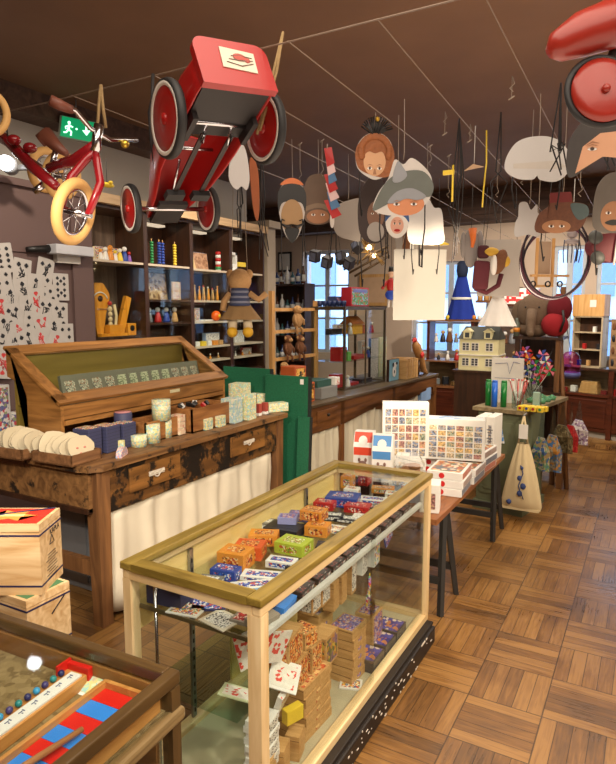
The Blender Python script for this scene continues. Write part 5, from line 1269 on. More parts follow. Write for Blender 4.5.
# wooden bird puppet
o = thing('wooden_parrot', 'wooden carved parrot with red head and wing spot perched at the counter far end', 'toy bird', K(-.10, 2.62, .90), R(0))
WB = wood('parrot_wood', S(150, 104, 60), S(184, 136, 84), 'z', 14)
MB().tube([(.0, -.10, .36), (.0, -.04, .30), (0, .10, .16), (0, .24, .0), (0, .36, -.06)], [.03, .055, .05, .035, .02], 10).build('body', WB, o)
MB().ball((0, -.11, .38), (.03, .035, .03), n=8).cyl((0, -.13, .38), (0, -.17, .355), .014, .003).build('head', plain('parrot_red', S(190, 50, 44), .5), o)
MB().ball((.05, .03, .20), (.02, .04, .04), n=7).build('wing_spot', plain('parrot_red', S(190, 50, 44), .5), o)
MB().cyl((0, .06, .14), (0, .06, -.05), .01).box((0, .06, -.045), (.10, .14, .012)).build('perch', DARKW, o)
gbox('blue_packet', 'pale blue packet with red corner lying on the floor shelf under the counter end', 'packet', K(-.15, 2.68, .55), (.3, .3, .16), R(-3), plain('packet_blue', S(130, 160, 200), .5), A_BLU, '')
gbox('carton', 'brown box supporting the pale blue packet under the counter end', 'box', K(-.18, 2.68, 0), (.34, .34, .548), R(-3), plain('brown_card', S(120, 86, 50), .7), A_BW, '')

# ---------------------------------------------------------------- on the green cabinet
A4 = Matrix.Translation((-.83, 4.91, 0)) @ Matrix.Rotation(-R(10), 4, 'Z')
def G(x, y, z=.851): return tuple(A4 @ Vector((x, y, z)))
for k, (c_, nm) in enumerate(((plain('tube_green', S(20, 120, 50), .3), 'green'), (plain('tube_blue', S(30, 100, 210), .3), 'blue'), (plain('tube_green', S(20, 120, 50), .3), 'green'))):
    o = thing('bubble_tube', ['tall green tube, left of the blue one on the green cabinet', 'tall blue tube between two green ones on the green cabinet', 'tall green tube, right of the blue one on the green cabinet'][k], 'tube', G(-.36 + k * .065, .12 - .03 * (k == 1)))
    MB().cyl((0, 0, 0), (0, 0, .20), .024, n=16).build('tube_body', c_, o); MB().cyl((0, 0, .20), (0, 0, .215), .022, n=16).build('cap', c_, o)
o = thing('printed_box', 'white printed display card standing behind the coloured tubes', 'display card', G(-.30, .36))
MB().box((0, 0, .19), (.26, .03, .38)).build('card_body', plain('card_offwhite', S(214, 212, 206), .5), o)
MB().tube([(-.10, -.017, .33), (.0, -.017, .34), (.02, -.017, .25), (.05, -.017, .35), (.10, -.017, .34)], .002).tube([(-.10, -.017, .21), (.10, -.017, .21)], .0015).build('line_drawing', plain('ink_blue', S(70, 90, 150), .5), o)
jar = glass('jar_glass', (.86, .92, .90), 1.5, .08)
o = thing('glass_jar', 'glass jar holding red and white striped sticks on the green cabinet', 'jar', G(-.12, .14))
MB().lathe([(.001, 0), (.045, 0), (.048, .01), (.048, .14), (.046, .14), (.044, .012), (.001, .012)], 20).build('glass_body', jar, o)
strw = [C_RED, C_WHT, plain('straw_pink', S(230, 120, 120), .4)]
for k in range(12):
    t = k * 2.4; o = thing('striped_stick', 'thin %s stick leaning in the glass jar, %s' % (['red', 'white', 'pink'][k % 3], ['front', 'left front', 'left', 'back left', 'back', 'back right', 'right', 'right front', 'centre', 'centre left', 'centre right', 'centre back'][k]), 'stick', G(-.12 + .015 * math.cos(t), .14 + .015 * math.sin(t), .864), (R(14 * math.sin(t * 1.3)), R(16 * math.cos(t)), 0), 'striped sticks in the glass jar')
    MB().cyl((0, 0, 0), (0, 0, .21), .0035, n=6).build('stick_body', strw[k % 3], o); MB().ball((0, 0, .215), .008, n=5).build('tip', strw[(k + 1) % 3], o)
o = thing('glass_jar', 'tall square glass jar with pale contents beside the striped sticks', 'jar', G(-.02, .28))
MB().box((0, 0, .09), (.07, .07, .18), None, 0, .006).build('glass_body', jar, o); MB().b2((-.025, -.025, .01), (.025, .025, .12)).build('contents', plain('pale_mint', S(190, 215, 200), .5), o)
for r_ in range(2):
    for k in range(4):
        o = thing('yellow_tub', 'little yellow tub with red lid dot, %s row, %s' % (['front', 'back'][r_], ['first from left', 'second from left', 'third from left', 'rightmost'][k]), 'tub', G(-.055 + k * .05 + r_ * .012, .035 + r_ * .055 + k * .004), R(-10), 'yellow tubs on the green cabinet')
        MB().box((0, 0, .02), (.044, .048, .04), None, 0, .004).build('tub_body', C_YEL, o); MB().cyl((0, -.0245, .022), (0, -.0255, .022), .011, n=10).build('dot', [C_RED, C_BLU, C_RED, TOYC['green']][k], o)
GGL = plain('green_glassware', S(90, 150, 110), .15, var=.2)
for k in range(6):
    o = thing('green_glass_dish', 'small green glass dish, %s of the group at the board right end' % ['front left', 'front right', 'middle left', 'middle right', 'back left', 'back right'][k], 'dish', G(-.14 + (k % 2) * .09, .50 + (k // 2) * .13), 0, 'green glass dishes')
    MB().lathe([(.001, 0), (.028, 0), (.038, .03), (.034, .032), (.026, .006), (.001, .006)], 14).build('bowl', GGL, o); MB().ball((0, 0, .03), (.02, .02, .018), n=6).build('stopper', GGL, o)
# vase of pinwheels
o = thing('glass_vase', 'glass vase holding the bouquet of colourful pinwheels', 'vase', G(-.20, .66))
MB().lathe([(.001, 0), (.05, 0), (.055, .02), (.05, .18), (.06, .20), (.056, .20), (.046, .18), (.05, .02), (.001, .012)], 18).build('vase_body', jar, o)
pc = [('red', C_RED), ('blue', C_BLU), ('violet', TOYC['purple']), ('white', C_WHT), ('green', TOYC['green']), ('orange', C_ORG), ('pink', TOYC['pink'])]
pp = [(-.12, .30), (-.02, .24), (.06, .32), (-.20, .22), (.10, .20), (0, .40), (-.12, .42), (-.26, .34), (.16, .38), (.05, .12), (-.08, .14), (.20, .26), (-.18, .10), (.12, .46), (-.04, .50)]
pw_ = ['upper left of the middle', 'centre', 'right of the centre', 'left edge, middle height', 'right, below the centre', 'above the centre', 'upper left', 'far left', 'upper right', 'low, right of the stem', 'low centre', 'far right', 'low left', 'top right', 'very top']
for k, (dx, dz) in enumerate(pp):
    base = Vector(G(-.20, .66, .87)); tip = base + Vector((dx * .85, -.06 - .03 * (k % 3) - dx * .2, dz * .62 + .10))
    o = thing('pinwheel', 'shiny %s pinwheel in the bouquet, %s' % (pc[k % 7][0], pw_[k]), 'pinwheel', base, 0, 'pinwheels in the glass vase')
    d = tip - base
    MB().cyl((0, 0, 0), d, .003, n=6).build('stick', C_WHT, o)
    mb = MB()
    for q in range(6):
        a = q * PI / 3
        e1 = Vector((math.cos(a), 0, math.sin(a))) * .055; e2 = Vector((math.cos(a + .7), .4, math.sin(a + .7))) * .04
        mb.hull([d + Vector((0, -.01, 0)), d + e1 + Vector((0, -.01, 0)), d + e2 + Vector((0, -.03, 0)), d + e1 * .6 + Vector((0, .0, 0))], [(0, 1, 2), (0, 3, 1), (0, 2, 3), (1, 3, 2)], m=q % 2)
    mb.build('blades', [pc[k % 7][1], pc[(k + 2) % 7][1]], o)
    MB().ball(d + Vector((0, -.03, 0)), .010, n=6).build('hub', pc[(k + 3) % 7][1], o)
# tote bag
TOT = plain('tote_cream', S(208, 190, 150), .9, var=.06)
c = at(522, 470, 'y', 4.82)
o = thing('tote_bag', 'cream cloth tote bag with blue drawing hanging from the green cabinet corner', 'bag', (c.x, c.y, 0), R(0))
top_, bot = 1.65 - (440 - 308) / 612 * 4.6, .10
def fb(u, v):
    a = 2 * PI * u; z = bot + (.62 - bot) * v
    w_ = .155 - .115 * v ** 1.3; d_ = .035 + .03 * math.sin(PI * v)
    if v < .05: w_ *= .92; d_ *= .5
    pl = 1 + .10 * math.sin(9 * a) * v + .04 * math.sin(5 * a + 2)
    return (w_ * math.cos(a) * pl, d_ * math.sin(a) * pl, z)
mb = MB().grid(fb, 60, 14); mb.build('bag_body', TOT, o)
mb = MB().box((0, 0, bot + .005), (.28, .05, .02)); mb.build('bag_bottom', TOT, o)
for s_ in (-1, 1): MB().tube([(s_ * .035, 0, .60), (s_ * .022, -.01, .72), (.0, -.01, .835)], .008).build('strap', TOT, o)
MB().b2((-.03, -.03, .66), (.035, -.022, .77)).build('swing_tag', C_WHT, o)
MB().cyl((0, -.02, .84), (0, .09, .84), .006).build('hook', GREY, o)
mb = MB()
for z, r_ in ((.36, .018), (.30, .022), (.24, .02), (.44, .012)): mb.ball((.01 + .02 * math.sin(z * 50), -.063, z), (r_, .010, r_ * 1.2), n=6)
mb.tube([(.0, -.062, .46), (.02, -.066, .40), (-.01, -.068, .30), (.03, -.07, .2)], .004).ball((-.08, -.045, .16), (.02, .012, .02), n=6)
mb.build('blue_print', plain('print_navy', S(54, 70, 120), .7), o)
PKB = art('print_yb', [S(80, 130, 200), S(225, 225, 225), S(230, 200, 60), S(90, 150, 210)], 40)
o = thing('toy_packet', 'blue and yellow plastic packet hanging on the green cabinet front', 'packet', G(-.22, .0, .58), R(-10))
MB().hull([(-.06, -.02, 0), (.06, -.02, 0), (.06, .0, 0), (-.06, .0, 0), (-.02, -.01, .20), (.02, -.01, .20)], [(3, 2, 1, 0), (0, 1, 5, 4), (2, 3, 4, 5), (1, 2, 5), (3, 0, 4)]).build('packet_body', PKB, o); MB().cyl((0, -.01, .2), (0, -.005, .225), .003).build('hook', GREY, o)
hb = [((.06, .20), .50, .13, .30, 'clear bag with blue and green toys, nearest on the cabinet side', 'print_bagA', [S(60, 90, 140), S(150, 130, 90), S(90, 130, 100), S(170, 160, 140)]),
      ((.08, .42), .47, .15, .34, 'clear bag with orange and blue toys hanging second on the cabinet side', 'print_bagB', [S(190, 130, 60), S(70, 110, 160), S(120, 110, 90), S(160, 150, 130)]),
      ((.08, .66), .55, .18, .26, 'dark olive bundle bag hanging third on the board edge', 'print_bagC', [S(90, 76, 50), S(70, 60, 40), S(110, 96, 66), S(130, 120, 90)]),
      ((.09, .86), .52, .12, .26, 'red packet hanging fourth on the board edge', 'print_bagD', [S(170, 40, 40), S(150, 30, 34), S(190, 60, 60)]),
      ((.12, .99), .56, .16, .24, 'white packet with purple print hanging last on the board edge', 'print_bagE', [S(210, 205, 205), S(170, 150, 180), S(225, 220, 220), S(120, 90, 110)])]
for (x, y), z, w_, h_, lb, mn, mc in hb:
    o = thing('hanging_toy_bag', lb, 'toy bag', G(x, y, z), R(-30), 'packed toys hanging along the side of the green cabinet')
    MB().hull([(-w_ * .5, -.02, -h_ * .5), (w_ * .45, -.03, -h_ * .46), (w_ * .5, .03, -h_ * .5), (-w_ * .45, .02, -h_ * .47), (-w_ * .42, -.05, 0), (w_ * .48, -.04, .02), (w_ * .40, .05, 0), (-w_ * .5, .04, .03), (-w_ * .2, -.012, h_ * .42), (w_ * .25, -.01, h_ * .40), (w_ * .2, .012, h_ * .4), (-w_ * .25, .01, h_ * .42)], [(3, 2, 1, 0), (0, 1, 5, 4), (1, 2, 6, 5), (2, 3, 7, 6), (3, 0, 4, 7), (4, 5, 9, 8), (5, 6, 10, 9), (6, 7, 11, 10), (7, 4, 8, 11), (8, 9, 10, 11)]).build('bag_body', art(mn, mc, 55), o)
    MB().hull([(-w_ * .2, -.01, h_ * .35), (w_ * .2, -.01, h_ * .35), (w_ * .2, .01, h_ * .35), (-w_ * .2, .01, h_ * .35), (-.01, 0, .83 - z), (.01, 0, .83 - z)], [(3, 2, 1, 0), (0, 1, 5, 4), (2, 3, 4, 5), (1, 2, 5), (3, 0, 4)]).build('bag_neck', CLR, o)

# ---------------------------------------------------------------- shelf tower behind the cabinet
o = thing('shelf_tower', 'dark wooden shelf tower with pale posts behind the green cabinet', 'shelving', (-1.12, 6.02, 0), 0)
for x, y in ((0, .32), (.34, .32), (0, 0), (.36, 0)): MB().b2((x - .022, y - .022, 0), (x + .022, y + .022, 1.85 if (x > 0 and y > 0) else 1.37)).build('post', OLDP if x else DARKW, o)
for z in (.85, 1.36): MB().b2((-.04, -.04, z), (.40, .36, z + .025)).build('shelf', DARKW, o)
MB().b2((0, .33, .1), (.34, .345, 1.36)).build('back_panel', DARKW, o)
mb = MB(); mb.cyl((-.62, 5.92, 0), (-.80, 6.18, 1.78), .022, n=6)
tag(mb.build('wooden_pole', OLDP), 'long wooden pole leaning against the shelf tower', 'pole')
EL = plain('elephant_grey', S(112, 92, 74), .95, bump=.5, scale=50)
o = thing('elephant_puppet', 'grey-brown plush elephant head on the top of the shelf tower', 'soft toy', (-1.0, 6.10, 1.387))
MB().ball((0, 0, .22), (.15, .11, .18)).ball((0, 0, .06), (.16, .11, .07)).build('head', EL, o)
for s_ in (-1, 1): MB().ball((s_ * .12, .02, .20), (.09, .03, .14)).build('ear', EL, o)
MB().tube([(0, -.10, .24), (0, -.15, .14), (0, -.15, .03), (.01, -.17, .015)], [.05, .045, .035, .03]).build('trunk', EL, o)
for s_ in (-1, 1): MB().ball((s_ * .06, -.095, .27), .010, n=5).build('eye', BLACK, o)
o = thing('red_plush', 'red and maroon plush cushion toy beside the elephant', 'soft toy', (-.80, 6.02, 1.387))
MB().ball((0, 0, .11), (.12, .09, .11), rot=(0, .2, 0)).build('body', plain('plush_red', S(150, 26, 36), .95), o); MB().ball((.03, .03, .26), (.11, .07, .13)).build('head', plain('plush_maroon', S(110, 20, 34), .95), o)
MB().tube([(.06, -.08, .05), (.09, -.1, .15), (.07, -.06, .24)], .012).build('strap', BLACK, o)
o = thing('striped_bottle', 'small striped bottle toy on the shelf left of the elephant', 'toy', (-1.13, 5.99, 1.387))
MB().lathe([(.001, 0), (.028, 0), (.028, .12), (.012, .15), (.012, .17), (.001, .17)], 14).build('body', plain('bottle_grey', S(100, 110, 100), .4), o); MB().lathe([(.026, .04), (.030, .04), (.030, .08), (.026, .08)], 14, closed=True).build('band', C_ORG, o)
o = thing('red_parrot_toy', 'bright red hanging plush piece on the tower post', 'soft toy', (-.86, 5.93, .98)); MB().ball((0, 0, .10), (.04, .03, .12), rot=(0, .35, 0)).build('body', plain('plush_scarlet', S(190, 30, 30), .9), o); MB().cyl((.03, 0, .2), (.06, .06, .30), .004).build('loop', BLACK, o)
# dollhouse on its stand
o = thing('stand', 'plain dark stand carrying the cream dollhouse', 'stand', (-1.40, 5.75, 0)); MB().b2((-.20, -.14, 0), (.20, .18, 1.06)).build('stand_body', DARKW, o); MB().b2((-.22, -.16, 1.06), (.22, .20, 1.08)).build('stand_top', DARKW, o)
o = thing('dollhouse', 'cream wooden dollhouse with dark roof and two dormers', 'dollhouse', (-1.39, 5.76, 1.081), -R(2))
CR_ = plain('dollhouse_cream', S(226, 222, 178), .6); RF = plain('dollhouse_roof', S(70, 74, 72), .7); wd = plain('dh_window_dark', S(60, 66, 70), .4)
MB().b2((-.18, -.12, 0), (.18, .12, .285)).build('walls', CR_, o)
MB().b2((-.19, -.135, .135), (.19, .12, .145)).build('cornice', C_WHT, o)
MB().hull([(-.19, -.14, .285), (.19, -.14, .285), (.19, .13, .285), (-.19, .13, .285), (-.15, -.03, .40), (.17, -.03, .40)], [(0, 3, 2, 1), (0, 1, 5, 4), (2, 3, 4, 5), (1, 2, 5), (3, 0, 4)]).build('roof', RF, o)
for x in (-.10, .09):
    d = MB().b2((x - .035, -.145, .29), (x + .035, -.06, .355)).hull([(x - .045, -.155, .355), (x + .045, -.155, .355), (x + .045, -.05, .355), (x - .045, -.05, .355), (x, -.155, .385), (x, -.05, .385)], [(0, 3, 2, 1), (0, 1, 4), (2, 3, 5), (1, 2, 5, 4), (3, 0, 4, 5)]).build('dormer', CR_, o)
    MB().b2((x - .02, -.147, .30), (x + .02, -.145, .345)).build('pane', wd, d)
for x in (-.115, -.03, .10):
    for z in (.045, .185):
        wn_ = MB().b2((x - .034, -.126, z - .008), (x + .034, -.12, z + .068)).build('window', C_WHT, o)
        mb = MB()
        for a in (-.016, .016):
            for b_ in (0, .022, .044): mb.box((x + a, -.1265, z + .008 + b_), (.024, .001, .018))
        mb.build('pane', wd, wn_)
# white and blue dresses
def dress(lb, loc, h, w_, mat, nb, rz=0, band=None):
    o = thing('child_dress', lb, 'dress', loc, rz)
    def f(u, v):
        a = 2 * PI * u; r_ = w_ * (.5 - .34 * v); k_ = 1 + .08 * math.sin(8 * a) * (1 - v)
        return (r_ * math.cos(a) * k_, r_ * .5 * math.sin(a) * k_, h * .74 * v)
    MB().grid(f, 48, 8).build('skirt', mat, o)
    MB().lathe([(w_ * .16, h * .73), (w_ * .20, h * .84), (w_ * .18, h * .96), (w_ * .10, h), (.001, h)], 16).build('bodice', nb, o)
    if band: MB().lathe([(w_ * .5 * .68 + .012, h * .34), (w_ * .5 * .66 + .012, h * .38), (w_ * .3, h * .38), (w_ * .3, h * .34)], 24, closed=True).build('band', band, o).scale = (1, .56, 1)
    return o
c = at(497, 326, 'y', 5.60)
o = dress('white child dress with yellow neckline hanging above the dollhouse', c, .34, .32, plain('dress_white', S(226, 224, 220), .9), plain('dress_white', S(226, 224, 220), .9))
MB().box((0, -.03, .335), (.09, .01, .03)).build('yellow_collar', C_YEL, o); MB().cyl((0, 0, .34), (0, 0, 2.5 - c.z), .002).build('hanging_thread', BLACK, o)
c = at(461, 318, 'y', 8.52); c.z = .922 + .572
o = dress('royal blue cape with white stripe on the back window shelf', c, .80, .40, plain('cape_blue', S(26, 52, 150), .9), plain('cape_dark', S(34, 44, 70), .9), 0, C_WHT)

# ---------------------------------------------------------------- shelving in front of the middle back window
o = thing('window_shelving', 'red-brown shelving in front of the back window with eggs and figurines', 'shelving', (-2.80, 8.36, .922))
for x in (0, .62, 1.24): MB().b2((x - .02, .08, 0), (x + .02, .34, .58 if x < 1 else 1.0)).build('upright', REDW, o)
for z, a, b_ in ((.54, -.02, 1.26), (.80, .66, 1.26)): MB().b2((a, .06, z), (b_, .36, z + .03)).build('shelf', wood('ledge_wood', S(96, 58, 32), S(140, 92, 54), 'x'), o)
MB().b2((0, .08, .24), (1.24, .34, .248)).build('glass_shelf', GLS, o)
ec = [C_RED, C_ORG, C_WHT, C_YEL, plain('egg_salmon', S(220, 150, 120), .4), C_RED, C_WHT]
ep = ['red', 'orange', 'white', 'yellow', 'salmon', 'red', 'white']
on = ['first', 'second', 'third', 'fourth', 'fifth', 'sixth', 'seventh', 'eighth', 'ninth', 'tenth', 'eleventh', 'twelfth', 'thirteenth', 'fourteenth', 'fifteenth', 'sixteenth', 'seventeenth', 'eighteenth']
for k in range(16):
    o = MB().ball((0, 0, .03), (.03, .026, .032), n=7).lathe([(.001, 0), (.018, 0), (.012, .012), (.001, .012)], 8).build('painted_egg', [ec[k % 7]]); o.location = (-2.76 + k * .074, 8.48, .922 + .571)
    tag(o, '%s painted egg, %s from the left on the window shelf' % (ep[k % 7], on[k]), 'egg', 'painted eggs on the window shelf')
for k in range(12):
    figure('small %s figurine, %s from the left on the glass window shelf' % (['white', 'dark', 'brown', 'grey'][k % 4], on[k]), (-2.70 + k * .095, 8.50, .922 + .249), .13 + .04 * (k % 3), [C_WHT, C_BLK, plush, GREY][k % 4], [C_WHT, BOXW][k % 2], 'figurines on the glass window shelf')
for k in range(10):
    figure('small %s figure, %s from the left on the back counter top' % (['dark', 'white', 'red', 'tan'][k % 4], on[k]), (-2.66 + k * .13, 8.50, .922), .10 + .03 * (k % 3), [C_BLK, C_WHT, C_RED, BOXW][k % 4], [BOXW, C_WHT][k % 2], 'figures on the back counter top')
for k in range(5):
    o = thing('wooden_cylinder', 'upright pale wooden cylinder box, %s on the high window shelf' % on[k], 'box', (-2.10 + k * .085, 8.50, .922 + .831), 0, 'wooden cylinders on the high window shelf'); MB().cyl((0, 0, 0), (0, 0, .15), .036).build('body', PW, o); MB().cyl((0, 0, .15), (0, 0, .165), .038).build('lid', PW, o)
gbox('checkered_box', 'red and white checkered box on the high shelf behind the hanging hoops', 'box', (-1.50, 8.2, 1.70), (.42, .15, .20), 0, C_WHT, art('print_checker', [S(200, 50, 50), S(230, 225, 220), S(210, 60, 60), S(235, 230, 225)], 34, rnd=0), 'xty')
o = thing('high_shelf', 'brown wall shelf carrying the red and white checkered box', 'shelf', (-1.74, 8.05, 1.67)); MB().b2((0, 0, 0), (.55, .30, .028)).build('shelf_board', REDW, o)
for x in (.03, .50): MB().b2((x, .02, -.03), (x + .02, 1.15, 0)).build('bracket', REDW, o)
# things inside the glazed back counters
for k in range(12):
    gbox('small_toy', '%s small toy in the left back counter display, %s from the left' % (['white', 'grey', 'dark', 'tan'][k % 4], on[k]), 'toy', (-2.80 + k * .125, 8.50, .571), (.08, .06, .05 + .03 * (k % 3)), R(k * 20), [C_WHT, GREY, C_BLK, BOXW][k % 4], A_MIX, 't', 'small toys in the left back counter display')
A5 = Matrix.Translation((-1.12, 8.66, 0)) @ Matrix.Rotation(RAD, 4, 'Z')
def J(x, y, z): return tuple(A5 @ Vector((x, y, z)))
for k in range(5): gbox('wooden_tray', 'tan wooden slab, %s in the pile in the right back counter display' % on[k], 'tray', J(.42, .13, .561 + k * .03), (.24 - .012 * k, .14, .028), RAD + R(k * 2), PW, A_BW, '', 'tan slabs piled in the right back counter')
for k in range(9): gbox('small_toy', '%s small toy in the right back counter display, %s from the left' % (['red', 'white', 'tan', 'dark red'][k % 4], on[k]), 'toy', J(.10 + k * .12 + (.15 if k > 1 else 0), .08 + .02 * (k % 2), .561), (.07, .06, .05 + .03 * (k % 3)), RAD, [C_RED, C_WHT, BOXW, plain('dark_red', S(110, 24, 24), .5)][k % 4], A_MIX, '', 'small toys in the right back counter display')
# tall doll house shelf and figure board on the right counter
o = thing('dollhouse_shelf', 'tall open wooden dollhouse with three rooms and a tan attic by the window', 'dollhouse', J(.38, .12, .891), RAD)
for x in (-.19, .17): MB().b2((x, -.08, 0), (x + .02, .10, .66)).build('side_wall', wood('dh_pale', S(170, 150, 120), S(200, 182, 150), 'z'), o)
for z in (0, .22, .44, .64): MB().b2((-.19, -.08, z), (.19, .10, z + .015)).build('room_floor', wood('dh_pale', S(170, 150, 120), S(200, 182, 150), 'z'), o)
MB().b2((-.19, .09, 0), (.19, .10, .66)).build('back_wall', DARKW, o)
MB().b2((-.20, -.09, .655), (.20, .09, .93)).build('attic', PW, o)
w1 = MB().b2((.02, -.095, .77), (.10, -.09, .86)).build('window', C_WHT, o)
for k in range(5): MB().box((-.12 + k * .06, 0, [.055, .27, .055, .49, .27][k]), (.035, .05, .07)).build('doll_furniture', [C_BLU, C_RED, BOXW, C_WHT, C_BLK][k], o)
o = thing('figure_board', 'brown board covered with small figures standing by the right window', 'display board', J(.86, .14, .891), RAD)
MB().b2((-.22, -.02, 0), (.30, .02, .62)).build('board', wood('board_brown', S(120, 90, 60), S(160, 126, 90), 'x'), o)
for k in range(24):
    MB().ball((-.18 + (k % 6) * .085, -.03, .08 + (k // 6) * .15), (.02, .012, .045), n=5).build('small_figure', [C_BLK, C_WHT, plush, GREY][k % 4], o)
MB().b2((-.05, -.01, .62), (.06, .0, .73)).build('black_sign', C_BLK, o)
o = thing('pink_lantern', 'translucent pink and blue lantern hanging by the shelf tower', 'lantern', at(570, 372, 'y', 6.6)); MB().lathe([(.001, 0), (.09, .0), (.10, .04), (.085, .16), (.05, .20), (.001, .21)], 18).build('shade', glass('pink_film', (.82, .35, .66), 1.5, .06), o); MB().lathe([(.085, -.06), (.10, -.03), (.095, .0), (.08, -.03)], 18, closed=True).build('blue_rim', plain('rim_blue', S(110, 120, 190), .4), o)
MB().cyl((0, 0, .2), (-.1, -.3, .85), .003).build('thread', BLACK, o)

# ---------------------------------------------------------------- far shelving behind the wooden rack
q = at(268, 300, 'y', 7.6)
o = thing('bottle_shelf', 'dark shelf unit with bottles and books seen behind the wooden rack', 'shelving', (q.x, 7.6, 0)); 
MB().b2((0, .28, 0), (.62, .30, 2.0)).build('back_panel', DARKW, o)
for x in (0, .60): MB().b2((x, 0, 0), (x + .02, .30, 2.0)).build('side_panel', DARKW, o)
for z in (.5, .9, 1.25, 1.6, 1.98): MB().b2((.02, 0, z - .02), (.60, .28, z)).build('shelf', DARKW, o)
bc_ = [plain('bottle_blue', S(50, 66, 110), .25), plain('bottle_brown', S(90, 50, 30), .25), C_WHT, plain('bottle_teal', S(50, 96, 100), .3)]
for r_, z in enumerate((2.0, 1.6, 1.25, .9)):
    for k in range(6):
        o = thing('bottle', '%s bottle, %s along the %s of the dark shelf unit' % (['blue', 'brown', 'white', 'teal'][(k + r_) % 4], on[k], ['top', 'upper shelf', 'middle shelf', 'lower shelf'][r_]), 'bottle', (q.x + .08 + k * .09, 7.72, z + .001), 0, 'bottles on the dark shelf unit')
        h_ = .17 + .04 * ((k + r_) % 3)
        MB().lathe([(.001, 0), (.032, 0), (.034, .02), (.034, h_ * .6), (.012, h_ * .78), (.012, h_), (.001, h_)], 14).build('bottle_body', bc_[(k + r_) % 4], o); MB().lathe([(.0345, .03), (.0352, .03), (.0352, h_ * .5), (.0345, h_ * .5)], 14, closed=True).build('paper_label', C_WHT, o)
for k, (px, py, w_, h_) in enumerate(((285, 262, .26, .34), (297, 285, .2, .26), (374, 290, .5, .5), (286, 290, .22, .2))):
    c = at(px, py, 'y', 9.17)
    o = thing('framed_picture', ['black framed white print on the far back wall left of the window', 'small dark framed print beside the left back window', 'tan poster on the warm wall behind the glazed cabinet', 'low blue-grey framed print left of the back window'][k], 'picture', c)
    MB().box((0, 0, 0), (w_, .03, h_)).build('frame', BLACK if k != 2 else PW, o); MB().box((0, -.017, 0), (w_ * .8, .004, h_ * .8)).build('print', [C_WHT, plain('frame_bluegrey', S(140, 160, 190), .5), plain('poster_tan', S(206, 170, 136), .7), plain('frame_bluegrey', S(140, 160, 190), .5)][k], o)
# ---------------------------------------------------------------- ceiling wires and hanging hooks
WIRE = plain('wire_tan', S(120, 100, 84), .5); STR = plain('string_dark', S(30, 26, 26), .7); STW = plain('string_pale', S(150, 135, 118), .7)
ZW = 2.50
wx = [(-.46, -.52, 'ending at the white cloud cut-out'), (-.77, -1.0, 'over the display case'), (-1.08, -1.2, 'over the grey hat mask'), (-1.43, -1.6, 'over the oak counter'), (-1.66, -1.9, 'over the white round cut-outs'), (-2.1, -2.3, 'over the worn bench'), (-.1, -.1, 'rightmost, over the open floor')]
for x, x2, d in wx:
    o = MB().tube([(x + (x2 - x) * k / 8, 1.78 + 6.9 * k / 8, ZW - .03 * math.sin(PI * k / 8)) for k in range(9)], .0022, 5).build('ceiling_wire', WIRE)
    tag(o, 'thin taut wire below the brown ceiling, ' + d, 'wire', 'wires under the ceiling')
o = MB().tube([(-4.4, 1.78, 2.52), (-2.2, 1.76, 2.485), (0, 1.76, 2.49), (3.1, 1.8, 2.53)], .0028, 5).build('ceiling_wire', WIRE); tag(o, 'cross cable under the ceiling that the long wires and red toys hang from', 'wire', 'wires under the ceiling')
def hook(px, py, y_, lb, hang=.12, mat=STW):
    o = MB()
    c = at(px, py, 'y', y_ * .62)
    o.tube([(0, 0, ZW - .01 - c.z), (0, 0, .03), (.01, 0, .0), (-.008, 0, -.015), (.006, 0, -.03)], .0018, 5).tube([(-.012, 0, ZW - .012 - c.z), (.012, 0, ZW - c.z)], .003, 4)
    q = o.build('hanging_hook', mat); q.location = c; tag(q, lb, 'hook', 'small hooks hanging from the ceiling wires')
for px, py, y_, lb in [(512, 84, 4.3, 'pale hook hanging from the rightmost long wire near the top'), (445, 118, 4.9, 'pale hook hanging above the striped black strings'), (470, 130, 5.2, 'pale hook right of the black strings'), (430, 160, 5.2, 'hook hanging just right of the grey hat mask'),
                       (448, 192, 5.6, 'long pale hook line left of the black strings'), (497, 192, 6.0, 'thin hook line right of the yellow ribbon'), (522, 180, 6.5, 'thin hook line under the white cloud cut-out'), (538, 228, 6.5, 'pale hook right of the small white cut-out'),
                       (580, 190, 5.0, 'bright wire hook right of the cloud cut-out'), (322, 170, 4.6, 'hook above the colourful streamers'), (170, 85, 3.4, 'hook over the red pedal car, left side'), (300, 175, 4.6, 'hook left of the bowler hat mask')]:
    hook(px, py, y_, lb)
for px, py, y_, c_, lb in [(404, 205, 5.0, C_YEL, 'x'), ]: pass
o = MB().tube([(0, 0, 0.03), (.0, 0, -.13)], .005, 5).box((-.02, 0, .0), (.05, .01, .02)).build('yellow_ribbon', C_YEL); o.location = at(453, 172, 'y', 2.8); tag(o, 'short yellow ribbon hanging left of the black strings', 'ribbon')

o = MB().tube([(0, 0, 0), (.005, 0, -.15), (-.005, 0, -.28), (-.008, 0, -.36)], .004, 5).build('yellow_ribbon', C_YEL); q = at(486, 146, 'y', 3.1); o.location = (q.x, q.y, ZW); tag(o, 'long thin yellow ribbon hanging right of the black strings', 'ribbon')
o = thing('hanging_gull', 'small tan paper bird hanging from a white thread', 'ornament', at(474, 168, 'y', 3.0))
MB().hull([(-.05, 0, -.01), (0, -.02, .015), (.05, 0, .0), (0, .02, .018), (0, 0, -.004)], [(0, 1, 3), (1, 2, 3), (0, 4, 1), (1, 4, 2), (2, 4, 3), (3, 4, 0)]).build('wings', plain('gull_tan', S(170, 140, 110), .7), o); MB().tube([(0, 0, .02), (0, 0, ZW - o.location.z)], .002, 5).build('thread', plain('thread_white', S(200, 195, 185), .6), o)

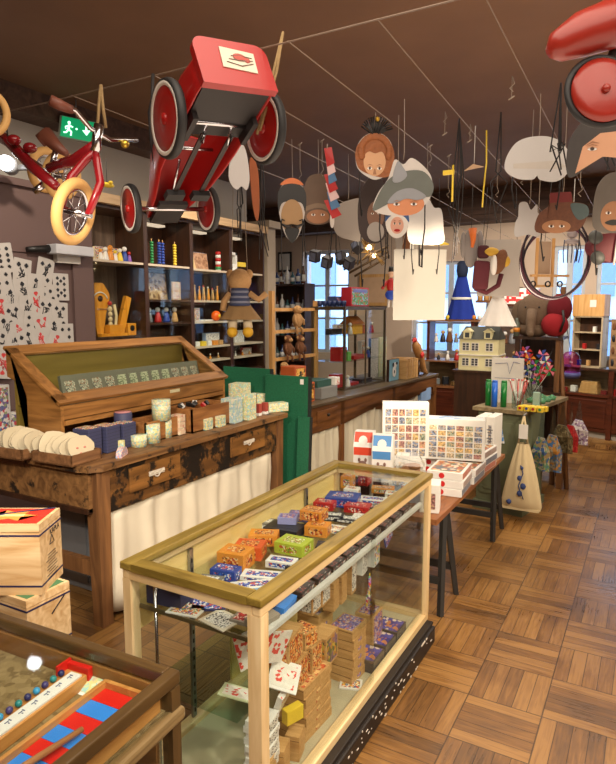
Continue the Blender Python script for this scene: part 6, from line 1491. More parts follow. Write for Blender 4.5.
# ---------------------------------------------------------------- masks and cut-outs on strings
def flat_M(dz=0): return Matrix(((1, 0, 0, 0), (0, 0, -1, -dz), (0, 1, 0, 0), (0, 0, 0, 1)))
def smooth_poly(pts, n=5):
    out = []; k = len(pts)
    for i in range(k):
        p0, p1, p2, p3 = pts[i - 1], pts[i], pts[(i + 1) % k], pts[(i + 2) % k]
        for j in range(n):
            t = j / n
            out.append(tuple(.5 * (2 * p1[a] + (p2[a] - p0[a]) * t + (2 * p0[a] - 5 * p1[a] + 4 * p2[a] - p3[a]) * t * t + (3 * p1[a] - p0[a] - 3 * p2[a] + p3[a]) * t ** 3) for a in (0, 1)))
    return out
def cutout(name, lb, cat, px, py, d, w_, h_, outline, mat, yaw=0, group=None, strings=1, thread=True, sm=True):
    KS = .75; c = DP(px, py, d * KS); o = thing(name, lb, cat, c, YAW + R(yaw), group); o.scale = (KS,) * 3
    kb = .955 if name == 'paper_mask' else 1
    pts = [(p[0] * w_ / 2 * kb, p[1] * h_ / 2 * kb) for p in (smooth_poly(outline) if sm else outline)]
    MB().prism(pts, -.002, .002, M=flat_M()).build('card', mat, o)
    if thread:
        tp = max(p[1] for p in pts)
        MB().tube([(0, 0, tp - .01), (.004, 0, tp + .03), (0, 0, max(tp + .04, (ZW - c.z) / KS))], .002, 5).build('hanging_thread', STW, o)
    if strings:
        ln_ = h_ * 1.1
        for s_ in (-1, 1): MB().tube([(s_ * w_ * .36, .003, -.02), (s_ * w_ * .37, .01, -ln_ * .6), (s_ * w_ * .32, 0, -ln_), (s_ * w_ * .30, 0, -ln_ * .9)], .004, 5).build('elastic_string', STR, o)
    return o
def lay(o, name, pts, mat, z, w_, h_, sm=True):
    MB().prism([(p[0] * w_ / 2, p[1] * h_ / 2) for p in (smooth_poly(pts) if sm else pts)], 0, .0012, M=flat_M(z)).build(name, mat, o)
def ell(cx, cy, rx, ry, n=14, a0=0, a1=360): return [(cx + rx * math.cos(R(a0 + (a1 - a0) * i / n)), cy + ry * math.sin(R(a0 + (a1 - a0) * i / n))) for i in range(n)]
def eye(o, x, y, rx, ry, z, w_, h_):
    lay(o, 'printed_eye', ell(x, y, rx * 1.05, ry * .95), C_WHT, z, w_, h_); lay(o, 'printed_iris', ell(x, y, rx * .48, ry * .9), plain('iris_brown', S(60, 42, 32), .4), z + .0013, w_, h_)
    lay(o, 'printed_brow', [(x - rx * 1.3, y + ry * 1.5), (x, y + ry * 2.6), (x + rx * 1.3, y + ry * 1.7), (x, y + ry * 2.1)], SKD, z, w_, h_, False)
    lay(o, 'printed_lid', [(x - rx * 1.2, y), (x, y + ry * 1.25), (x + rx * 1.2, y), (x, y + ry * .8)], SKD, z + .0013, w_, h_, False)
SKIN = plain('printed_skin', S(196, 150, 110), .5, var=.08); SKD = plain('printed_skin_dark', S(150, 104, 70), .5, var=.1)
def face(o, w_, h_, cy, fw, fh, skin=SKIN, browc=BLACK, eye=True):
    lay(o, 'printed_face', ell(0, cy, fw, fh), skin, .002, w_, h_)
    for s_ in (-1, 1):
        lay(o, 'printed_eye', ell(s_ * fw * .42, cy - fh * .05, fw * .16, fh * .08), C_WHT, .0034, w_, h_); lay(o, 'printed_pupil', ell(s_ * fw * .42, cy - fh * .05, fw * .07, fh * .075), BLACK, .0046, w_, h_)
        lay(o, 'printed_brow', [(s_ * fw * .2, cy + fh * .12), (s_ * fw * .45, cy + fh * .2), (s_ * fw * .68, cy + fh * .1), (s_ * fw * .45, cy + fh * .15)], browc, .0034, w_, h_, False)
    lay(o, 'printed_nose', [(-fw * .05, cy - fh * .05), (fw * .05, cy - fh * .05), (fw * .12, cy - fh * .45), (-fw * .12, cy - fh * .45)], plain('printed_shade', S(160, 112, 80), .5), .0034, w_, h_)
gm = 'paper face masks hanging from the ceiling wires'
# lady with auburn hair
w_, h_ = .24, .32
o = cutout('paper_mask', 'paper mask of a lady with curly auburn hair and black feather hat', 'mask', 375, 155, 3.6, w_, h_, [(-.9, -.5), (-1, .1), (-.7, .6), (0, .85), (.7, .6), (1, 0), (.8, -.6), (.2, -.9), (-.3, -.85)], CARDW, 5, gm)
HRA = plain('hair_auburn', S(140, 80, 36), .6, var=.35, scale=40, bump=.5)
lay(o, 'printed_hair', [(-.92, -.3), (-.95, .2), (-.6, .55), (0, .68), (.6, .55), (.95, .1), (.85, -.6), (.4, -.8), (-.6, -.6)], HRA, .002, w_, h_); o2 = o
lay(o, 'printed_face', ell(-.02, -.25, .55, .5), SKIN, .0034, w_, h_)
for s_ in (-1, 1): eye(o, s_ * .24 - .02, -.48, .11, .06, .0048, w_, h_)
lay(o, 'printed_nose', [(-.05, -.5), (.02, -.5), (.08, -.70), (-.10, -.70)], SKD, .0048, w_, h_, False)
lay(o, 'printed_fringe', [(-.55, 0), (-.3, .3), (.3, .3), (.55, 0), (.3, .12), (0, .05), (-.3, .12)], HRA, .0048, w_, h_)
mb = MB(); rn = random.Random(5)
for k in range(22): a = R(-20 + k * 10.5); mb.ball((.085 * math.cos(a), -.006, .02 + .085 * math.sin(a)), (.020, .006, .020), n=6)
mb.build('printed_curls', HRA, o); mb = MB()
for k in range(16): a = R(20 + k * 9); mb.tube([(0, 0, .10), (.06 * math.cos(a), -.01 * (k % 3), .12 + .05 * math.sin(a)), (.10 * math.cos(a) + .01, .01, .12 + .10 * math.sin(a))], .005, 4)
mb.build('black_feathers', BLACK, o); MB().ball((.01, -.01, .20), .014, n=6).build('gold_clip', plain('gold', S(200, 160, 60), .3, .8), o)
# grey hat gentleman
w_, h_ = .34, .34
o = cutout('paper_mask', 'paper mask of a man with a wide grey hat and plume', 'mask', 403, 187, 3.4, w_, h_, [(-1, -.75), (-.85, -.2), (-.5, .3), (-.3, .9), (0, .75), (.3, .95), (.85, .5), (1, 0), (.85, -.5), (.3, -.9), (-.4, -.95)], CARDW, -3, gm)
HG = plain('hat_greygreen', S(88, 92, 86), .6, var=.2)
lay(o, 'printed_face', ell(.1, -.55, .6, .36), plain('printed_skin_red', S(186, 120, 80), .5, var=.12), .002, w_, h_)
lay(o, 'printed_hat', [(-.98, -.72), (-.6, .1), (-.1, .45), (.6, .5), (.97, .1), (.9, -.3), (.5, -.3), (0, -.25), (-.5, -.55)], HG, .0034, w_, h_)
lay(o, 'printed_hair', [(-.5, -.5), (-.2, -.15), (.3, -.05), (.75, -.3), (.5, -.42), (.1, -.38), (-.2, -.5)], GREY, .0048, w_, h_)
for s_ in (-.2, .36): eye(o, s_, -.55, .10, .05, .0060, w_, h_)
lay(o, 'plume', [(-.35, .2), (-.2, .8), (0, .6), (.12, .35), (-.1, .15)], GREY, .0060, w_, h_)
# moustache man (left)
w_, h_ = .20, .42
o = cutout('paper_mask', 'narrow paper mask of a man with black hair and curled moustache', 'mask', 292, 212, 4.2, w_, h_, [(-.9, -.1), (-.95, .6), (-.5, .95), (.5, .95), (.95, .6), (.9, -.1), (.5, -.75), (0, -1), (-.5, -.75)], CARDW, 4, gm)
lay(o, 'printed_hair', [(-.9, .0), (-.95, .6), (-.4, .9), (.4, .9), (.95, .6), (.9, 0), (.6, .3), (-.6, .3)], BLACK, .002, w_, h_)
lay(o, 'printed_face', ell(0, -.15, .75, .55), plain('printed_skin_tan', S(160, 126, 84), .5, var=.1), .0034, w_, h_)
mb = MB()
for s_ in (-1, 1): mb.tube([(0, -.008, -.09), (s_ * .04, -.008, -.10), (s_ * .075, -.008, -.08), (s_ * .07, -.008, -.05), (s_ * .05, -.008, -.06)], [.009, .012, .008, .006, .004], 6)
mb.build('curled_moustache', BLACK, o); lay(o, 'printed_beard', [(-.5, -.55), (.5, -.55), (0, -1)], BLACK, .005, w_, h_)
lay(o, 'orange_flowers', [(-.8, .85), (-.3, 1.05), (.3, 1.05), (.8, .85), (0, .9)], plain('orange_petal', S(210, 120, 70), .6), .005, w_, h_)
# bowler hat man
w_, h_ = .26, .36
o = cutout('paper_mask', 'paper mask of a man in a tall brown helmet-like hat', 'mask', 318, 200, 4.2, w_, h_, [(-.9, -.4), (-.75, .5), (-.4, .95), (.4, .95), (.8, .5), (.9, -.4), (.5, -.9), (-.5, -.9)], plain('hat_brown', S(96, 76, 60), .6, var=.2), 0, gm)
lay(o, 'printed_brim', [(-.95, -.35), (0, -.12), (.95, -.35), (.95, -.5), (0, -.28), (-.95, -.5)], plain('hat_band', S(124, 104, 84), .6), .002, w_, h_)
lay(o, 'printed_face', ell(0, -.62, .6, .26), SKD, .0034, w_, h_)
for s_ in (-.25, .25): eye(o, s_, -.55, .10, .05, .0048, w_, h_)
lay(o, 'white_tag', ell(.75, -.75, .12, .3), C_WHT, .005, w_, h_)
# dark hooded bearded
w_, h_ = .22, .44
o = cutout('paper_mask', 'dark paper mask of a hooded figure with grey-white beard', 'mask', 374, 210, 3.9, w_, h_, [(-.9, -.6), (-.95, .3), (-.4, .9), (.3, .95), (.9, .4), (.95, -.5), (.4, -.95), (-.4, -.95)], plain('hood_dark', S(52, 40, 38), .7), 3, gm)
lay(o, 'printed_face', ell(.1, -.15, .5, .4), plain('printed_skin_dim', S(116, 84, 66), .6), .002, w_, h_)
lay(o, 'printed_beard', ell(.1, -.62, .5, .28), plain('beard_grey', S(150, 144, 138), .7), .0034, w_, h_)
for s_ in (-.1, .28): eye(o, s_, -.1, .08, .03, .0048, w_, h_)
MB().ball((0, 0, .22), .012, n=6).build('red_knot', C_RED, o)
# blue white clown
w_, h_ = .15, .20
o = cutout('paper_mask', 'small blue and white paper mask of a smiling clown', 'mask', 397, 222, 3.7, w_, h_, ell(0, 0, 1, 1, 12), C_WHT, 10, gm)
lay(o, 'blue_cap', [(-1, .0), (-.8, .7), (0, 1), (.8, .7), (1, 0), (.5, .35), (-.5, .35)], plain('clown_blue', S(60, 90, 140), .5), .002, w_, h_)
lay(o, 'printed_face', ell(0, -.2, .55, .5), plain('clown_pink', S(220, 170, 150), .5), .002, w_, h_)
for s_ in (-.22, .22): eye(o, s_, -.1, .10, .08, .0040, w_, h_)
lay(o, 'printed_mouth', ell(0, -.5, .25, .08), C_RED, .0040, w_, h_)
# white backs
PAPB = plain('card_back_white', S(186, 184, 182), .7, var=.04); PAPG = plain('card_back_grey', S(150, 142, 134), .7, var=.05)
cl = [(-1, -.2), (-.85, .35), (-.6, .75), (-.2, .95), (.3, .98), (.7, .75), (.97, .2), (.95, -.5), (.6, -.95), (.1, -.9), (.0, -.72), (-.15, -.9), (-.6, -.88), (-.95, -.6)]
o = cutout('paper_cutout', 'large white cloud-shaped card back with long black elastic', 'cut-out', 538, 159, 3.3, .375, .24, cl, PAPB, 8, 'blank card backs hanging from the wires')
lay(o, 'taped_strip', [(-.75, -.25), (.5, -.05), (.9, -.3), (.5, -.42), (-.75, -.45)], plain('card_strip', S(182, 176, 168), .7), .002, .375, .24, False)
bl = [(-.7, .9), (-.2, .95), (.1, .55), (.5, .85), (.6, .35), (1, .3), (.6, -.1), (1, -.3), (.7, -.9), (0, -.8), (-.9, -.9), (-.95, -.2), (-.75, .2)]
o = cutout('paper_cutout', 'small white ragged card back beside the brown wig mask', 'cut-out', 529, 220, 3.6, .17, .21, bl, PAPB, 0, 'blank card backs hanging from the wires', strings=0)
o = cutout('paper_cutout', 'white ragged card back hanging right of the clown mask', 'cut-out', 426, 222, 4.3, .26, .33, [(-.9, .4), (-.5, .95), (-.2, .7), (.1, .95), (.4, .6), (.8, .5), (.95, -.3), (.9, -.9), (-.3, -.95), (-.9, -.8), (-1, -.1)], PAPB, -5, 'blank card backs hanging from the wires')
o = cutout('paper_cutout', 'grey rounded card back hanging left of the hooded mask', 'cut-out', 348, 220, 4.6, .24, .30, [(-.95, -.1), (-.8, .6), (0, .95), (.9, .9), (.95, -.9), (0, -.95), (-.7, -.7)], PAPG, 0, 'blank card backs hanging from the wires')
o = cutout('paper_cutout', 'white rounded card back hanging behind the red pedal car', 'cut-out', 239, 168, 3.6, .13, .26, [(-.5, .9), (.5, .95), (.95, -.3), (.7, -.95), (.2, -.8), (-.3, -.95), (-.95, -.4)], PAPB, 12, 'blank card backs hanging from the wires', strings=0)
# right masks
w_, h_ = .34, .34
o = cutout('paper_mask', 'large paper mask with dark bobbed hair partly behind the red ride-on toy', 'mask', 603, 150, 2.9, w_, h_, [(-1, -.5), (-.95, .3), (-.5, .9), (.2, 1), (.8, .8), (1, .1), (1, -.3), (0, -.2), (-.8, -.75)], plain('hair_dark', S(58, 54, 52), .6, var=.3), -6, gm, strings=0)
lay(o, 'printed_face', [(-.72, -.62), (-.55, .1), (-.1, .45), (.5, .5), (1, .3), (.98, -.28), (0, -.18)], plain('printed_skin_fair', S(200, 150, 116), .5, var=.06), .002, w_, h_, False)
for s_ in (-.3, .55):
    eye(o, s_, .03, .12, .05, .0040, w_, h_); lay(o, 'printed_brow', [(s_ - .2, .12), (s_, .24), (s_ + .2, .18), (s_, .19)], SKD, .0040, w_, h_, False)
w_, h_ = .29, .24
o = cutout('paper_mask', 'brown curly wig paper mask with small red hat above the hoops', 'mask', 562, 213, 3.4, w_, h_, [(-1, -.9), (-.95, -.1), (-.5, .4), (-.5, .9), (.3, .95), (.35, .55), (.9, .4), (1, -.2), (.7, -.8), (0, -.9)], plain('wig_brown', S(92, 54, 34), .7, var=.4, scale=50), 0, gm)
lay(o, 'red_hat', [(-.5, .45), (-.5, .9), (.3, .95), (.35, .5)], plain('hat_red', S(100, 26, 24), .6), .002, w_, h_, False)
lay(o, 'printed_face', ell(-.2, -.62, .55, .3), SKD, .002, w_, h_)
for s_ in (-.4, .0): eye(o, s_, -.6, .10, .07, .0040, w_, h_)
lay(o, 'grey_feather', [(.3, .4), (.9, .35), (1, -.1), (.6, -.3)], plain('feather_teal', S(70, 84, 84), .7), .0034, w_, h_)
w_, h_ = .24, .36
o = cutout('paper_mask', 'paper mask with a grey soldier helmet at the right frame edge', 'mask', 614, 203, 3.4, w_, h_, [(-1, -.1), (-.8, .6), (-.2, .95), (.6, .8), (1, .1), (.95, -.8), (0, -.95), (-.9, -.8)], plain('helmet_grey', S(92, 84, 76), .6, var=.2), 0, gm)
lay(o, 'printed_face', ell(0, -.4, .6, .45), SKD, .002, w_, h_)
for s_ in (-.25, .25): eye(o, s_, -.3, .12, .05, .0040, w_, h_)
lay(o, 'printed_moustache', [(-.4, -.6), (0, -.5), (.4, -.6), (0, -.68)], BLACK, .0040, w_, h_)
# streamers
o = thing('paper_streamer', 'red, white and blue paper garland hanging beside the bowler hat mask', 'garland', DP(327, 180, 3.0), YAW); o.scale = (.75,) * 3
for k in range(7):
    MB().hull([(-.02 + .01 * (k % 3), 0, .20 - k * .055), (.03, .01, .21 - k * .055), (.05 + .008 * k, .01, .11 - k * .055), (.0 + .006 * k, -.01, .08 - k * .055), (.01, .012, .14 - k * .055)], [(0, 1, 2, 3), (0, 4, 1), (1, 4, 2), (2, 4, 3), (3, 4, 0)]).build('paper_piece', [C_RED, plain('paper_pink', S(220, 190, 190), .6), plain('paper_blue', S(80, 120, 160), .6)][k % 3], o)
MB().tube([(0, 0, .2), (0, 0, ZW - o.location.z)], .005, 5).build('thread', STW, o)
o = thing('feather', 'thin orange-brown feather-like leaf hanging by the pedal car wheel', 'ornament', DP(254, 190, 2.9), YAW + .5); o.scale = (.75,) * 3
MB().prism(smooth_poly([(-.03, .16), (.0, .19), (.03, .10), (.035, -.10), (.02, -.19), (-.01, -.10)]), -.004, .004, M=flat_M()).build('leaf', plain('leaf_orange', S(140, 74, 36), .6, var=.2), o); MB().tube([(0, 0, .18), (0, 0, ZW - o.location.z)], .0018, 5).build('thread', STR, o)
# bunches of long black elastics
for px, py, y_, n_, L_, lb in [(459, 130, 4.6, 6, 1.05, 'bunch of long black elastic strings hanging at centre right'), (262, 170, 4.6, 4, .95, 'bunch of dark strings hanging behind the pedal car rear wheel'), (240, 200, 4.8, 4, .75, 'tangle of dark strings and clips below the pedal car'), (556, 190, 4.2, 4, .60, 'dark strings hanging through the brown wig mask'), (603, 215, 4.4, 3, .55, 'dark strings hanging at the right frame edge'), (497, 225, 4.6, 2, .8, 'pair of dark strings hanging left of the small white cut-out')]:
    q = at(px, py, 'y', y_ * .62); o = thing('string_bunch', lb, 'strings', (q.x, q.y, ZW), 0, 'dark strings hanging from the wires'); rn = random.Random(px); L_ *= .62
    for k in range(n_): MB().tube([(0, 0, 0), (rn.uniform(-.03, .03), 0, -.25), (rn.uniform(-.04, .04), rn.uniform(-.02, .02), -L_ * .6), (rn.uniform(-.04, .04), 0, -L_ * rn.uniform(.85, 1))], .003, 5).build('string', STR, o)
# ---------------------------------------------------------------- white board, monkey board
o = thing('hanging_board', 'plain off-white square card board hanging in the middle of the shop', 'board', DP(419.5, 285, 3.9), YAW + R(2))
MB().box((0, 0, 0), (.335, .006, .445)).build('card_sheet', plain('board_offwhite', S(166, 164, 158), .85, var=.03), o)
for s_ in (-1, 1): MB().tube([(s_ * .12, 0, .22), (s_ * .02, 0, ZW - o.location.z)], .0018, 5).build('thread', STW, o)
MB().tube([(.0, -.01, ZW - o.location.z), (-.01, -.012, .25), (-.005, -.012, .12), (.01, -.012, .11), (.012, -.012, .24)], .005, 5).build('black_elastic', STR, o)
o = thing('hanging_board', 'tan backing card with small cat cut-out just behind the off-white board', 'board', DP(408, 238, 4.0), YAW)
MB().box((0, 0, 0), (.17, .004, .17), (0, R(-8), 0)).build('card_sheet', PAPG, o); lay(o, 'cat_shape', [(-.5, -1), (-.5, .2), (-.3, .6), (-.1, .2), (.3, .2), (.5, -.2), (.5, -1)], plush, .003, .14, .14, False); lay(o, 'white_shape', [(.2, -1), (.2, .9), (.5, .3), (.6, -1)], C_WHT, .005, .14, .14, False)
MB().tube([(0, 0, .08), (0, 0, ZW - o.location.z)], .0018, 5).build('thread', STW, o)
o = thing('yellow_hat', 'small bright yellow felt hat behind the off-white board', 'hat', DP(438, 245, 4.1)); MB().lathe([(.07, 0), (.075, .005), (.04, .02), (.035, .06), (.001, .08)], 16).build('hat_body', C_YEL, o); MB().tube([(0, 0, .08), (0, 0, ZW - o.location.z)], .0018, 5).build('thread', STR, o)
o = thing('hanging_board', 'pale grey square card board hanging behind the monkey puppet', 'board', DP(499, 268, 4.4), YAW - R(4))
MB().box((0, 0, 0), (.30, .006, .40)).build('card_sheet', plain('board_grey', S(176, 170, 162), .8, var=.03), o)
for s_ in (-1, 1): MB().tube([(s_ * .12, 0, .2), (s_ * .10, 0, ZW - o.location.z)], .0018, 5).build('thread', STR, o)
o = thing('monkey_puppet', 'monkey hand puppet in purple-red jacket with yellow ears hanging upside down', 'puppet', DP(490, 268, 4.25), YAW)
MK = plain('monkey_maroon', S(84, 30, 40), .9, var=.2); MB().box((-.06, 0, -.05), (.11, .05, .20), (0, R(4), 0), bev=.02).build('jacket', MK, o)
MB().ball((.06, -.01, .04), (.05, .04, .09), rot=(0, R(20), 0)).build('head', plush, o); MB().ball((.0, -.01, .11), (.055, .03, .03)).build('ear', plain('ear_mustard', S(190, 150, 50), .8), o); MB().ball((.10, -.01, .045), (.035, .03, .04)).build('ear', plain('ear_mustard', S(190, 150, 50), .8), o)
MB().ball((.02, -.02, .02), (.025, .03, .07)).build('shirt', C_WHT, o); MB().box((-.05, 0, .11), (.08, .05, .09), bev=.02).build('cap', plain('cap_maroon', S(64, 22, 28), .9), o); MB().tube([(-.1, 0, -.14), (-.02, 0, -.17), (.06, 0, -.12), (.08, 0, -.04)], .018).build('tail', MK, o)
MB().tube([(-.04, 0, .15), (0, 0, ZW - o.location.z)], .002, 5).build('thread', STR, o)
o = thing('grey_puppet', 'grey cloth puppet with orange carrot nose hanging left of the monkey puppet', 'puppet', DP(471, 245, 4.3), YAW)
MB().ball((0, 0, -.02), (.055, .03, .14)).ball((-.055, 0, .0), (.02, .02, .09)).ball((.06, 0, .02), (.025, .02, .08)).build('body', plain('cloth_grey', S(132, 126, 124), .9), o); MB().tube([(0, -.03, .11), (.005, -.035, .03), (0, -.03, -.02)], [.03, .018, .01]).build('orange_nose', plain('carrot', S(214, 110, 40), .6), o); MB().tube([(0, 0, .1), (0, 0, ZW - o.location.z)], .002, 5).build('thread', STR, o)
# hoops
o = thing('metal_hoops', 'bundle of large dark metal hoops hanging above the elephant', 'hoops', DP(559, 255, 4.0), YAW + R(10))
for k in range(5):
    M = Matrix.Translation((.012 * k - .02, .02 * k, -.012 * k)) @ Matrix.Rotation(R(90 + k * 3), 4, 'X')
    MB().tube([M @ Vector(((.235 + .01 * (k % 3)) * math.cos(t), (.275 - .008 * k) * math.sin(t), 0)) for t in [2 * PI * i / 40 for i in range(40)]], .007, 6, closed=True).build('hoop', [plain('hoop_dark', S(52, 40, 48), .3, .5), plain('hoop_purple', S(96, 50, 66), .3, .4), CHROME][k % 3], o)
MB().tube([(0, 0, .28), (.0, 0, ZW - o.location.z)], .002, 5).build('thread', STR, o)
o = thing('swing_chair_toy', 'small pale wooden swing frame hanging inside the hoops', 'toy', DP(548, 262, 4.2), YAW + R(10))
for x in (-.09, .03): MB().b2((x, 0, -.16), (x + .018, .012, .16)).build('post', PW, o)
MB().b2((-.12, -.01, -.10), (.16, .02, -.085)).build('cross_bar', PW, o); MB().b2((-.075, .02, -.08), (.03, .026, .14)).build('cloth_panel', plain('swing_cloth', S(170, 146, 122), .9), o); MB().b2((-.09, 0, -.17), (.05, .01, -.155)).build('cross_bar', PW, o)
for x in (-.11, .0, .09):
    MB().lathe([(.014, -.004), (.022, -.004), (.022, .004), (.014, .004)], 14, c=(x, -.01, -.15), rot=(PI / 2, 0, 0), closed=True).build('ring', BLACK, o)
MB().tube([(-.03, 0, .14), (0, 0, ZW - o.location.z)], .0018, 5).build('thread', STR, o)
o = thing('red_scooter_plane', 'dark red toy vehicle with grey wheels hanging over the right window', 'toy vehicle', DP(604, 247, 4.0), YAW)
MB().prism(smooth_poly([(-.10, -.02), (-.09, .05), (-.02, .08), (.22, .08), (.24, -.10), (.1, -.10), (-.04, -.09)]), -.05, .05, M=flat_M()).build('body', plain('toy_darkred', S(96, 20, 30), .5), o)
for x, z in ((-.09, .055), (-.07, -.075)): MB().lathe([(.001, -.02), (.03, -.02), (.045, -.01), (.045, .01), (.03, .02), (.001, .02)], 18, c=(x, -.07, z), rot=(R(70), R(20), 0)).build('wheel', plain('wheel_grey', S(70, 72, 68), .5), o)
MB().tube([(.06, -.06, .10), (.05, -.06, 0), (.04, -.06, -.12)], .007, 5).build('white_strap', C_WHT, o); MB().tube([(.06, 0, .08), (.06, 0, ZW - o.location.z)], .0018, 5).build('thread', STW, o)
o = thing('marionette', 'small clear and grey marionette with strings inside the hoops', 'puppet', DP(572, 240, 4.1), YAW)
MB().ball((0, 0, .04), (.035, .03, .03), n=8).ball((0, 0, -.01), (.05, .03, .02), n=8).build('body', plain('mar_grey', S(150, 140, 140), .4), o)
for k in range(5): MB().tube([(-.05 + k * .025, 0, 0), (-.06 + k * .03, -.01, -.08), (-.05 + k * .025, 0, -.15)], .004, 5).build('limb', plain('mar_dark', S(70, 70, 90), .5), o)
MB().tube([(0, 0, .06), (0, 0, ZW - o.location.z)], .002, 5).build('thread', plain('thread_white', S(200, 195, 185), .6), o)
# dark cubes and gold lamp ornaments near the left back window
for k, (px, py, rr) in enumerate([(327, 262, 20), (341, 258, -15), (349, 263, 30), (357, 247, -35), (315, 256, 15)]):
    o = thing('lantern_cube', 'small dark hanging cube lantern, %s' % ['middle left, before the window', 'upper middle of the group', 'right, lower one', 'highest, at the right of the group', 'leftmost of the group'][k], 'lantern', DP(px, py, 5.2), (R(rr), R(rr), 0), 'dark cube lanterns before the left window')
    MB().box((0, 0, 0), (.075, .075, .095), bev=.004).build('box', plain('cube_dark', S(34, 32, 38), .5), o); MB().box((0, -.038, 0), (.05, .002, .065)).build('picture', plain('cube_pic', S(90, 96, 116), .5, var=.5, scale=60), o); MB().tube([(0, 0, .05), (0, 0, .35)], .0018, 5).build('thread', STR, o)
o = thing('gold_star_lamp', 'golden openwork metal lamp glowing behind the masks', 'lamp', DP(371, 252, 5.6), YAW)
GO = plain('gold_metal', S(150, 116, 60), .35, .7); mb = MB(); rn = random.Random(9)
for k in range(24): a, b_ = rn.uniform(0, 6.28), rn.uniform(-.8, 1.2); mb.tube([(.03 * math.cos(a), .03 * math.sin(a), .02 * b_), (.17 * math.cos(a) * math.cos(b_), .13 * math.sin(a), .20 * math.sin(b_))], .005, 4)
mb.build('open_arms', GO, o)
for k in range(3): MB().tube([(-.25 + .05 * k, 0, -.16 - .03 * k), (.16, 0, .06 - .05 * k)], .011, 5).build('cross_bar', plain('bar_bronze', S(100, 80, 56), .4, .5), o)
MB().ball((-.02, 0, .04), .026, n=7).build('bulb', emis('warm_bulb', (1, .75, .4), 14), o); MB().ball((.03, 0, -.03), .020, n=7).build('bulb', emis('warm_bulb', (1, .75, .4), 14), o)
MB().tube([(0, 0, .1), (0, 0, ZW - o.location.z)], .002, 5).build('thread', STR, o)
o = thing('soldier_puppet', 'small red jacket puppet with blue trousers and black hat left of the white board', 'puppet', DP(391, 285, 4.7), YAW)
MB().ball((0, 0, .0), (.035, .025, .055), n=8).tube([(-.03, 0, .03), (-.07, -.01, -.03)], .012).tube([(.03, 0, .03), (.06, 0, -.02)], .012).build('red_jacket', C_RED, o); MB().ball((0, 0, .085), (.024, .024, .03), n=8).build('head', plain('doll_skin', S(220, 180, 150), .5), o); MB().cyl((0, 0, .10), (0, 0, .14), .022, .018).build('black_hat', BLACK, o)
MB().ball((0, 0, -.075), (.045, .03, .04), n=8).build('blue_trousers', plain('royal_blue', S(30, 70, 180), .6), o)
for s_ in (-1, 1): MB().tube([(s_ * .015, 0, -.1), (s_ * .018, 0, -.17)], .010).build('leg', C_WHT, o)
MB().tube([(0, 0, .14), (0, 0, ZW - o.location.z)], .0018, 5).build('thread', STR, o)
# hanging teddy with striped top
o = thing('dressed_teddy', 'brown teddy in navy striped top, tan skirt and mustard boots hanging before the wall bays', 'soft toy', DP(240, 306, 3.9), YAW)
MB().ball((0, 0, .16), (.075, .06, .075)).ball((-.06, 0, .20), (.025, .02, .03)).ball((.06, 0, .20), (.025, .02, .03)).build('head', plusht, o)
st = MB(); 
for k in range(7): st.lathe([(.066 - .002 * k, .0 + k * .016), (.068 - .002 * k, .008 + k * .016), (.066 - .002 * k, .016 + k * .016)], 18, m=k % 2, closed=False)
st.build('striped_top', [plain('navy_knit', S(50, 56, 84), .9), plain('knit_grey', S(110, 112, 130), .9)], o)
MB().tube([(-.06, 0, .08), (-.10, 0, .03), (-.11, 0, -.03)], .022).build('arm', plusht, o); MB().tube([(.06, 0, .08), (.12, 0, .04), (.17, 0, .08)], .022).build('arm', plusht, o)
def sk(u, v):
    a = 2 * PI * u; r_ = .13 - .07 * v + .008 * math.sin(9 * a) * (1 - v); return (r_ * math.cos(a), r_ * .7 * math.sin(a), -.085 + .10 * v)
MB().grid(sk, 40, 6).build('tan_skirt', plain('skirt_tan', S(130, 100, 62), .9, var=.3), o)
for s_ in (-1, 1): MB().cyl((s_ * .045, 0, -.07), (s_ * .05, 0, -.14), .028, .03).build('leg', plain('leg_cream', S(196, 180, 150), .9), o); MB().ball((s_ * .05, -.01, -.165), (.034, .045, .035)).build('mustard_boot', plain('boot_mustard', S(196, 150, 26), .7), o)
for s_ in (-1, 1): MB().tube([(s_ * .05, 0, .2), (s_ * .03, 0, ZW - o.location.z)], .0018, 5).build('thread', STW, o)
o = MB().ball((0, 0, 0), (.03, .05, .014), n=7).ball((.03, 0, .01), (.015, .012, .012), n=6).build('paper_fish', [C_YEL]); o.location = at(107, 185, 'y', 2.6); tag(o, 'small yellow and black fish ornament hanging on the frieze wall', 'ornament'); 
MB().tube([(0, 0, 0), (0, 0, ZW - o.location.z)], .002, 5).build('thread', STR, o)

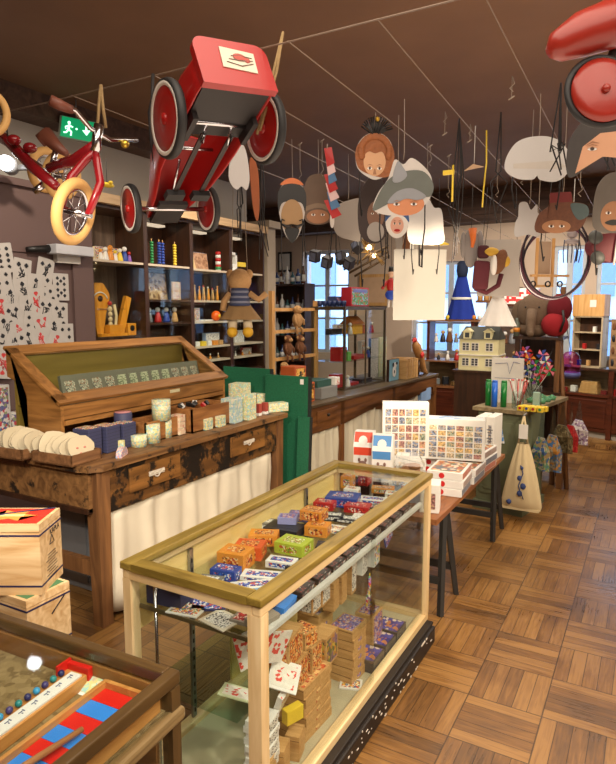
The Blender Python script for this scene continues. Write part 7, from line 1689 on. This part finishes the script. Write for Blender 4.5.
# ---------------------------------------------------------------- red pedal car
rear = DP(219, 124, 2.05); front = DP(171, 209, 2.48)
ax = (front - rear); WB = ax.length; ay = ax.normalized(); axx = ay.cross(Vector((0, 0, 1))).normalized(); az = axx.cross(ay)
Mc = Matrix((axx, ay, az)).transposed().to_4x4(); roll = Matrix.Rotation(R(-5), 4, 'Y')
o = thing('pedal_car', 'red metal pedal car with white-walled wheels hanging from the ceiling by ropes', 'toy car', rear); o.rotation_euler = (Mc @ roll).to_euler()
WW = plain('whitewall', S(214, 206, 196), .5); DKB = plain('car_inside', S(26, 20, 20), .6)
def wheel(par, c, r_, sx, wt=.035, disc=RED):
    w = MB(); w.lathe([(r_ * .90, -wt / 2), (r_ * .97, -wt * .45), (r_, -wt * .15), (r_, wt * .15), (r_ * .97, wt * .45), (r_ * .90, wt / 2)], 36, c=c, rot=(0, PI / 2, 0), closed=True)
    w = w.build('wheel', RUB, par)
    MB().lathe([(r_ * .905, -wt / 2 - .001), (r_ * .91, -wt * .3), (r_ * .91, wt * .3), (r_ * .905, wt / 2 + .001), (r_ * .80, wt * .46), (r_ * .80, -wt * .46)], 36, c=c, rot=(0, PI / 2, 0), closed=True).build('whitewall_ring', WW, w)
    MB().lathe([(.001, -.012), (r_ * .3, -.012), (r_ * .55, -.004), (r_ * .81, -wt * .42), (r_ * .81, wt * .42), (r_ * .55, .004), (r_ * .3, .012), (.001, .012)], 36, c=c, rot=(0, PI / 2, 0)).build('red_disc', disc, w)
    MB().lathe([(.001, -.022), (r_ * .14, -.02), (r_ * .18, .0), (r_ * .14, .02), (.001, .022)], 18, c=c, rot=(0, PI / 2, 0)).build('hub_cap', RED, w)
    return w
TR = .180; KY = WB / .97
for s_ in (-1, 1): wheel(o, (s_ * TR, 0, 0), .122, s_, .03)
for s_ in (-1, 1): wheel(o, (s_ * .165, WB, 0), .094, s_, .026)
MB().cyl((-TR, 0, 0), (TR, 0, 0), .008).build('rear_axle', CHROME, o); MB().cyl((-.15, WB, 0), (.15, WB, 0), .009).build('front_axle', CHROME, o)
# body cross-sections along y : (y, half width bottom, z bottom, half width top, z top)
SEC = [(-.17, .125, .0, .12, .145), (-.12, .13, .0, .125, .15), (-.05, .13, .0, .13, .16), (.06, .13, .0, .13, .16), (.30 * KY, .13, .0, .13, .15), (.50 * KY, .125, .0, .12, .16), (.66 * KY, .11, -.005, .105, .17), (.85 * KY, .09, .0, .085, .15), (WB + .02, .078, .01, .07, .12), (WB + .10, .065, .02, .055, .10)]
def ring(y, wb, zb_, wt_, zt2, e=0):
    pts = [(-wb + e, zb_), (-wb + e, zb_ + .04)]
    for i in range(9):
        a = PI - PI * i / 8; pts.append(((wt_ - e) * math.cos(a), zt2 - .05 - e + (.05) * math.sin(a)))
    pts += [(wb - e, zb_ + .04), (wb - e, zb_)]
    return [(p[0], y, p[1]) for p in pts]
mb = MB(); rings = [[mb.bm.verts.new(p) for p in ring(*s)] for s in SEC]
for i, (A, B_) in enumerate(zip(rings, rings[1:])):
    for j in range(len(A) - 1):
        if 1 < i < 5 and 3 <= j <= 7: continue      # cockpit opening
        mb.bm.faces.new((A[j], A[j + 1], B_[j + 1], B_[j]))
mb.bm.faces.new(rings[0]); mb.bm.faces.new(rings[-1][::-1])
for f_ in mb.bm.faces: f_.smooth = True
q = mb.build('red_body', RED, o); sm_ = q.modifiers.new('thickness', 'SOLIDIFY'); sm_.thickness = .006
# boot tray: rounded red trunk seen from behind and below
MB().prism([(-.13, -.01), (.13, -.01)] + [(.09 + .04 * math.cos(R(a)), .120 + .04 * math.sin(R(a))) for a in range(0, 91, 15)] + [(-.09 + .04 * math.cos(R(a)), .120 + .04 * math.sin(R(a))) for a in range(90, 181, 15)], .165, .19, M=flat_M()).build('tail_panel', RED, o)
q = MB().box((.015, -.1915, .088), (.12, .003, .075), (0, R(4), 0)).build('tail_sticker', plain('sticker_cream', S(206, 196, 176), .6, var=.08), o)
mb = MB().ball((.02, -.194, .098), (.024, .001, .014), n=6).ball((.045, -.194, .09), (.012, .001, .010), n=5); mb.build('sticker_drawing', plain('sticker_red', S(170, 70, 60), .6), o)
mb = MB()
for k in range(3): mb.tube([(-.03 + .01 * k, -.194, .075 + .012 * k), (.02, -.1945, .065 + .02 * k), (.065, -.194, .08 + .01 * k)], .0015, 4)
mb.build('sticker_lines', plain('sticker_grey', S(120, 100, 90), .6), o)
MB().b2((-.118, -.16, .0), (.118, .06, .01)).build('seat_pan', DKB, o); MB().b2((-.118, .05, .01), (.118, .06, .13)).build('inner_panel', DKB, o)
for s_ in (-1, 1):
    MB().b2((s_ * .118, -.05, -.03), (s_ * .100, .06, .03)).build('axle_bracket', DKB, o)
    MB().tube([(s_ * .045, 0, 0), (s_ * .05, .06, -.035), (s_ * .05, .02, -.02)], .006).build('crank', CHROME, o)
    MB().box((s_ * .052, .36 * KY, -.03), (.018, .62 * KY, .006), (R(-3), 0, 0)).build('pedal_rod', plain('rod_dark', S(50, 40, 38), .4, .6), o)
    MB().box((s_ * .052, .66 * KY, -.045), (.07, .04, .022)).build('pedal', RUB, o)
MB().cyl((0, .62 * KY, .10), (0, WB, .02), .006).build('steering_rod', CHROME, o); MB().cyl((-.08, .40 * KY, .06), (.08, .40 * KY, .06), .006).build('cross_rod', CHROME, o)
MB().b2((-.06, WB - .04, -.005), (.06, WB + .10, .012)).build('nose_underside', DKB, o)
MB().box((.134, .20, .08), (.003, .07, .04)).build('side_sticker', plain('sticker_cream', S(206, 196, 176), .6, var=.08), o)
rp = plain('rope_tan', S(150, 124, 84), .9, bump=.5, scale=60)
tp_ = DP(280, 30, 2.35)
for k, (px, py, d, qx, qy, d2) in enumerate([(283, 32, 2.12, 257, 134, 2.12)]):
    a, b_ = DP(px, py, d), DP(qx, qy, d2); r1 = MB().tube([b_, b_.lerp(a, .5) + Vector((.004, 0, 0)), a], .005, 6).tube([b_ + Vector((.012, 0, .01)), b_.lerp(a, .6) + Vector((.016, 0, 0)), a], .005, 6).build('hanging_rope', rp)
    tag(r1, 'tan rope holding the red pedal car at its right rear wheel', 'rope')
a = DP(152, 100, 2.2); b_ = DP(151, 140, 2.25); a2 = DP(153, 74, 2.2)
tag(MB().tube([a2, a, a + Vector((-.015, 0, -.04)), b_, DP(157, 180, 2.3)], .006, 6).build('hanging_rope', STR), 'black cord and hook holding the left side of the red pedal car', 'rope')

# ---------------------------------------------------------------- red tricycle, upper left
hd = DP(97, 137, 2.2)          # steering head
o = thing('red_tricycle', 'red metal tricycle with tan tyres and brown saddle hanging at the upper left', 'tricycle', hd, YAW)
def L(px, py, d): return Matrix.Rotation(-YAW, 4, 'Z') @ (DP(px, py, d) - hd)
TAN = plain('tan_tyre', S(204, 160, 96), .65, var=.06); BRN = plain('brown_leather', S(112, 62, 46), .5); REDD = plain('deep_red_enamel', S(140, 22, 30), .25, coat=.4)
def tyre(name, c, nrm, R_, r_, par, spokes=10):
    M = Matrix.Translation(c) @ Vector(nrm).normalized().to_track_quat('Z', 'Y').to_matrix().to_4x4()
    w = MB().tube([M @ Vector(((R_ - r_) * math.cos(t), (R_ - r_) * math.sin(t), 0)) for t in [2 * PI * i / 40 for i in range(40)]], r_, 10, closed=True).build(name, TAN, par)
    MB().tube([M @ Vector(((R_ - 2.1 * r_) * math.cos(t), (R_ - 2.1 * r_) * math.sin(t), 0)) for t in [2 * PI * i / 32 for i in range(32)]], .008, 6, closed=True).build('rim', CHROME, w)
    mb = MB()
    for k in range(spokes): t = 2 * PI * k / spokes; mb.cyl(M @ Vector((0, 0, .012 * (-1) ** k)), M @ Vector(((R_ - 2.1 * r_) * math.cos(t), (R_ - 2.1 * r_) * math.sin(t), 0)), .002, n=5)
    mb.build('spokes', CHROME, w); MB().cyl(M @ Vector((0, 0, -.035)), M @ Vector((0, 0, .035)), .012).build('hub', CHROME, w)
    return w, M
fc = L(74, 212, 2.15)
fwh, Mf = tyre('front_wheel', fc, (1, -.20, -.26), .118, .019, o)
MB().cyl(Mf @ Vector((0, 0, -.07)), Mf @ Vector((0, 0, .07)), .008).build('axle', CHROME, fwh)
for k, (px, py, d) in enumerate([(46, 170, 2.75), (62, 176, 2.55)]):
    tyre('rear_wheel', L(px, py, d), (1, -.45, -.2), .10, .018, o, 8)
n1 = Mf.to_3x3() @ Vector((0, 0, 1))
crown = L(92, 163, 2.2)
for s_ in (-1, 1):
    MB().tube([L(95, 152, 2.2), crown + n1 * s_ * .02 + Vector((0, 0, .012)), crown.lerp(fc, .35) + n1 * s_ * .058, fc + n1 * s_ * .055], [.014, .015, .015, .013], 10).build('fork', REDD, o)
MB().tube([L(99, 125, 2.2), L(95, 152, 2.2)], .018, 12).build('head_tube', CHROME, o)
MB().tube([L(96, 146, 2.2), L(75, 160, 2.3), L(50, 168, 2.42)], [.022, .022, .020], 12).build('top_tube', REDD, o)
MB().tube([L(-8, 128, 2.75), L(10, 143, 2.65), L(34, 168, 2.5), L(56, 186, 2.4)], [.018, .024, .024, .018], 12).build('down_tube', REDD, o)
MB().tube([L(-10, 135, 2.8), L(20, 152, 2.6), L(48, 172, 2.45)], .010, 8).build('chrome_stay', CHROME, o)
for px, py in ((14, 140), (30, 148)): MB().ball(L(px, py, 2.55), (.028, .028, .022), n=8).build('red_knob', REDD, o)
MB().tube([L(40, 141, 2.45), L(47, 136, 2.45), L(56, 146, 2.42), L(67, 154, 2.4)], [.026, .034, .024, .012], 12).build('saddle', BRN, o)
MB().tube([L(56, 150, 2.42), L(52, 166, 2.42)], .012, 8).build('seat_post', CHROME, o)
MB().tube([L(58, 103, 2.05), L(75, 110, 2.1), L(90, 128, 2.18), L(98, 133, 2.2), L(110, 140, 2.25), L(137, 140, 2.35)], .009, 8).build('handlebar', CHROME, o)
MB().tube([L(50, 100, 2.03), L(60, 105, 2.05), L(72, 110, 2.1)], [.018, .018, .014], 10).build('grip', BRN, o)
MB().ball(L(125, 144, 2.3), .016, n=7).build('brass_bell', plain('brass', S(210, 180, 70), .3, .8), o)
MB().tube([L(34, 192, 2.5), L(44, 184, 2.5)], .014, 6).build('pedal', CHROME, o)
g_ = L(101, 85, 2.2); up_ = Vector((g_.x, g_.y, ZC - hd.z))
MB().tube([L(97, 132, 2.2), L(99, 105, 2.2), g_], .006, 6).tube([L(106, 128, 2.22), L(103, 108, 2.2), g_], .006, 6).build('tan_rope', rp, o)
g_ = L(10, 112, 2.65); MB().tube([L(8, 140, 2.65), L(6, 122, 2.65), g_], .004, 5).build('dark_cord', STR, o)

# ---------------------------------------------------------------- red ride-on toy, upper right
o = thing('red_ride_on', 'large dark red ride-on toy with round wheel hanging at the upper right frame edge', 'toy vehicle', DP(600, 70, 1.75), YAW)
RD2 = plain('brick_enamel', S(142, 36, 24), .35, coat=.1)
MB().tube([(-.145, 0, .045), (-.125, .0, .062), (-.06, .0, .095), (.02, .01, .125), (.10, .02, .14), (.22, .04, .14)], [.018, .042, .060, .066, .068, .07], 20).build('mudguard_body', RD2, o)
MB().lathe([(.001, -.02), (.07, -.022), (.088, -.012), (.090, .012), (.07, .022), (.001, .02)], 36, c=(.0, -.02, -.065), rot=(R(82), R(8), 0)).build('wheel_disc', RD2, o)
MB().tube([Matrix.Rotation(R(-8), 4, 'X') @ Vector((.096 * math.cos(t), -.005, -.065 + .096 * math.sin(t))) for t in [2 * PI * i / 36 for i in range(36)]], .010, 8, closed=True).build('rubber_rim', RUB, o)
MB().ball((.0, -.045, -.065), (.012, .012, .012), n=7).build('hub', RD2, o)
MB().tube([(.06, .03, .10), (.03, .03, .0), (.0, .02, -.065), (.0, -.03, -.065)], .012, 8).build('wheel_bracket', RUB, o)
MB().tube([(.0, .0, .16), (-.01, 0, ZC - o.location.z)], .005, 6).build('rope', rp, o); MB().tube([(.03, .0, .17), (.02, 0, ZC - o.location.z)], .004, 6).build('rope', rp, o)
# an extra wheel edge of a second toy at far left frame edge
o = thing('tan_hanging_ring', 'tan rubber tyre edge hanging at the far left frame edge', 'tyre', DP(-14, 112, 2.2), YAW)
MB().tube([(.0 + .06 * math.cos(t), .03 * math.cos(t), .075 * math.sin(t)) for t in [2 * PI * i / 30 for i in range(30)]], .014, 8, closed=True).build('tyre_ring', TAN, o); MB().tube([(0, 0, .07), (0, 0, ZC - o.location.z)], .004, 5).build('cord', STR, o)
